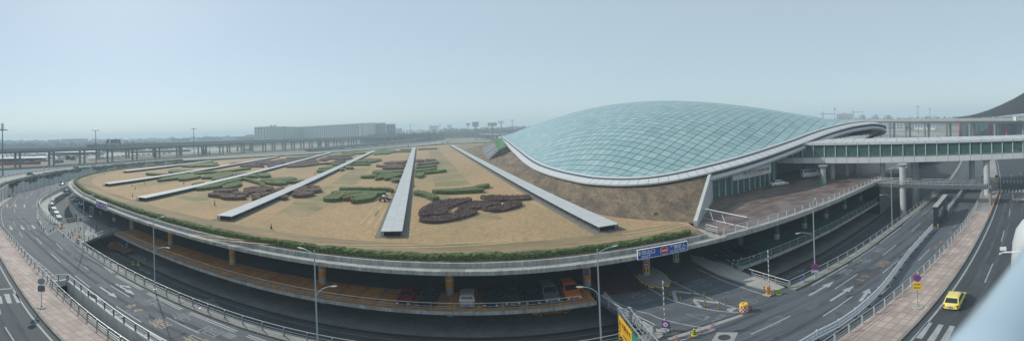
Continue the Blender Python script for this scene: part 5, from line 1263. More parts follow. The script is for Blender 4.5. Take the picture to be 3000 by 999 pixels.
q=min(along(WALLB,.4),key=lambda w:abs(math.atan2(w[0].x,w[0].y)-math.atan2(at(38,553,2).x,at(38,553,2).y))); mb=MB(); qq,a=q; n=Vector((math.sin(a),-math.cos(a),0)); mb.box((qq.x+n.x*.12,qq.y+n.y*.12,2.6),(1.9,.06,3.0),a); part('cloth',mb,mat('banner_faded',(.46,.20,.15),.7),t)
mb=MB(); text(mb,'安全行车',(qq.x+n.x*.16,qq.y+n.y*.16,2.6),(math.cos(a),math.sin(a),0),(0,0,1),.5,1.6); part('lettering',mb,STEELL,t)
# crossing footbridge on the right
a=Vector((74.2,53.2,0)); b=Vector((80.6,27.3,0)); d=(b-a).normalized(); n=Vector((-d.y,d.x,0)); an=math.atan2(d.y,d.x)
t=thing('footbridge','dark slab footbridge with steel rails crossing the right roads under the glazed bridge','bridge',(77,40,0)); c=(a+b)/2; L=(b-a).length
mb=MB(); mb.box((c.x,c.y,4.35),(L,3.6,.6),an); part('deck',mb,mat('deck_dark',(.09,.095,.10),.7),t)
mb=MB(); mb.box((c.x+n.x*0,c.y,4.67),(L,3.5,.03),an); part('surface',mb,ASPH,t)
for s in (-1.75,1.75):
    mb=MB()
    for z in (4.95,5.25,5.6): mb.tube([a+n*s+Vector((0,0,z)),b+n*s+Vector((0,0,z))],.05 if z>5.5 else .035,6)
    r_=part('rail',mb,STEEL,t)
    mb=MB()
    for q,aa in along([a+n*s,b+n*s],1.9): mb.box((q.x,q.y,5.1),(.09,.12,1.0),aa)
    part('post',mb,STEEL,r_)
mb=MB(); mb.box((81.2,26.9,2.1),(.5,2.4,4.2),an); part('pier',mb,CONCD,t)
# small CCTV camera and the handrail at the viewer
p=polar(2935,9,0); z=zat(2935,731,p.x,p.y); t=thing('security_camera','small white security camera on a bracket beside the blurred handrail','camera',(p.x,p.y,z)); mb=MB(); mb.box((p.x,p.y,z+.02),(.07,.15,.07),.4); part('housing',mb,PAINTW,t); mb=MB(); mb.tube([(p.x,p.y,z-.08),(p.x+1.2,p.y-3.2,z-.10)],.018,6); mb.tube([(p.x-.12,p.y+.05,z-.08),(p.x+.1,p.y-.05,z-.08)],.02,6); part('bracket',mb,PAINTW,t)
t=thing('handrail','thick pale blue handrail crossing the bottom right corner, close and blurred','handrail',(0,.2,H-.46)); mb=MB(); mb.tube([(x,.193,H-.461) for x in (.3,.6,1,2,4,8,14)],.085,28); part('tube',mb,mat('handrail_blue',(.44,.55,.63),.3,.2),t,smooth=True)
mb=MB()
for x in (.34,5.5): mb.tube([(x,.193,H-.5),(x,.193,H-1.6)],.03,8)
part('post',mb,STEEL,t)
p=polar(3010,14,0); z=zat(3010,690,p.x,p.y); t=thing('rounded_parapet','white rounded parapet end above the right road, beyond the handrail','parapet',(p.x,p.y,z-2)); mb=MB(); mb.lathe([(.78,-3.0),(.8,-1.2),(.74,-.3),(.6,.25),(.34,.62),(.03,.75)],(p.x+.56,p.y,z-.16),32); part('shell',mb,mat('parapet_white',(.48,.52,.54),.4),t,smooth=True)
# ================================================================ painted road markings (real sheets a few mm above the roads)
def mk(px_,z,m=None,dz=.006,zf=None):
    out=[]
    for x,y in px_:
        p=at(x,y,z)
        if zf:
            for _ in range(4): p=at(x,y,zf(p))
        p.z+=dz; out.append(p)
    return out
def pline(mb,P,w):
    P=[Vector(p) for p in P]; A=offset(P,w/2);B=offset(P,-w/2); mb.strip(B,A)
def pdash(mb,pairs,z=0,w=.16,zf=None):
    for a,b in pairs: pline(mb,mk([a,b],z,zf=zf),w)
def parrow(mb,tail,tip,z=0,w=.16,hw=.42,hl=.38,zf=None,branch=None):
    a,b=mk([tail,tip],z,zf=zf); d=b-a; n=Vector((-d.y,d.x,0)).normalized(); k=a.lerp(b,1-hl)
    mb.quad(a-n*w,a+n*w,k+n*w,k-n*w); mb.add([k-n*hw,k+n*hw,b],[(0,1,2)])
    if branch:
        c=mk([branch],z,zf=zf)[0]; m_=a.lerp(b,.15); e=(c-m_); u=Vector((-e.y,e.x,0)).normalized()*w*1.3; f=m_.lerp(c,.5)+n*(n.dot(c-m_))*.35
        mb.quad(m_-u,m_+u,f+u,f-u); u2=u*2.0; mb.add([f-u2,f+u2,c],[(0,1,2)])
def pchar(mb,s,c,ux,uy,w,h):
    c=Vector(c); text(mb,s,c,ux,uy,h,w)
W_=MB(); F_=MB(); Y_=MB(); O_=MB(); D_=MB()
# left main road
pdash(W_,[((220,807.6),(263,842)),((324,836),(380,870.6)),((340,897.4),(414,944)),((488,930.5),(583.4,975.8)),((56.4,680.5),(66,695)),((105.6,696),(122.6,714)),((149,742.6),(175.6,767)),((78,662),(88.7,674)),((38,649),(45,659)),((163.6,713),(184.6,732)),((244.7,780),(259,790))],w=.15)
pdash(F_,[((225,767),(246,782)),((143,687),(240,745)),((240,745),(310,780))],w=.15)
for a,b in (((309.8,781),(335,799.5)),((343,807.5),(419.6,848.5)),((434.9,857.4),(535,906)),((558.8,915.5),(696.7,970.5)),((728,981.7),(800,1008))):
    P=mk([(a[0]+(b[0]-a[0])*k/4,a[1]+(b[1]-a[1])*k/4) for k in range(5)],0); pline(W_,P,.16); pline(W_,offset(P,-.34),.13)
parrow(W_,(293,841),(344,873),w=.13); parrow(W_,(339,832),(395,864),w=.13,branch=(385,844)); parrow(W_,(238,850),(286,887),w=.22,hw=.6,branch=(296,882)); parrow(F_,(252,846),(280,876),w=.3,hw=.5)
for a,b in (((20,596),(21.8,608)),((45,597),(46,608)),((71,597),(72,609))): parrow(W_,a,b,w=.14,hw=.45,hl=.5)
for a,b in (((29,662),(35,675)),((61,661),(70,674)),((93,659),(103,671))): parrow(W_,a,b,w=.17,hw=.55,hl=.5)
# lettering on the left road (read along the lane)
dl=(at(414,944,.006)-at(340,897,.006)).normalized(); rx=Vector((-dl.y,dl.x,0))
def roadtext(mb,s,px_,w,h,flip=1,d=dl,z=0): 
    c=at(px_[0],px_[1],z); c.z=z+.007; u=Vector((d.y,-d.x,0))*flip; pchar(mb,s,c,-u,-d*flip,w,h)
roadtext(W_,'王',(330,921),1.60,2.32); roadtext(Y_,'来',(392,902),1.60,2.32); roadtext(F_,'开',(456,888),1.60,2.56); roadtext(Y_,'楼',(468,948),1.76,2.40); roadtext(F_,'停',(533,929),1.76,2.40); roadtext(Y_,'机',(572,996),1.60,2.40); roadtext(F_,'面',(620,972),1.76,2.40)
pline(W_,mk([(405,992),(439,976),(480,1001)],0),.32)
F_.add([tuple(p) for p in mk([(649,981.7),(670,973.5),(695.7,983.6),(674,994.5)],0)],[(0,3,2,1)])
# cross bars in the far left bend
for i,y in enumerate((610,616.5,622.5,629,635.5,642,648,655,661)):
    xl=9-(y-610)*-.02*1 if y<640 else 9+(y-640)*.3; pline(F_ if i%2 else W_,mk([(xl,y+1),(55,y),(104+ (3 if y>640 else 0),y-1)],0),.16)
pdash(W_,[((44,560),(57,553)),((64,567),(76,556)),((89,572),(97,562)),((30,604),(31,609)),((42,612),(44,622)),((96,606),(103,600)),((60,583),(66,574)),((76,584),(82,573)),((107,636),(124,655))],w=.15)
pline(W_,mk([(36,606),(42,592),(58,571),(80,556),(105,545),(132,537)],0),.14)
pline(W_,mk([(12,663),(6,648),(3,630),(6,612),(14,598),(28,584),(48,570),(75,559),(110,548)],0),.15)
# striped gore
pline(W_,mk([(107,612),(112,640),(124,664),(140,687.5)],0),.16); pline(W_,mk([(140,687.5),(166,673)],0),.16)
for k in range(11):
    s=k/11; a=(108+s*28,622+s*58); b=(113+s*47,613+s*60); pline(W_,mk([a,b],0),.15)
# left edge hatching beside the pavement fence
el=[(25,690),(62,726),(100,758),(128,781),(160,809),(182,829)]; pline(W_,mk(el,0),.15)
for k in range(16):
    s=k/15; i=min(int(s*5),4); u=s*5-i; a=(el[i][0]+(el[i+1][0]-el[i][0])*u,el[i][1]+(el[i+1][1]-el[i][1])*u); A=mk([a],0)[0]; yb=ybetween(L1,A.x-1.0)+.3
    if A.y>yb+.4: pline(W_,[Vector((A.x,A.y,.006)),Vector((A.x-1.3,yb,.006))],.17)
# near road left
for q in ([(10.5,862),(27,861),(35.6,888),(22,889)],[(36.4,860.5),(50,859.5),(62,886.5),(49,888)],[(-2,870),(3,866),(9,889),(-2,891)]):
    W_.poly(mk(q,0))
pline(W_,mk([(-2,848),(41,845)],0),.3); pdash(W_,[((14.6,958),(41,999)),((-2,905),(2,921))],w=.15)
lw=[Vector((p.x,p.y,.006)) for p in offset(L2,-.75)]; pline(W_,lw,.22)
# right main road
pdash(W_,[((2445.7,847),(2511,803.7)),((2411,926.8),(2497,869)),((2200,979.5),(2315,925.8)),((2585.8,749),(2625,717.7)),((2671,677.6),(2696,655)),((2586,800),(2630.5,762.5)),((2690,764),(2723,730)),((2726,623),(2742,610)),((2583,861),(2610,838)),((2758,584),(2771,574)),((2490,918),(2560,868))],w=.15)
for a,b in (((2378,836.5),(2483,775.5)),((2498,766.5),(2567,720.5)),((2577,713),(2638.7,666.5)),((2645.7,659.5),(2697,616)),((2703,610),(2745,573))):
    pline(W_,mk([a,((a[0]+b[0])/2,(a[1]+b[1])/2),b],0),.2)
parrow(W_,(2370,866),(2444,824),w=.17,hw=.5); parrow(W_,(2432,882),(2503,836.4),w=.17,hw=.5); parrow(W_,(2520,883),(2548,845),w=.2,hw=.55); parrow(F_,(2700,628),(2724,614),w=.25,hw=.5)
dr_=(at(2511,803.7,0)-at(2445.7,847,0)).normalized()
roadtext(O_,'来',(2530,814),1.60,2.08,-1,dr_); roadtext(O_,'楼',(2586,773),1.76,2.56,-1,dr_); roadtext(F_,'停',(2534,764),1.76,2.40,-1,dr_); roadtext(F_,'机',(2478,796),1.60,2.08,-1,dr_); roadtext(F_,'车',(2576,733),1.76,2.40,-1,dr_)
for x,y in ((2742,726),(2757,709),(2784,683),(2797,664),(2807,650)): O_.poly(mk([(x-9,y+2),(x,y-5),(x+8,y-3),(x-1,y+4)],0))
# near road right
for q in ([(2717,944),(2732,946),(2701,993),(2679,990)],[(2750,950),(2765,952),(2737,1001),(2715,999)],[(2783,954),(2798,956),(2775,1002),(2753,1001)]): W_.poly(mk(q,0))
pdash(W_,[((2959,612),(2956.5,634)),((2942,675),(2933.6,708)),((2909,772),(2885,827.6)),((2966,570),(2968,584)),((2962,512),(2965,522)),((2989,504),(2993,512))],w=.15)
for k in range(8):
    x=2938+k*10.3; W_.poly(mk([(x,528.5),(x+4,528.5),(x+5.5,536.5),(x+1.5,536.5)],0)); W_.poly(mk([(x-4,554),(x+1,554),(x,564),(x-5.5,564)],0))
pline(F_,mk([(2926,569),(3000,570)],0),.25)
# lower road lines
cl=[p for p in S_LIP if -85<p.x<130]
pline(D_,setz(offset(cl,-.55),-3.49),.42); LOWW=MB(); pline(LOWW,setz(offset(cl,-1.6),-3.492),.14)
ctr=[Vector((p.x,p.y-.0,0)) for p in offset([p for p in S_LIP if 30<p.x<130],-5.4)]
for q,a in along(ctr,7):
    c,s=math.cos(a),math.sin(a); pline(LOWW,[Vector((q.x-c*1.6,q.y-s*1.6,-3.492)),Vector((q.x+c*1.6,q.y+s*1.6,-3.492))],.13)
parrow(LOWW,(581.4,874),(655,903),z=-3.5,w=.22,hw=.6,hl=.42,branch=(635.6,885)); parrow(LOWW,(2303,816),(2364,786),z=-3.5,w=.2,hw=.55); parrow(LOWW,(408,787),(447,806),z=-3.5,w=.2,hw=.5)
struct('lower_road_markings',LOWW,LINEF)
# garage entry
E1=lambda L:[(1900+x/3.917,780+y/3.917) for x,y in L]
ent=MB(); entF=MB()
for L,w in (([(0,255),(100,310),(190,360),(290,400),(400,430),(520,460),(650,490),(780,512),(900,525),(1040,533)],.16),([(50,70),(200,140),(330,205),(450,260),(560,310),(700,370),(830,425),(950,465),(1070,505)],.16),([(560,30),(720,105),(850,165),(1000,220),(1175,280),(1330,330)],.16),([(-420,395),(-250,470),(-110,520),(0,545),(100,590),(250,635),(400,668),(550,695),(680,715),(770,728)],.15),([(770,728),(560,793),(360,858)],.15)):
    pline(ent,mk(smooth([(x,y,0) for x,y in E1(L)],3) and [(p.x,p.y) for p in smooth([(x,y,0) for x,y in E1(L)],3)],-.2,dz=.012,zf=zentry),w)
for L in ([(590,326),(440,306),(283,285)],[(283,285),(320,400)],[(825,426),(660,404),(510,385)],[(515,388),(597,476)],[(1000,490),(905,494)],[(905,494),(965,521)]): pline(ent,mk(E1(L),-.2,dz=.014,zf=zentry),.42)
for L in ([(430,548),(570,562),(710,580)],[(710,580),(640,622)],[(640,622),(430,548)],[(1060,368),(1260,400)],[(1260,400),(1210,432)],[(1210,432),(1060,368)]): pline(entF,mk(E1(L),-.1,dz=.012,zf=zentry),.16)
entF.poly(mk(E1([(660,577),(710,580),(655,618),(635,612)]),-.1,dz=.011,zf=zentry))
for q in ([(620,215),(680,197),(722,213),(665,235)],[(-80,390),(-23,367),(32,390),(-30,412)]):
    c=mk(E1(q),-.3,dz=.012,zf=zentry)
    for a,b in zip(c,c[1:]+c[:1]): pline(entF,[a,b],.16)
de=Vector((-.35,.94,0)).normalized()
for px_ in ((2045.5,823),(1865,866)):
    c=mk([px_],-.3,dz=.012,zf=zentry)[0]; text(entF,'出',c,(de.y,-de.x,0),de,1.7,1.5)
for L in ([(745,258),(830,298),(920,300)],[(40,440),(165,490),(270,495)]): pline(entF,mk(E1(L),-.3,dz=.012,zf=zentry),.14)
for L in ([(870,288),(890,300),(945,315)],[(195,478),(215,490),(290,502)]): entF.add([tuple(p) for p in mk(E1(L),-.3,dz=.013,zf=zentry)]+[],[(0,1,2)])
for i in range(4):
    x,y=840-i*40,562+i*34; pline(entF,mk(E1([(x,y-10),(x-28,y+14)]),-.0,dz=.008,zf=zentry),.3); pline(entF,mk(E1([(x+35,y-2),(x+8,y+22)]),-.0,dz=.008,zf=zentry),.3)
struct('entry_markings',ent,LINE); struct('entry_markings_faded',entF,LINEF)
seam=MB(); pline(seam,mk(E1([(-40,300),(0,290),(250,225),(560,140),(850,55)]),-.45,dz=.009,zf=zentry),.14); pline(seam,mk(E1([(180,830),(430,745),(760,640),(1060,540)]),0,dz=.009),.18); pline(seam,mk(E1([(1100,505),(1330,430),(1480,380)]),0,dz=.009),.1)
sl=MB(); pline(sl,mk(E1([(205,245),(500,380),(750,490),(930,570)]),-.2,dz=.01,zf=zentry),.06); struct('entry_seam_brown',sl,mat('seam_brown',(.16,.11,.07),.9)); struct('entry_seam',seam,DARK)
dr2=MB(); pline(dr2,mk(E1([(225,835),(480,760),(780,660),(1075,560)]),0,dz=.007),.5); struct('entry_threshold',dr2,CONCROAD)
# far left exit
ex=MB(); Lx=lambda L:[(x/3.9,560+y/3.9) for x,y in L]
zl=lambda p:-.01-.19*min(1,max(0,(p[1]-32-(-77-p[0])*.1)/10))
for L,w in (([(740,530),(840,490),(1000,440),(1165,400)],.15),([(760,545),(900,510),(1050,465),(1170,432)],.15),([(690,478),(720,485),(740,500),(810,455)],.15),([(975,455),(1010,455),(970,490),(985,505),(1060,470)],.3)): pline(ex,mk(Lx(L),-.1,dz=.016,zf=zl),w)
struct('exit_markings',ex,LINE)
ex=MB(); pline(ex,mk(Lx([(655,430),(720,480),(800,545),(860,590)]),0,dz=.012),.3); struct('exit_threshold',ex,CONCROAD)
dm_=MB(); pline(dm_,mk(E1([(-1,0)]) and [(1715,1000),(1760,990)],0),.1) if False else None
m1=MB(); c=mk([(2122,989)],0)[0]; m1.poly([c+Vector((-1.5,-.2,0)),c+Vector((.1,-1.2,0)),c+Vector((1.5,.1,0)),c+Vector((0,1.2,0))]); struct('manhole_patch',m1,CONCROAD)
m1=MB(); m1.tube([c+Vector((0,0,-.02)),c+Vector((0,0,.008))],.55,20); solo('manhole_cover',m1,STAIN,'round manhole cover in a pale square patch on the right main road','manhole')
# wear patches
st=MB()
for x,y,w,h in ((170,785,16,6),(1000,0,0,0)):
    pass
for k in range(26):
    rr=random.Random(100+k); q=Vector((rr.uniform(-60,110),0,0)); yb=ybetween(L1,q.x); yt=ybetween(FB_L+FB_R,q.x); y=rr.uniform(yb+2,yt-2); n=9; r=rr.uniform(.5,1.8); e=rr.uniform(.3,.7); a=rr.uniform(-.2,.5)
    st.poly([(q.x+r*(1+.3*rr.random())*math.cos(6.283*i/n)*math.cos(a)-r*e*math.sin(6.283*i/n)*math.sin(a),y+r*math.cos(6.283*i/n)*math.sin(a)+r*e*math.sin(6.283*i/n)*math.cos(a),.0035+.00003*k) for i in range(n)])
tm=MB(); ALLX=[-100+i*2.5 for i in range(86)]
for d in (4.2,5.9,7.6,9.3):
    P=[Vector((x,ybetween(L1,x)+d,.003)) for x in ALLX if ybetween(L1,x)+d<ybetween(FB_L+FB_R,max(x,-66))-2.0]
    if len(P)>3: tm.strip(offset(P,-.28),offset(P,.28))
for d in (-2.6,-4.2,-6.6,-8.2):
    P=[Vector((x,ybetween(L2,x)+d,.003)) for x in ALLX if x>-80]; tm.strip(offset(P,-.25),offset(P,.25))
struct('tyre_marks',tm,blend_mat('asphalt_tracks',(.087,.098,.112),(.048,.055,.064),.5,.38,.62,stretch=(.25,1,1),var=.15,vs=3))
struct('road_wear',st,mat('asphalt_worn',(.098,.108,.12),.85,var=.3,vscale=.8,var2=.3,v2scale=4))
os_=MB()
for k in range(90):
    rr=random.Random(900+k); x=rr.uniform(-95,105); lane=rr.choice((4.9,5.2,8.4,8.7,-3.4,-7.4)); y=ybetween(L1 if lane>0 else L2,x)+lane+rr.gauss(0,.35)
    if lane>0 and y>ybetween(FB_L+FB_R,max(x,-66))-1.8: continue
    r=rr.uniform(.08,.38); os_.poly([(x+r*rr.uniform(.7,1.5)*1.5*math.cos(.785*i),y+r*rr.uniform(.7,1.2)*math.sin(.785*i),.0042+.00002*k) for i in range(8)])
struct('oil_spots',os_,STAIN)
pt=MB()
for k,(x,lane,w,h) in enumerate(((-72,6,7,2.2),(-38,4,4,3),(33,5,6,2.4),(58,6.2,8,2.0),(-20,-5,9,2.6),(40,-4.6,7,2.2),(70,-6,10,2.4),(-60,8.6,3.5,1.6))):
    y=ybetween(L1 if lane>0 else L2,x)+lane; y2=ybetween(L1 if lane>0 else L2,x+w)+lane; pt.add([(x,y,.0026),(x+w,y2,.0026),(x+w,y2+h,.0026),(x,y+h,.0026)],[(0,1,2,3)])
struct('road_patches',pt,mat('asphalt_patch',(.062,.069,.078),.85,var=.2,vscale=.8,var2=.2,v2scale=4))
st=MB(); P=mk([(135,717),(150,717),(172,738),(190,750),(170,752),(152,738)],0,dz=-.002); st.poly(P); struct('road_dust',st,mat('asphalt_dusty',(.20,.205,.205),.9,var=.3,vscale=.8,var2=.3,v2scale=4))
st=MB()
for px_ in ([(598,882),(640,870),(650,884),(615,896)],[(760,928),(800,926),(790,934),(765,936)],[(1517,946),(1530,925),(1526,945),(1537,957)],[(2550,640),(2575,634),(2572,642),(2548,648)]):
    st.poly(mk(px_,-3.5,dz=.004))
struct('lower_road_stains',st,STAIN)
st=MB()
for k,(a,b) in enumerate((((0,820),(90,999)),)):
    pline(st,mk([(a[0]+(b[0]-a[0])*i/6+random.uniform(-2,2),a[1]+(b[1]-a[1])*i/6) for i in range(7)],0,dz=.004),.05)
st.poly(mk([(80,957),(95,938),(108,935),(104,950)],0,dz=.003)); struct('near_road_cracks',st,DARK if False else STAIN)
for nm,mb,m in (('road_markings',W_,LINE),('road_markings_faded',F_,LINEF),('road_markings_yellow',Y_,LINEY),('road_markings_ochre',O_,LINEO),('lower_road_drain',D_,DARK)): struct(nm,mb,m)
# ================================================================ vehicles
PAINT={}
def paint(name,c,metal=.15): return mat('car_paint_'+name,c,.28,metal,coat=.6)
CHROME=mat('chrome',(.55,.56,.57),.2,.9); LAMPW=mat('headlamp',(.8,.82,.84),.15,.3); LAMPR=mat('tail_lamp_red',(.45,.02,.02),.25); PLATE=mat('plate_blue',(.03,.10,.45),.5); WINDOW=mat('car_window',(.012,.016,.018),.06,spec=.9); RIMM=mat('wheel_rim',(.42,.43,.44),.35,.7)
KINDS={ # L,W,H, belt, list of (x frac from rear 0..1, hood/top z frac), cabin base rear/front, roof rear/front
 'sedan':(4.6,1.8,1.46,.95,(.13,.72),(.28,.56)),
 'suv':(4.6,1.85,1.72,1.05,(.03,.74),(.09,.56)),
 'hatch':(3.8,1.69,1.5,.92,(.02,.80),(.19,.58)),
 'van':(5.2,1.95,2.3,1.25,(.005,.90),(.02,.78)),
 'minibus':(5.0,1.88,2.25,1.2,(.005,.97),(.02,.88))}
def car(kind,pm,label,plate=True,police=False,lights=True):
    L,W,Ht,belt,(cb0,cb1),(cr0,cr1)=KINDS[kind]; t=thing('parked_car' if kind not in('van','minibus') else ('police_van' if police else 'minibus'),label,'car' if kind not in('van','minibus') else 'van'); X=lambda f:(f-.5)*L; hw=W/2
    clr=.22; mb=MB()
    hoodz=lambda f: belt if cb0<=f<=cb1 else (belt-.06-(.22 if f>cb1 else .02)*((f-cb1)/(1-cb1) if f>cb1 else (cb0-f)/max(cb0,.01)) )
    fs=[0,.015,.06,.13,.2,.3,.42,.55,.66,.74,.82,.9,.96,.988,1]; rings=[]
    for f in fs:
        e=min(f,1-f); w=hw*(1-.22*max(0,1-e/.10)**2.2); zt=hoodz(f)-(.10*max(0,1-e/.03)); zb=clr+(.14*max(0,1-e/.05)); 
        half=[(w*.86,zb),(w*.97,zb+.10),(w,zb+.32),(w*.985,zt-.16),(w*.93,zt-.03),(w*.80,zt+.012),(w*.4,zt+.035)]
        rings.append([(X(f),y,z) for y,z in half]+[(X(f),-y,z) for y,z in reversed(half)])
    k=len(rings[0]); V=[p for r in rings for p in r]; F=[(i*k+j,i*k+(j+1)%k,(i+1)*k+(j+1)%k,(i+1)*k+j) for i in range(len(fs)-1) for j in range(k)]+[tuple(range(k)),tuple(reversed(range((len(fs)-1)*k,len(fs)*k)))]
    mb.add(V,F)
    # cabin shell
    def csec(f0,f1,z,wf): return [(X(f0),-hw*wf,z),(X(f1),-hw*wf*.98,z),(X(f1),hw*wf*.98,z),(X(f0),hw*wf,z)]
    rz=Ht; lo=csec(cb0+.005,cb1-.005,belt-.05,.93); up=csec(cr0,cr1,rz-.09,.79); cap=csec(cr0+.04,cr1-.04,rz,.60)
    bm=bmesh.new(); vv=[bm.verts.new(q) for q in lo+up+cap]
    for f in [(i,(i+1)%4,4+(i+1)%4,4+i) for i in range(4)]+[(4+i,4+(i+1)%4,8+(i+1)%4,8+i) for i in range(4)]+[(8,9,10,11)]: bm.faces.new([vv[j] for j in f])
    bmesh.ops.bevel(bm,geom=[e for e in bm.edges if not e.is_boundary],offset=.045,segments=2,affect='EDGES',profile=.6); bm.verts.index_update(); mb.add([v.co.copy() for v in bm.verts],[tuple(v.index for v in f.verts) for f in bm.faces]); bm.free()
    body=part('body',mb,pm,t,False,True); body.data.set_sharp_from_angle(angle=R(38)); 
    # windows
    def pane(name,a,b,c,d,u0,u1,v0,v1,off,par=t):
        a,b,c,d=map(Vector,(a,b,c,d)); f=lambda u,v:(a.lerp(b,u)).lerp(d.lerp(c,u),v); n=(b-a).cross(d-a).normalized()*off; mb=MB(); mb.quad(f(u0,v0)+n,f(u1,v0)+n,f(u1,v1)+n,f(u0,v1)+n); return part(name,mb,WINDOW,par,False)
    pane('windscreen',lo[1],lo[2],up[2],up[1],.06,.94,.16,.93,.03); pane('rear_window',lo[3],lo[0],up[0],up[3],.08,.92,(.42 if kind in('suv','van','minibus') else .2),.90,.03)
    nside=2 if kind in('sedan','hatch') else (3 if kind=='suv' else 4)
    for s,(a,b,c,d) in ((0,(lo[0],lo[1],up[1],up[0])),(1,(lo[2],lo[3],up[3],up[2]))):
        for i in range(nside):
            u0=.05+i*.9/nside+.012; u1=.05+(i+1)*.9/nside-.012; pane('side_window',a,b,c,d,u0,u1,.24,.88,.03)
    # wheels
    wr=.31 if kind!='suv' else .36
    mb=MB(); mb.tube([(0,-.11,0),(0,.11,0)],wr,18); mr=MB(); mr.tube([(0,-.118,0),(0,.118,0)],wr*.64,14)
    w0=None
    for fx in (.18,.81):
        for s in (-1,1):
            if w0 is None: w0=part('wheel',mb,RUBBER,t,False); part('rim',mr,RIMM,w0,False); w=w0
            else: w=copy_tree(w0,t)
            w.location=(X(fx),s*(hw-.10),wr)
    if lights:
        for s in (-1,1):
            zf=hoodz(.97)-.2; mb=MB(); mb.box((X(.984),s*hw*.68,zf+.04),(.20,hw*.36,.15),-s*.30); part('headlight',mb,LAMPW,t,False)
            mb=MB(); mb.box((X(.014),s*hw*.76,(belt if kind not in('van','minibus') else .95)-.2),(.13,hw*.24,.2),s*.3); part('tail_light',mb,LAMPR,t,False)
            mb=MB(); mb.box((X(cb1-.05),s*(hw+.03),belt+.05),(.1,.16,.1)); part('wing_mirror',mb,pm,t,False)
        mb=MB(); mb.box((X(1)-.0,0,.60),(.06,hw*.8,.14)); part('grille',mb,BLACK if kind!='suv' else CHROME,t,False)
    if plate:
        for f,z in ((1.0,.42),(0.0,.55)):
            mb=MB(); mb.box((X(f)+(.035 if f else -.03),0,z),(.02,.44,.14)); part('number_plate',mb,PLATE,t,False)
    if police:
        mb=MB(); mb.box((X(.45),0,Ht+.06),(.25,1.1,.12)); part('light_bar',mb,BLUEP,t,False)
        for s in (-1,1):
            mb=MB(); y=s*(hw+.004); mb.quad((X(.30),y,.55),(X(.62),y,.42),(X(.97),y*.9,.72),(X(.60),y,.80)); part('blue_stripe',mb,mat('police_blue',(.02,.03,.09),.4),t,False)
    return t
def ang_px(x0,y0,x1,y1,z): a,b=at(x0,y0,z),at(x1,y1,z); return math.atan2(b.y-a.y,b.x-a.x)
def drop(t,x,y,z,rz): p=at(x,y,z); return place(t,tuple(p),rz,t['label'],t.get('group'))
DK=-.213
def tang(x): 
    P=S_LIP
    for a,b in zip(P,P[1:]):
        if a.x<=x<=b.x: return math.atan2(b.y-a.y,b.x-a.x)
    return 0
def park(kind,pm,x,label,front=True,d=3.1,z=DK,**k):
    t=car(kind,pm,label,**k); t['group']='cars parked on the garage decks'; a=tang(x); y=ybetween(S_LIP,x); place(t,(x-math.sin(a)*d,y+math.cos(a)*d,z),a+(-math.pi/2 if front else math.pi/2),label,t['group'])
park('sedan',paint('dark_red',(.22,.012,.03)),-12.5,'dark red sedan, leftmost car on the orange deck')
park('suv',mat('car_cover_black',(.02,.024,.03),.6),-9.9,'car under a dark cover beside the dark red sedan on the orange deck',lights=False)
park('suv',paint('beige',(.36,.31,.28)),-5.5,'silver beige estate car parked tail out on the orange deck',front=False)
park('sedan',paint('black',(.028,.03,.034)),-2.95,'black sedan just right of the beige estate on the orange deck')
park('suv',paint('black2',(.035,.037,.042)),-.6,'black SUV between two black sedans on the orange deck')
park('sedan',paint('charcoal',(.022,.025,.03)),1.6,'dark sedan with pale headlights left of the grey SUV on the orange deck')
park('suv',paint('grey',(.13,.135,.145)),3.75,'grey SUV beside the orange SUV on the orange deck')
park('suv',paint('orange',(.62,.16,.02)),6.15,'bright orange SUV at the right end of the orange deck')
park('sedan',paint('black',(.028,.03,.034)),29.3,'black car under the roof beside the green parking deck, nearer one',d=4.2)
park('sedan',paint('charcoal',(.022,.025,.03)),32.3,'dark car partly behind the pillar at the green parking deck',d=3.3)
t=car('sedan',paint('taxi_orange',(.45,.19,.02)),'ochre taxi in the shade on the lower floor under the orange deck'); p=at(1617,915,-3.36); place(t,(p.x,p.y-.2,-3.36),tang(3)+math.pi,t['label'])
# left garage cars
LC=[('suv',paint('white',(.62,.63,.64)),-128,'white car second from left inside the far left garage end'),('sedan',paint('black',(.028,.03,.034)),-124.3,'black car between white cars inside the far left garage end'),('suv',paint('silver',(.42,.43,.44)),-119.5,'silver SUV in the middle of the far left garage end'),('sedan',paint('pale_blue',(.40,.47,.52)),-110.5,'pale blue car right of the silver SUV at far left garage'),('suv',paint('black2',(.035,.037,.042)),-106.0,'black SUV near the red pillar at far left garage'),('sedan',paint('charcoal',(.022,.025,.03)),-101.5,'dark sedan nearest the small kiosk at far left garage')]
for k,pm,x,l in LC: park(k,pm,x,l,d=3.0)
t=car('sedan',paint('white',(.62,.63,.64)),'white car leftmost inside the far left garage end'); a=tang(-132.5); place(t,(-132.5-math.sin(a)*3,ybetween(S_LIP,-132.5)+math.cos(a)*3,DK),a-math.pi/2,t['label'])
q=Vector((-94.5,ybetween(S_LIP,-94.5)+3.5,DK)); t=thing('kiosk','small dark ticket kiosk beside the cars at the far left exit','kiosk',tuple(q),.2); mb=MB(); mb.box((0,0,1.1),(2.0,1.8,2.2)); part('walls',mb,STEELD,t,False); mb=MB(); mb.box((0,0,2.25),(2.3,2.1,.15)); part('roof',mb,STEEL,t,False); mb=MB(); mb.box((0,-.91,1.5),(1.5,.03,.7)); part('window',mb,WINDOW,t,False)
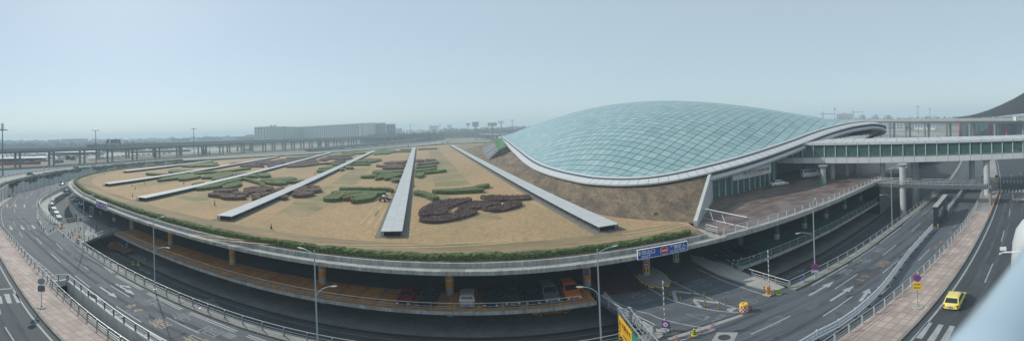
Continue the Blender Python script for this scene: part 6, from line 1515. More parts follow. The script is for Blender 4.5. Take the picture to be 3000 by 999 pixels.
# minibuses in the sunken lane
MBW=paint('minibus_white',(.66,.69,.70),.05); MBB=paint('minibus_blue',(.42,.56,.60),.05)
mi=[((173,655),MBB,'pale minibus lowest in the sunken lane, half hidden by the deck rail'),((166,641),MBW,'white minibus second from the front of the sunken lane queue'),((158.5,628),MBW,'white minibus third from the front of the sunken lane queue'),((150.5,613),MBW,'white minibus fourth from the front, nose on in the sunken lane'),((153.5,601),MBB,'pale blue minibus fifth from the front of the sunken lane queue'),((167,584.5),MBW,'white minibus sixth in the sunken lane, where the lane bends'),((175,578),MBB,'pale blue minibus close behind the sixth in the sunken lane'),((193,570),MBB,'light blue minibus seventh in the sunken lane near the slab corner'),((205,563),MBW,'rearmost minibus in the sunken lane, partly behind the roof slab')]
pts=[at(x,y,-3.5) for (x,y),_,_ in mi]
for i,((x,y),pm,l) in enumerate(mi):
    a=pts[max(i-1,0)];b=pts[min(i+1,len(pts)-1)]; t=car('minibus',pm,l); t['group']='minibuses queued in the sunken lane'; place(t,tuple(pts[i]),math.atan2(a.y-b.y,a.x-b.x),l,t['group'])
# moving cars
t=car('suv',paint('grey_blue',(.10,.13,.15)),'dark SUV driving on the left road beside the curved railing'); p=at(182,542,0); place(t,(p.x,p.y,0),math.atan2(-.62,.78)*1.0,t['label'])
t=car('sedan',paint('teal_dark',(.05,.09,.11)),'dark car on the terrace road above the wall, left of the other'); p=at(91,513,4.41); place(t,(p.x,p.y,4.41),R(62),t['label'])
t=car('suv',paint('teal',(.05,.14,.16)),'dark teal car on the terrace road above the ivy wall, right of the other'); p=at(226,493.5,4.41); place(t,(p.x,p.y,4.41),R(62),t['label'])
t=car('hatch',paint('yellow',(.80,.66,.17),.05),'small yellow hatchback driving away beside the pink pavement'); b=at(2782,914,0); a_=ang_px(2756,878,2922,580,0); a_=math.atan2(L2[-60].y-0,1) if False else math.atan2(at(2829,760,0).y-at(2698,931,0).y,at(2829,760,0).x-at(2698,931,0).x)
c=at(2797,893,0); place(t,(c.x+.2,c.y+.05,0),a_+.04,t['label'])
t=car('sedan',paint('police_white',(.70,.71,.71),.05),'white police car with dark blue stripe parked on the plaza',police=True); p=at(2287,545,PZ); place(t,(p.x,p.y+.7,PZ),-.12,t['label'])
t=car('van',paint('police_white',(.70,.71,.71),.05),'white police van in the shade under the glazed bridge',police=True); p=at(2378,520,PZ); place(t,(p.x,p.y+.6,PZ),-.25,t['label'])
t=car('van',paint('white_grey',(.5,.5,.5)),'second white van hidden behind the police van under the bridge'); p=at(2396,516,PZ); place(t,(p.x+1.0,p.y+3.2,PZ),-.3,t['label'])
t=car('sedan',paint('taxi_blue',(.05,.12,.17)),'blue and yellow taxi on the far right road under the bridge'); p=at(2884,528,0); place(t,(p.x,p.y,0),R(165),t['label'])
mb=MB(); mb.box((0,0,.55),(4.5,1.84,.28)); part('yellow_lower_panel',mb,mat('taxi_yellow',(.62,.42,.03),.4),t,False)
t=car('sedan',paint('grey',(.13,.135,.145)),'dark grey car at the right picture edge beyond the white parapet'); p=at(3001,592,0); place(t,(p.x,p.y,0),R(80),t['label'])
# orange recovery truck under the left exit deck
p=at(352,739,-3.5); t=thing('recovery_truck','dim orange recovery truck parked on the dark lower road at left','truck',tuple(p),R(12))
OT=paint('truck_orange',(.26,.095,.02)); mb=MB(); mb.box((.9,0,.72),(4.2,1.9,.3)); mb.box((.9,.9,.95),(4.2,.06,.25)); mb.box((.9,-.9,.95),(4.2,.06,.25)); part('flatbed',mb,OT,t,False)
mb=MB(); mb.prism([(-2.9,-.9),(-1.3,-.9),(-1.3,.9),(-2.9,.9)],.45,1.15); mb.add([(-2.75,-.88,1.15),(-1.25,-.9,1.15),(-1.25,.9,1.15),(-2.75,.88,1.15),(-2.2,-.75,1.95),(-1.3,-.78,1.98),(-1.3,.78,1.98),(-2.2,.75,1.95)],[(0,1,5,4),(1,2,6,5),(2,3,7,6),(3,0,4,7),(4,5,6,7)]); cb=part('cab',mb,OT,t,False)
mb=MB(); mb.quad((-2.74,.78,1.2),(-2.74,-.78,1.2),(-2.24,-.68,1.9),(-2.24,.68,1.9)); part('windscreen',mb,WINDOW,cb,False)
mb=MB(); mb.tube([(-.6,0,.9),(-.2,0,2.0),(1.2,0,1.5)],.1,8); part('lifting_arm',mb,mat('crane_blue',(.08,.22,.35),.5),t,False)
for x in (-2.2,1.9):
    for s in (-1,1):
        mb=MB(); mb.tube([(x,s*.78-.1,.36),(x,s*.78+.1,.36)],.36,16); w=part('wheel',mb,RUBBER,t,False); mb=MB(); mb.tube([(x,s*.78-.11,.36),(x,s*.78+.11,.36)],.2,12); part('rim',mb,RIMM,w,False)
# utility trike on the lawn
p=at(1125,590,LZ); t=thing('utility_trike','small blue utility trike with tank and tools parked on the lawn by the gardeners','trike',tuple(p),R(75))
mb=MB(); mb.box((-.1,0,.62),(1.5,1.05,.08)); mb.box((-.1,.52,.78),(1.5,.05,.3)); mb.box((-.1,-.52,.78),(1.5,.05,.3)); mb.box((-.85,0,.78),(.05,1.05,.3)); part('cargo_bed',mb,mat('trike_blue',(.05,.09,.20),.5),t,False)
mb=MB(); mb.lathe([(.36,.66),(.4,.8),(.38,1.25),(.2,1.4)],(.05,0,0),14); part('tank',mb,PAINTW,t,False); mb=MB(); mb.box((-.6,-.2,.95),(.35,.4,.4)); part('red_bag',mb,REDP,t,False); mb=MB(); mb.box((-.62,.25,.9),(.3,.3,.35)); part('green_bag',mb,mat('bin_green',(.02,.3,.06)),t,False)
mb=MB(); mb.tube([(.7,0,.62),(1.25,0,.55),(1.45,0,1.05)],.05,8); mb.tube([(1.4,-.35,1.1),(1.45,0,1.08),(1.4,.35,1.1)],.03,8); mb.box((.95,0,.8),(.5,.3,.14)); part('front_frame',mb,STEELD,t,False); mb=MB(); mb.tube([(-.75,.4,.7),(-.9,.55,1.75)],.025,6); part('tool_handle',mb,BARK,t,False)
for x,y in ((-.55,.6),(-.55,-.6),(1.35,0)):
    mb=MB(); mb.tube([(x,y-.06,.3),(x,y+.06,.3)],.3,16); part('wheel',mb,RUBBER,t,False)
# ================================================================ people
def person(label,joints,radii,edges,loc,rz,vest,legs,head,extra=None):
    t=thing('person',label,'person',loc,rz); me=bpy.data.meshes.new('body'); me.from_pydata(joints,edges,[]); o=bpy.data.objects.new('body_build',me); link(o)
    md=o.modifiers.new('s','SKIN'); 
    for i,r in enumerate(radii): me.skin_vertices[0].data[i].radius=(r,r)
    me.skin_vertices[0].data[0].use_root=True
    o.modifiers.new('u','SUBSURF').levels=2
    dg=bpy.context.evaluated_depsgraph_get(); m2=bpy.data.meshes.new_from_object(o.evaluated_get(dg)); bpy.data.objects.remove(o)
    for m in (vest,legs,SKIN): m2.materials.append(m)
    hz=joints[head][2]
    for p in m2.polygons:
        c=p.center; p.material_index=2 if c.z>hz-.17 and (Vector(c)-Vector(joints[head])).length<.2 else (1 if c.z<joints[0][2]-.06 else 0); p.use_smooth=True
    b=bpy.data.objects.new('body',m2); link(b); b.parent=t
    mb=MB(); hx,hy,hz=joints[head]; mb.lathe([(.125,-.01),(.12,.06),(.09,.11),(.02,.135)],(hx,hy,hz+.02),12); mb.box((hx,hy-.13,hz+.02),(.16,.12,.02)); part('cap',mb,mat('cap_dark',(.05,.04,.05),.8),t,False)
    mb=MB(); mb.box((hx,hy-.118,hz-.03),(.03,.04,.05)); part('nose',mb,SKIN,t,False); mb=MB(); 
    for s in (-1,1): mb.box((hx+s*.04,hy-.108,hz+.01),(.025,.02,.015))
    part('eyes',mb,BLACK,t,False)
    for mm,name,sh in (extra or []): part(name,sh,mm,t,False)
    return t
def figure(bend=0,reach=.5,stride=.15,arms=(.35,.35)):
    hip=.92; J=[(0,0,hip),(0,-.06-bend*.15,hip+.2),(0,-.10-bend*.45,hip+.42-bend*.08),(0,-.12-bend*.55,hip+.53-bend*.12),(0,-.14-bend*.66,hip+.70-bend*.2),
       (.11,.0,hip-.06),(.13,-stride,.48),(.13,-stride*.6,.07),(.13,-stride*.6-.16,.04),(-.11,0,hip-.06),(-.13,stride*.6,.48),(-.13,stride,.07),(-.13,stride-.16,.04),
       (.21,-.10-bend*.45,hip+.40-bend*.08),(.27,-.18-bend*.45,hip+.12-bend*.1),(.20,-.18-bend*.4-reach*.4,hip+.02),(.19,-.18-bend*.4-reach*.55,hip+.0),
       (-.21,-.10-bend*.45,hip+.40-bend*.08),(-.27,-.18-bend*.45,hip+.12-bend*.1),(-.20,-.18-bend*.4-reach*.4,hip+.02),(-.19,-.18-bend*.4-reach*.55,hip+.0)]
    Rd=[.15,.15,.165,.065,.105,.10,.075,.05,.045,.10,.075,.05,.045,.085,.055,.042,.045,.085,.055,.042,.045]
    E=[(0,1),(1,2),(2,3),(3,4),(0,5),(5,6),(6,7),(7,8),(0,9),(9,10),(10,11),(11,12),(2,13),(13,14),(14,15),(15,16),(2,17),(17,18),(18,19),(19,20)]
    return J,Rd,E
VEST=mat('vest_orange',(.80,.13,.06),.7); NAVY=mat('trousers_navy',(.03,.03,.06),.8); RUST=mat('jacket_rust',(.24,.06,.05),.8)
def tool(pts): mb=MB(); mb.tube(pts,.022,6); return mb
J,Rd,E=figure(.7,.6,.25); p=at(1002,584,LZ); person('gardener in orange vest bending over the big green topiary bed',J,Rd,E,(p.x,p.y,LZ),R(150),VEST,NAVY,4,[(STEELL,'shears',tool([(.0,-.75,.92),(.0,-1.25,.78)]))])
J,Rd,E=figure(.15,.5,.12); p=at(1029.5,597,LZ); person('gardener in orange vest standing in front of the big green topiary bed',J,Rd,E,(p.x,p.y,LZ),R(120),VEST,NAVY,4,[(BARK,'rake',tool([(.15,-.35,1.2),(.1,-1.0,.05)]))])
J,Rd,E=figure(.35,.5,.2); p=at(1148.5,574,LZ); person('gardener in rust red jacket beside the canopy, pushing a small tool',J,Rd,E,(p.x,p.y,LZ),R(-90),RUST,NAVY,4,[(PAINTW,'spreader',tool([(0,-.5,.9),(0,-.9,.3)]).box((0,-.95,.25),(.3,.3,.25)))])
J,Rd,E=figure(.0,.1,.1); p=at(2711,529,4.67); person('person in dark clothes with lime vest on the dark footbridge',J,Rd,E,(76.3,44.6,4.685),R(40),mat('vest_lime',(.30,.42,.05),.7),NAVY,4)
p=at(1142,586,LZ); t=thing('tool_crate','small brown tool crate on the grass between trike and gardener','crate',(p.x,p.y,LZ)); mb=MB(); mb.box((0,0,.18),(.6,.4,.36)); part('box',mb,BARK,t,False); mb=MB(); mb.tube([(-.3,0,.36),(-.2,0,.6),(.2,0,.6),(.3,0,.36)],.02,6); part('handle',mb,STEELD,t,False)
# ================================================================ elevated roads
FARC=mat('viaduct_concrete',(.27,.28,.28),.85,var=.15,vscale=.05); FARD=mat('viaduct_concrete_shaded',(.20,.21,.215),.85)  # columns get a darker copy of the concrete, shade put into its colour
def viaduct(path,ztop,w,label,depth=1.6,cols=26,zb=4.3,rail=1.0,colr=.75,start=8,zf=None,heads=False,side=1):
    P=smooth([Vector((x,y,0)) for x,y in path],8); o=P[len(P)//2]; t=thing('elevated_road',label,'elevated road',(o.x,o.y,zb)); 
    def lz(L,dz): return [Vector((p.x,p.y,(zf(i/(len(L)-1)) if zf else ztop)+dz)) for i,p in enumerate(L)]
    A=offset(P,w/2);B=offset(P,-w/2);A2=offset(P,w*.28);B2=offset(P,-w*.28)
    mb=MB(); mb.strip(lz(B,0),lz(A,0)); part('road_surface',mb,ASPH,t)
    mb=MB(); 
    for (X0,z0),(X1,z1) in (((A,.0),(A,-.55)),((A,-.55),(A2,-depth)),((A2,-depth),(B2,-depth)),((B2,-depth),(B,-.55)),((B,-.55),(B,.0))): mb.strip(lz(X0,z0),lz(X1,z1))
    part('deck',mb,FARC,t)
    mb=MB()
    for X_,s in ((A,-.25),(B,.25)):
        I=offset(X_,s); mb.strip(lz(X_,0),lz(X_,rail)); mb.strip(lz(X_,rail),lz(I,rail)); mb.strip(lz(I,rail),lz(I,0))
    part('parapet',mb,FARC,t)
    pts=along(P,cols,start); Lt=length(P)
    for k,(q,a) in enumerate(pts[:48]):
        zt=(zf(min(1,(start+k*cols)/Lt)) if zf else ztop)-depth
        for s in (-1,1):
            c=(q.x-math.sin(a)*s*w*.2,q.y+math.cos(a)*s*w*.2); mb=MB(); mb.tube([(c[0],c[1],zb),(c[0],c[1],zt+.05)],colr,10)
            if heads: mb.tube([(c[0],c[1],zt-2.4),(c[0],c[1],zt-.8),(c[0],c[1],zt+.05)],colr,10,True,colr*2.2)
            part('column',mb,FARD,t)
    return t,P
V1,VP=viaduct([(-205,-70),(-214,10),(-229,60),(-240,95),(-249,130),(-262,190),(-267,238),(-262,290),(-246,340),(-228,395),(-206,460),(-184,560),(-172,700),(-176,900),(-200,1300)],15.0,13,'long grey elevated road on paired columns crossing the left background',cols=27,start=3)
V2_,VP2=viaduct([(-300,150),(-296,230),(-284,300),(-264,360),(-246,420),(-224,500),(-204,600),(-196,760),(-215,1300)],16.2,12,'farther elevated road just behind the long one, before the hotel',cols=30,colr=.9)
viaduct([(-196,330),(-178,400),(-158,480),(-146,580),(-146,700),(-160,900)],9.0,9,'sloping slip road viaduct left of the distant highway junction',cols=22,zf=lambda s:6.2+5.0*s)
viaduct([(60,452),(10,500),(-22,560),(-50,680),(-70,840),(-100,1150),(-150,1700)],12.3,13,'low viaduct ending behind the far left tip of the glass dome',cols=24,zb=4.0,colr=.9)
V5,VP5=viaduct([(520,640),(470,520),(430,420),(380,330),(332,250),(302,180),(284,110),(270,60),(262,-10)],16.6,13,'pale elevated road on round columns in the right background',cols=24,zb=0,colr=1.1,rail=1.5,depth=2.5)
# masts
def mast(x,topy,D,zb,label,ant=False,r=.42):
    q=polar(x,D); zt=zat(x,topy,q.x,q.y); t=thing('light_mast',label,'light mast',(q.x,q.y,zb),0,'tall light masts'); h=zt-zb
    mb=MB(); mb.tube([(0,0,0),(0,0,h)],r,10,True,r*.5); part('pole',mb,STEELD,t,False); mb=MB(); mb.lathe([(.3,-.5),(1.6,-.1),(1.9,.1),(.4,.35)],(0,0,h),14)
    part('crown_ring',mb,STEELD,t,False)
    mb=MB()
    for k in range(8): a=k*.785; mb.box((2.1*math.cos(a),2.1*math.sin(a),h-.15),(.8,.55,.4),a)
    part('floodlights',mb,STEEL,t,False)
    if ant:
        mb=MB()
        for a in range(4):
            for z in (1.2,2.8): mb.box((.6*math.cos(a*1.57),.6*math.sin(a*1.57),h+z*.8),(.2,.25,1.1),a*1.57)
        mb.tube([(0,0,h),(0,0,h+3.6)],.1,6); part('antenna_panels',mb,STEELD,t,False)
mast(7,380,181,4.4,'tall light mast with antenna panels at the far left picture edge',True); mast(280,381,274,4.4,'tall light mast standing left of the elevated sign gantry'); mast(567,377,334,4.4,'tall light mast between the gantry and the hotel'); mast(832,371,470,4.4,'light mast in front of the hotel left wing'); mast(1061,363,560,4.4,'light mast in front of the hotel right end',r=.5); mast(1202,366,600,4.4,'light mast right of the hotel',r=.55); mast(1289,364,650,4.4,'light mast right of the pale billboard',r=.6); mast(1501,352,520,4.4,'light mast beside the far left end of the dome',r=.5); mast(2447,321,520,0,'mast with antenna panels behind the right crest of the dome',True,r=.5); mast(2690,312,420,0,'left of two light masts on the right skyline'); mast(2725,318,520,0,'right of two light masts on the right skyline',r=.5)
for x,y,D,l in ((397,412,600,'first'),(455,411,640,'second'),(480,410,640,'third')): mast(x,y,D,4.4,f'small hazy light mast behind the left elevated road, {l} from left',r=.35)
# overhead gantry with signs on the highway
q1=min(VP,key=lambda p:abs(math.atan2(p.x,p.y)-math.atan2(at(311,440,5).x,at(311,440,5).y))); i=VP.index(q1); a=math.atan2(VP[i+1].y-VP[i].y,VP[i+1].x-VP[i].x)
t=thing('overhead_gantry','overhead sign gantry with four dark boards on the left elevated road','sign gantry',(q1.x,q1.y,15)); D=math.hypot(q1.x,q1.y)
c0=polar(311,D*1.0);c1=polar(351,D*1.03); z0=15.0
mb=MB()
zt_=zat(311,410,c0.x,c0.y)
for c in (c0,c1): mb.tube([(c.x,c.y,z0-2),(c.x,c.y,zt_)],.28,8)
for z in (zt_,zt_-1.0): mb.tube([(c0.x,c0.y,z),(c1.x,c1.y,z)],.15,6)
part('frame',mb,STEELD,t); d=(c1-c0); an=math.atan2(d.y,d.x)
for s,w in ((.12,.14),(.38,.15),(.54,.13),(.70,.13),(.90,.17)):
    q=c0.lerp(c1,s); mb=MB(); mb.box((q.x,q.y,zt_-1.2),(d.length*w,.3,3.0 if s!=.12 else 2.6),an); part('sign_board',mb,STEELD,t)
# ================================================================ buildings
WINF=mat('window_far',(.03,.045,.06),.3,spec=.5); HOT=mat('hotel_stone',(.62,.61,.58),.8); PALEB=mat('block_pale',(.52,.51,.49),.85); GREYB=mat('block_grey',(.36,.37,.38),.85); PINKB=mat('block_pink',(.50,.42,.39),.85); TEALR=mat('roof_teal',(.18,.36,.40),.5)
def facade_windows(t,A,B,z0,z1,rows,cols,fw,fh,cap,m=WINF,out=.15):
    d=B-A; L=d.length; d.normalize(); n=Vector((d.y,-d.x,0)); an=math.atan2(d.y,d.x); rest=MB(); k=0
    for r in range(rows):
        for c in range(cols):
            q=A+d*(L*(c+.5)/cols)+n*out; z=z0+(z1-z0)*(r+.5)/rows
            if k<cap: 
                mb=MB(); mb.box((q.x,q.y,z),(L/cols*fw,.3,(z1-z0)/rows*fh),an); part('window',mb,m,t)
            else: rest.box((q.x,q.y,z),(L/cols*fw,.3,(z1-z0)/rows*fh),an)
            k+=1
    if rest.v: o=part('windows',rest,m,t); o['kind']='stuff'
def block(name,label,cat,corners,z0,z1,m=HOT,wins=None,parapet=.6):
    C=[Vector((p.x,p.y,0)) for p in corners]; c=sum(C,Vector())/len(C); t=thing(name,label,cat,(c.x,c.y,z0))
    mb=MB(); mb.prism([(p.x,p.y) for p in C],z0,z1); part('walls',mb,m,t)
    mb=MB(); mb.prism([((p.x-c.x)*1.004+c.x,(p.y-c.y)*1.004+c.y) for p in C],z1+.01,z1+parapet); part('roof',mb,m,t)
    for w in wins or []: facade_windows(t,C[w[0]],C[w[1]],*w[2:])
    return t
def hz(x,y,D): p=polar(x,D); return zat(x,y,p.x,p.y)
hA,hB,hC,hD=polar(745,752),polar(788,724),polar(881,830),polar(1052,711)
z1=39.5
back=Vector((-90,330,0)).normalized()*0
t=block('hotel','large pale hotel with rows of square windows in the hazy distance','hotel',[hA,hB,hC,hD,polar(1100,705),polar(1100,770),polar(1052,775),polar(881,900),polar(750,800)],4,z1,HOT,[(0,1,8,z1-1,7,5,.5,.55,35),(1,2,8,z1-1,7,20,.5,.6,0),(2,3,8,z1-1,7,28,.5,.55,65)])
mb=MB(); a,b=polar(788,712),polar(1075,700); m_=polar(881,800)
mb.slab([a,m_.lerp(b,.2),b],[polar(788,722),m_.lerp(b,.2)*1.02,polar(1075,712)],9.5,10.6); part('teal_canopy',mb,TEALR,t)
mb=MB(); c=hA.lerp(hB,.35); mb.box((c.x,c.y-1,z1-2.0),(9,.4,2.0),math.atan2((hB-hA).y,(hB-hA).x)); part('name_letters',mb,STEELD,t)
for x in (795,806):
    q=polar(x,745); mb=MB(); mb.lathe([(.5,0),(2.4,1),(2.8,2.6),(1.2,4)],(q.x,q.y,z1),10); part('satellite_dish',mb,PALEB,t)
block('office_block','stepped pale block joined to the right end of the hotel','building',[polar(1100,690),polar(1130,690),polar(1130,760),polar(1100,760)],4,hz(1115,361,690),GREYB,[(0,1,8,36,7,4,.6,.4,28)])
block('office_block','hazy tower block right of the hotel with stepped top','building',[polar(1131,760),polar(1159,760),polar(1159,830),polar(1131,830)],4,hz(1145,364,760),GREYB,[(0,1,8,36,8,4,.6,.4,32)])
block('low_block','low hazy block beyond the right end of the hotel','building',[polar(1160,900),polar(1178,900),polar(1178,960),polar(1160,960)],4,hz(1168,377,900),PALEB,[(0,1,8,22,5,3,.6,.4,15)])
block('office_building','pale five storey block just left of the hotel','building',[polar(688,800),polar(746,800),polar(746,860),polar(688,860)],4,hz(715,400.5,800),PALEB,[(0,1,6,22,5,14,.55,.5,70)])
t=block('office_building','hazy pale block with roof letters left of the thin mast','building',[polar(495,850),polar(555,850),polar(555,910),polar(495,910)],4,hz(525,412.5,850),PALEB,[(0,1,6,22,4,12,.55,.5,48)])
for i,x in enumerate((506,513,520,527,534,541,549)):
    q=polar(x,849); mb=MB(); zz=hz(525,412.5,850); mb.box((q.x,q.y,zz+2.6),(4.0,.5,4.0),.6); mb.box((q.x,q.y,zz+.5),(.3,.3,1.5),.6); part('roof_letter',mb,STEELD if i not in(0,6) else REDF,t)
block('apartment_block','hazy pale block behind the right side of the thin mast','building',[polar(580,880),polar(654,880),polar(654,940),polar(580,940)],4,hz(615,404,880),PALEB,[(0,1,6,24,6,14,.55,.5,84)])
t=block('roof_sign_building','pale block with small dark roof letters beside the hotel wall','building',[polar(716,795),polar(744,795),polar(744,815),polar(716,815)],20,hz(730,398,795),PALEB)
for x in (722,727,732,737,742):
    q=polar(x,794); mb=MB(); mb.box((q.x,q.y,hz(730,398,795)+1.6),(2.2,.4,2.2),.7); part('roof_letter',mb,STEELD,t)
for x0,x1,y,D,l in ((-20,88,416,1050,'leftmost'),(88,124,412.5,1000,'second from left'),(139,174,410,1000,'third from left'),(180,257,407.3,960,'rightmost and tallest')):
    block('slab_block',f'faint long hazy slab block on the left horizon, {l}','building',[polar(x0,D),polar(x1,D),polar(x1,D+60),polar(x0,D+60)],4,hz((x0+x1)/2,y,D),GREYB,[(0,1,8,24,5,14,.7,.35,70)])
block('slab_block','faint low slab block between gantry and roof letter building','building',[polar(438,1000),polar(496,1000),polar(496,1060),polar(438,1060)],4,hz(465,413,1000),GREYB,[(0,1,8,20,4,12,.7,.35,48)])
for x0,x1,l in ((1186,1212,'left'),(1216,1237,'right')):
    t=thing('storage_tank',f'{l} of two round white storage tanks in the central haze','tank',tuple(polar((x0+x1)/2,1050,4))); q=polar((x0+x1)/2,1050); r=(x1-x0)/2*1050/PF; mb=MB(); mb.lathe([(r,0),(r,hz(x0,378,1050)-4-2),(r*.5,hz(x0,378,1050)-4),(.5,hz(x0,378,1050)-3.4)],(q.x,q.y,4),20); part('shell',mb,PAINTW,t)
# right horizon
for x0,x1,y,l in ((2452,2468,333.5,'left'),(2468,2482,331.5,'middle'),(2482,2499,334,'right')):
    block('apartment_block',f'hazy pinkish apartment block right of the dome crest, {l} of three','building',[polar(x0,900),polar(x1,900),polar(x1,940),polar(x0,940)],0,hz((x0+x1)/2,y,900),PINKB,[(0,1,6,28,6,4,.5,.5,24)])
for x0,x1,l in ((2515,2536,'left'),(2553,2573,'middle'),(2590,2611,'right')):
    zt_=hz(x0,338.5,1000); c=polar((x0+x1)/2,1000); t=thing('stepped_tower',f'{l} of three hazy round stepped white buildings on right skyline','building',(c.x,c.y,0)); r=(x1-x0)/2*1000/PF
    mb=MB(); mb.lathe([(r,0),(r,zt_),(r*.62,zt_+.1),(r*.6,zt_+2),(r*.4,zt_+2.1),(r*.35,zt_+4.5)],(c.x,c.y,0),18); part('walls',mb,PALEB,t)
    mb=MB(); 
    for k in range(5): mb.lathe([(r*1.02,zt_-2.4-k*3.4),(r*1.02,zt_-.8-k*3.4)],(c.x,c.y,0),18)
    part('window_band',mb,WINF,t)
t=block('white_building','low white building behind columns of the right elevated road','building',[polar(2570,560),polar(2655,560),polar(2655,600),polar(2570,600)],0,hz(2610,362,560),PALEB,[(0,1,2,10,2,9,.6,.5,18)])
block('white_building','low pale hall behind the right crest of the dome','building',[polar(2655,600),polar(2740,560),polar(2740,600),polar(2655,640)],0,hz(2700,372,560),PALEB,[(0,1,2,7,1,10,.6,.5,10)])
for x,y,D,l in ((2412,331,700,'left, partly behind the dome crest'),(2502,326,900,'right, beside the pinkish blocks')):
    q=polar(x,D); z=hz(x,y,D); t=thing('tower_crane',f'hazy tower crane on the right skyline, {l}','crane',(q.x,q.y,0)); mb=MB(); mb.box((q.x,q.y,z/2),(1.2,1.2,z)); part('mast',mb,STEELD,t); mb=MB(); mb.box((q.x+6,q.y-4,z-2),(30,.9,.9),-.6); mb.box((q.x,q.y,z+1),(.8,.8,4)); part('jib',mb,STEELD,t)
# ================================================================ billboards far centre
def billboard(x0,x1,y0,y1,D,label,m,frame=True,zb=4.4,two=None):
    c=polar((x0+x1)/2,D); w=(x1-x0)*D/PF; zlo,zhi=hz((x0+x1)/2,y1,D),hz((x0+x1)/2,y0,D); t=thing('roadside_billboard',label,'billboard',(c.x,c.y,zb),0); a=-math.atan2(c.x,c.y)
    mb=MB(); mb.box((c.x,c.y,(zlo+zhi)/2),(w,1.2,zhi-zlo),a); b=part('panel',mb,m,t)
    mb=MB(); mb.tube([(c.x,c.y+.9,zb),(c.x,c.y+.9,zlo)],.8,10); mb.box((c.x,c.y+.5,zlo-.6),(w*.9,.8,.5),a); part('column',mb,STEELD,t)
    if two: 
        mb=MB(); u=Vector((math.cos(a),math.sin(a),0)); q=c+u*w*.29+Vector((0,-.75,0)); mb.box((q.x,q.y,(zlo+zhi)/2),(w*.40,.2,(zhi-zlo)*.98),a); part('side_panel',mb,two,b)
    return t
BP=mat('board_pale',(.75,.77,.77),.6,var=.25,vscale=.15); BBL=mat('board_blue',(.30,.42,.55),.6,var=.3,vscale=.12)
billboard(1258,1284,368,379,560,'pale wide billboard right of the hotel, nearest the highway junction',BP); billboard(1309,1324,366,370.5,800,'small faint billboard in the haze right of the pale wide billboard',BP); billboard(1365,1378,360.5,366,760,'small reddish billboard left of the big blue one',mat('board_reddish',(.6,.42,.42),.6,var=.2,vscale=.2)); billboard(1384,1403,357,370,600,'big blue grey billboard with red corner above the far viaduct',BBL,two=None); billboard(1429,1456,359.5,368.5,540,'ochre billboard with blue side panel left of the dome tip',mat('board_ochre',(.55,.48,.22),.6),two=BBL); billboard(1461,1476,354.5,360,700,'small pale hazy billboard closest to the dome outline',BP)
# ================================================================ trees
def woods(name,pts,n,h,label,size=1.2,m=BARE,seed=1,zb=4.4):
    rnd=random.Random(seed); mb=MB()
    for i in range(n):
        x,D=rnd.choice(pts); q=polar(x+rnd.uniform(-14,14),D*rnd.uniform(.94,1.08)); hh=h*rnd.uniform(.65,1.15); mb.tube([(q.x,q.y,zb),(q.x,q.y,zb+hh*.7)],.18,3,False,.06)
        for k in range(9):
            a=rnd.uniform(0,6.28); r=hh*.28*rnd.random()**.5; z=zb+hh*(.35+.65*rnd.random()); s=size*rnd.uniform(.5,1.2); c=Vector((q.x+r*math.cos(a),q.y+r*math.sin(a),z)); u=Vector((rnd.gauss(0,1),rnd.gauss(0,1),rnd.gauss(0,.6))).normalized(); v=u.cross(Vector((0,0,1))).normalized() if abs(u.z)<.95 else Vector((1,0,0)); w=Vector((0,0,1))
            mb.add([c-v*s*.8,c+w*s-u*s*.3,c+v*s*.7,c-w*s*.7+u*s*.3],[(0,1,2,3)])
    o=part(name,mb,m,None,False); o['kind']='stuff'; o['label']=label; o['category']='woods'; return o
woods('woods',[(x,720) for x in range(-20,440,12)],420,13,'hazy belt of bare trees behind the left elevated road',1.5,seed=2)
woods('woods',[(x,620) for x in range(330,760,14)]+[(x,520) for x in range(350,500,14)],420,9,'hazy bare trees under the left elevated road before the hotel',1.3,seed=3)
woods('woods',[(x,640) for x in range(1080,1300,10)],460,13,'hazy belt of bare trees right of the hotel',1.5,seed=4)
woods('woods',[(x,760) for x in range(1300,1560,12)]+[(x,900) for x in range(1330,1560,14)]+[(x,1050) for x in range(1330,1600,14)],620,15,'hazy woods behind the billboards left of the dome',1.9,seed=5)
woods('woods',[(x,760) for x in range(2440,3060,10)],620,17,'hazy tree belt along the right horizon',1.9,seed=6,zb=0)
woods('woods',[(x,1300) for x in range(-60,1600,16)],420,20,'faint distant tree line on the left and central horizon',3.2,seed=8)
def woodband(px0,px1,D,h,label,m,zb=4.4,seed=1,dep=40):
    mb=MB(); rows=[]; n=int((px1-px0)/4)
    for i in range(n+1):
        x=px0+(px1-px0)*i/n; row=[]
        for dd,hh in ((0,0),(2,.62),(8,.86),(dep*.5,1),(dep,.9),(dep,0)):
            q=polar(x,D+dd); k=1+.45*noise.noise(Vector((q.x*.03,q.y*.03,seed)))+.25*noise.noise(Vector((q.x*.12,q.y*.12,seed+dd)))+.2*noise.noise(Vector((q.x*.4,q.y*.4,seed+2*dd))); row.append(Vector((q.x,q.y,zb+h*hh*k)))
        rows.append(row)
    k=6; mb.add([p for r in rows for p in r],[(i*k+j,(i+1)*k+j,(i+1)*k+j+1,i*k+j+1) for i in range(n) for j in range(k-1)]); o=part('woods',mb,m,None,False); o['kind']='stuff'; o['label']=label; o['category']='woods'
WB=mat('woods_mass',(.095,.085,.068),.95,var=.35,vscale=.06,var2=.3,v2scale=.4)
woodband(-60,470,780,11,'hazy mass of bare woodland on the left horizon',WB,seed=1); woodband(330,770,700,8,'hazy low mass of trees under the elevated road before the hotel',WB,seed=4); woodband(1070,1300,690,10,'hazy mass of bare woodland right of the hotel',WB,seed=7); woodband(1285,1580,820,12,'hazy woodland slope behind the billboards',WB,seed=9); woodband(1285,1600,1150,19,'faint far woodland behind the billboards',WB,seed=10); woodband(2420,3100,820,13,'hazy woodland mass on the right horizon',WB,zb=0,seed=12); woodband(-60,1620,1500,21,'very faint distant woodland along the whole left horizon',WB,seed=15)
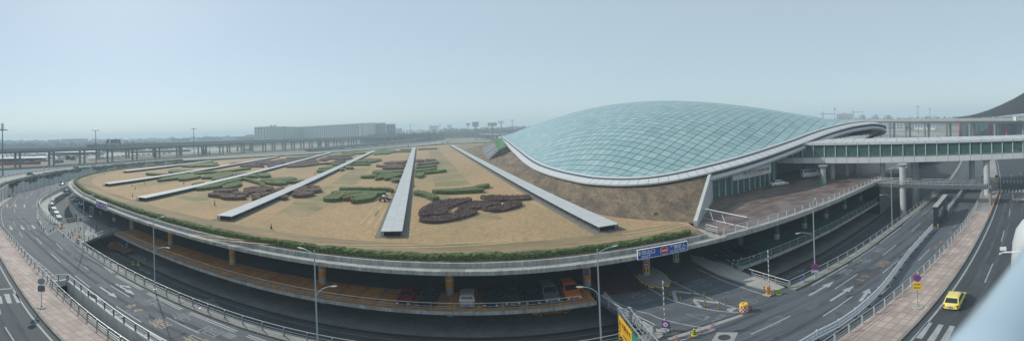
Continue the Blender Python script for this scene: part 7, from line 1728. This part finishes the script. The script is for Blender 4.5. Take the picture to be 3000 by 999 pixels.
def conifer(x,y,D,h,label):
    q=polar(x,D); t=thing('conifer_tree',label,'tree',(q.x,q.y,4.4)); rnd=random.Random(int(x)); mb=MB(); mb.tube([(0,0,0),(0,0,h*.9)],.2,6,True,.05); part('trunk',mb,BARK,t,False); mb=MB(); pts=[]
    for k in range(260):
        s=rnd.random()**.8; r=(1-s)*h*.27*rnd.random()**.5; a=rnd.uniform(0,6.28); pts.append((r*math.cos(a),r*math.sin(a),h*(.12+.88*s)))
    for p in pts: leafmass(mb,[p],1,(.05,.05,.05),h*.07,rnd)
    part('crown',mb,CONIF,t,False)
for x,y,D,h,l in ((452,460,330,7,'dark small conifer left of the thin mast under the elevated road'),(592,450,370,5.5,'dark small conifer, leftmost of a trio under the elevated road'),(601,450,372,7.5,'dark pointed conifer, tallest of a trio under the elevated road'),(612,450,372,4.5,'dark small conifer, rightmost of a trio under the elevated road'),(694,446,430,6,'dark conifer beside a column pair left of the white coach'),(731,443,440,5.5,'dark conifer in front of the white coach'),(936,440,500,9,'dark conifer under the elevated road before the hotel left of centre'),(954,440,500,8,'round dark evergreen under the elevated road before the hotel centre')): conifer(x,y,D,h,l)
for x,D,l in ((198,330,'left'),(212,320,'right')):
    q=polar(x,D); t=thing('evergreen_shrub',f'dark round evergreen beyond the left columns, {l} of a pair','shrub',(q.x,q.y,4.4)); mb=MB(); rnd=random.Random(D); leafmass(mb,[(rnd.gauss(0,1.1),rnd.gauss(0,1.1),1.6+rnd.gauss(0,.8)) for _ in range(200)],360,(.2,.2,.2),.5,rnd); part('crown',mb,CONIF,t,False); mb=MB(); mb.tube([(0,0,0),(0,0,1.6)],.12,6); part('trunk',mb,BARK,t,False)
# ================================================================ far traffic and car parks
def simple_car(name,label,group,m,kind=0):
    L,W,Ht=(4.5,1.8,1.5) if kind==0 else (11,2.5,3.1); mb=MB()
    if kind==0:
        mb.prism([(-L/2,-W/2),(L/2,-W/2),(L/2,W/2),(-L/2,W/2)],.3,.85); mb.cm=1; a=[(-1.7,-.85,.85),(1.0,-.85,.85),(1.0,.85,.85),(-1.7,.85,.85),(-1.2,-.7,1.4),(.3,-.7,1.4),(.3,.7,1.4),(-1.2,.7,1.4)]; mb.add(a,[(0,1,5,4),(1,2,6,5),(2,3,7,6),(3,0,4,7)]); mb.cm=0; mb.add([a[4],a[5],a[6],a[7]],[(0,1,2,3)])
    else:
        mb.prism([(-L/2,-W/2),(L/2,-W/2),(L/2,W/2),(-L/2,W/2)],.4,Ht); mb.cm=1; mb.box((0,0,2.0),(L*.94,W+.04,.9))
    mb.cm=2
    for x in (-L*.3,L*.3):
        for s in (-1,1): mb.tube([(x,s*(W/2-.1)-.1,.32),(x,s*(W/2-.1)+.1,.32)],.32,8)
    o=part(name,mb,[m,WINDOW,RUBBER],None,False); tag(o,label,'car' if kind==0 else 'coach',group); XF[o.name]=(Vector(),0); return o
SC={}
def pcar(p,rz,label,group,col,kind=0,name='parked_car'):
    key=(col,kind,label)
    if key not in SC: SC[key]=simple_car(name,label,group,paint(*{'w':('white',(.62,.63,.64)),'s':('silver',(.42,.43,.44)),'d':('charcoal',(.022,.025,.03)),'b':('teal_dark',(.05,.09,.11)),'r':('red',(.45,.03,.03))}[col]),kind); o=SC[key]
    else: o=SC[key].copy(); link(o)
    o.location=p; o.rotation_euler=(0,0,rz)
rnd=random.Random(12)
for r in range(7):
    for k in range(24):
        if rnd.random()<.25: continue
        x=-10+k*13+rnd.uniform(-2,2)+r*5; D=255+r*34+k*5.5; q=polar(x,D,4.42); c=rnd.choice('wwssdb'); nm={'w':'white','s':'silver grey','d':'dark','b':'dark teal'}[c]
        pcar(tuple(q),R(60),f'small {nm} car in the hazy car park behind the left elevated road','cars in the hazy left car park',c)
for k in range(14):
    x=300+k*15; q=polar(x,345+k*6,4.42); pcar(tuple(q),R(30),'dark car in the long line parked below the left elevated road, right of the mast','dark line of cars under the elevated road','d')
for k in range(46):
    x=2745+rnd.uniform(-5,85); D=260+rnd.uniform(0,110); q=polar(x,D,.02); c=rnd.choice('wsdds'); nm={'w':'white','s':'silver grey','d':'dark'}[c]; pcar(tuple(q),R(20),f'small {nm} car in the car park behind the bridge roof at right','cars in the right car park',c)
zv=lambda i:15.0
def oncar(VPx,x,z,label,col,off=0,kind=0):
    tgt=math.atan2(ray(x,376).x,ray(x,376).y); i=min(range(len(VPx)-1),key=lambda i:abs(math.atan2(VPx[i].x,VPx[i].y)-tgt)); p=VPx[i]; a=math.atan2(VPx[i+1].y-p.y,VPx[i+1].x-p.x); pcar((p.x-math.sin(a)*off,p.y+math.cos(a)*off,z),a,label,None,col,kind,'moving_car')
for x,c,l in ((293,'d','dark car on the elevated road just left of the overhead gantry'),(336,'d','dark car on the elevated road under the overhead gantry'),(368,'s','silver car on the elevated road right of the overhead gantry'),(428,'w','white car on the elevated road right of the gantry and silver car'),(802,'w','white car on the elevated road in front of the hotel left wing'),(882,'w','white car on the elevated road before the hotel middle'),(974,'s','silver car on the elevated road before the hotel, right of middle'),(1016,'w','white car on the elevated road before the hotel right part'),(1108,'w','white car on the elevated road past the hotel right end')): oncar(VP,x,15.05,l,c,-2)
for x,y,c,l in ((1260,421,'w','white car on the road behind the lawn, above the fifth canopy'),(1196,429,'w','white car on the road behind the lawn, left of the fifth canopy'),(1351,398,'w','white car coming down the central highway'),(1280,425,'d','dark car parked behind the lawn edge, first'),(1296,422,'d','dark car parked behind the lawn edge, second'),(1311,419,'d','dark car parked behind the lawn edge, third')): pcar(tuple(at(x,y,4.43)),R(110),l,None,c,name='distant_car')
for k in range(26):
    x=1295+rnd.uniform(0,50); D=820+rnd.uniform(0,260); q=polar(x,D,4.45); pcar(tuple(q),R(100),'white car in the dense hazy queue on the far central highway','cars on the far highway','w',name='distant_car')
q=polar(722,445,4.4); pcar(tuple(q),R(15),'white coach parked under the elevated road left of the hotel',None,'w',1,'white_coach')
# sheds, fences, small yards behind the left elevated road
def shed(x0,x1,D,z,label,m,dep=18):
    A,B=polar(x0,D),polar(x1,D+10); t=thing('long_shed',label,'shed',(A.x,A.y,4.4)); mb=MB(); u=(B-A).normalized(); n=Vector((-u.y,u.x,0))*dep; mb.prism([(A.x,A.y),(B.x,B.y),(B.x+n.x,B.y+n.y),(A.x+n.x,A.y+n.y)],z-.5,z); part('roof',mb,m,t); mb=MB()
    for q,a in along([A,B],7): mb.box((q.x,q.y,(4.4+z)/2),(.25,.25,z-4.4),a)
    part('posts',mb,STEELD,t); mb=MB(); mb.prism([(A.x+n.x*.9,A.y+n.y*.9),(B.x+n.x*.9,B.y+n.y*.9),(B.x+n.x,B.y+n.y),(A.x+n.x,A.y+n.y)],4.4,z-.5); part('rear_wall',mb,GREYB,t)
shed(-10,145,300,7.6,'long pale carport roof far left behind the elevated road columns',PAINTW); shed(150,300,430,8.2,'long white shed roof behind the triple headed columns',PAINTW); shed(280,420,520,8.6,'pale shed roof behind the overhead gantry columns',PALEB); shed(380,560,470,7.2,'low white roof strip under the elevated road mid left',PALEB,8)
for x0,x1,D,m,l in ((0,118,262,mat('hoarding_red',(.42,.06,.10),.7),'long red hoarding in the yard behind the left columns'),(155,185,280,mat('hoarding_green',(.03,.18,.15),.7),'short dark green hoarding right of the red one')):
    A,B=polar(x0,D),polar(x1,D+8); mb=MB(); mb.slab([A,B],offset([A,B],.2),4.4,6.3); solo('hoarding',mb,m,l,'hoarding')
# ================================================================ main terminal roof on the right
T=thing('terminal_building','huge dark curved terminal roof rising out of the right picture edge','terminal',(330,90,0))
edge=[(2800,344.5),(2840,338.5),(2868,331.5),(2896,322.5),(2929,309),(2971,289),(3000,272),(3060,238),(3130,200)]
low=[(2800,345.2),(2840,344),(2868,343),(2896,341.5),(2929,339),(2971,334),(3000,331),(3060,325),(3130,318)]
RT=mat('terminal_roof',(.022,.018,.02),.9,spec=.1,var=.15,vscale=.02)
E_=[];L_=[];Bk=[]
for (x,y),(x2,y2) in zip(edge,low):
    D=372-(x-2800)*.22; q=polar(x,D); E_.append(Vector((q.x,q.y,zat(x,y,q.x,q.y)))); D2=D-28-(x-2800)*.05; q2=polar(x,D2); L_.append(Vector((q2.x,q2.y,max(16.5,zat(x,y2,q2.x,q2.y)))))
    q3=polar(x,D+150); Bk.append(Vector((q3.x,q3.y,E_[-1].z*.9)))
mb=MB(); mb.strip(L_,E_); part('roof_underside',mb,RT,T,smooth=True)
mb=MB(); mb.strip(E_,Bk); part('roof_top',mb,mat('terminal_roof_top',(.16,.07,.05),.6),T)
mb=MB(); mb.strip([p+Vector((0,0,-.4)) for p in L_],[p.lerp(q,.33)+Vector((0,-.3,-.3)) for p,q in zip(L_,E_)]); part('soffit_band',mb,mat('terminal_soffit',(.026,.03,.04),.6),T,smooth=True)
a,b=polar(2815,352),polar(3080,262); mb=MB(); mb.strip([(a.x,a.y,0),(b.x,b.y,0)],[(a.x,a.y,15.5),(b.x,b.y,17)]); fc=part('glass_front',mb,mat('terminal_glass',(.04,.09,.09),.12,spec=.8,var=.4,vscale=.05),T)
mb=MB()
for q,an in along([a,b],4.5): mb.box((q.x,q.y-.3,7.8),(.25,.3,15.4),an)
mb.box(((a.x+b.x)/2,(a.y+b.y)/2-.4,5.2),((b-a).length,.3,.5),math.atan2((b-a).y,(b-a).x)); part('mullion',mb,STEEL,fc)
for x in (2813,2853,2900,2950,3004):
    q=polar(x,338-(x-2813)*.33); mb=MB(); mb.tube([(q.x,q.y,0),(q.x,q.y,16.5)],1.15,14); part('red_column',mb,mat('terminal_red',(.42,.02,.045),.5),T)
t=thing('plaza_kiosk','small pale box with blue emblem standing on the right elevated road','kiosk',tuple(polar(2975,268,16.4))); q=polar(2975,268); mb=MB(); mb.box((q.x,q.y,17.8),(3.6,2,2.8)); part('box',mb,PAINTW,t); mb=MB(); mb.box((q.x-.5,q.y-1.05,18.0),(1.4,.1,1.4)); part('emblem',mb,BLUEP,t)
# ================================================================ haze, sky, sun, camera
mb=MB(); X0,X1,Y0,Y1,Z0,Z1=-2950,2950,-650,2950,-5.2,66
V=[(x,y,z) for z in (Z0,Z1) for x,y in ((X0,Y0),(X1,Y0),(X1,Y1),(X0,Y1))]
mb.add(V,[(3,2,1,0),(4,5,6,7),(0,1,5,4),(1,2,6,5),(2,3,7,6),(3,0,4,7)])
hm=bpy.data.materials.new('haze_air'); hm.use_nodes=True; nt=hm.node_tree; nt.nodes.clear(); out=nt.nodes.new('ShaderNodeOutputMaterial'); pv=nt.nodes.new('ShaderNodeVolumePrincipled'); pv.inputs['Color'].default_value=(.70,.88,.99,1); pv.inputs['Density'].default_value=.00076; pv.inputs['Anisotropy'].default_value=.0; nt.links.new(pv.outputs['Volume'],out.inputs['Volume'])
hz_=part('haze',mb,hm,None,False); hz_['kind']='stuff'
SUN_AZ=R(-59.6); SUN_EL=R(36)
w=bpy.data.worlds.new('World'); scn.world=w; w.use_nodes=True; nt=w.node_tree; bg=nt.nodes['Background']; sk=nt.nodes.new('ShaderNodeTexSky'); sk.sky_type='NISHITA'; sk.sun_disc=False; sk.sun_elevation=SUN_EL; sk.sun_rotation=SUN_AZ; sk.air_density=1.0; sk.dust_density=.35; sk.ozone_density=2.5; sk.altitude=0
veil=nt.nodes.new('ShaderNodeMix'); veil.data_type='RGBA'; veil.inputs['Factor'].default_value=.64; veil.inputs['B'].default_value=(5.55,6.65,7.1,1); nt.links.new(sk.outputs['Color'],veil.inputs['A'])   # high thin overcast veils the clear sky
nt.links.new(veil.outputs['Result'],bg.inputs['Color']); bg.inputs['Strength'].default_value=.100
sl=bpy.data.lights.new('sun','SUN'); sl.energy=3.0; sl.angle=R(.6); sl.color=(1,.94,.85); so=bpy.data.objects.new('sun',sl); link(so)
sd=Vector((math.sin(SUN_AZ)*math.cos(SUN_EL),math.cos(SUN_AZ)*math.cos(SUN_EL),math.sin(SUN_EL))); so.rotation_euler=sd.to_track_quat('Z','Y').to_euler(); so.location=(0,0,80)
cam=bpy.data.cameras.new('camera'); co=bpy.data.objects.new('camera',cam); link(co); scn.camera=co
cam.type='PANO'; cam.panorama_type='EQUIRECTANGULAR'; cam.longitude_min=-1500/PF; cam.longitude_max=1500/PF; cam.latitude_max=CYP/PF; cam.latitude_min=-(999-CYP)/PF; cam.clip_start=.05; cam.clip_end=6000
cx=Vector((ca,0,-sa)); cz=Vector((0,-1,0)); cy=cz.cross(cx)
M=Matrix(((cx.x,cy.x,cz.x,0),(cx.y,cy.y,cz.y,0),(cx.z,cy.z,cz.z,H),(0,0,0,1))); co.matrix_world=M
cam.dof.use_dof=True; cam.dof.focus_distance=60; cam.dof.aperture_fstop=2.8; cam.lens=50
scn.render.engine='CYCLES'; cy_=scn.cycles; cy_.use_denoising=True; cy_.max_bounces=6; cy_.volume_bounces=3; cy_.diffuse_bounces=3; cy_.glossy_bounces=3; cy_.transparent_max_bounces=8; cy_.sample_clamp_indirect=4
scn.view_settings.view_transform='Standard'; scn.view_settings.look='None'; scn.view_settings.exposure=.14; scn.view_settings.gamma=1
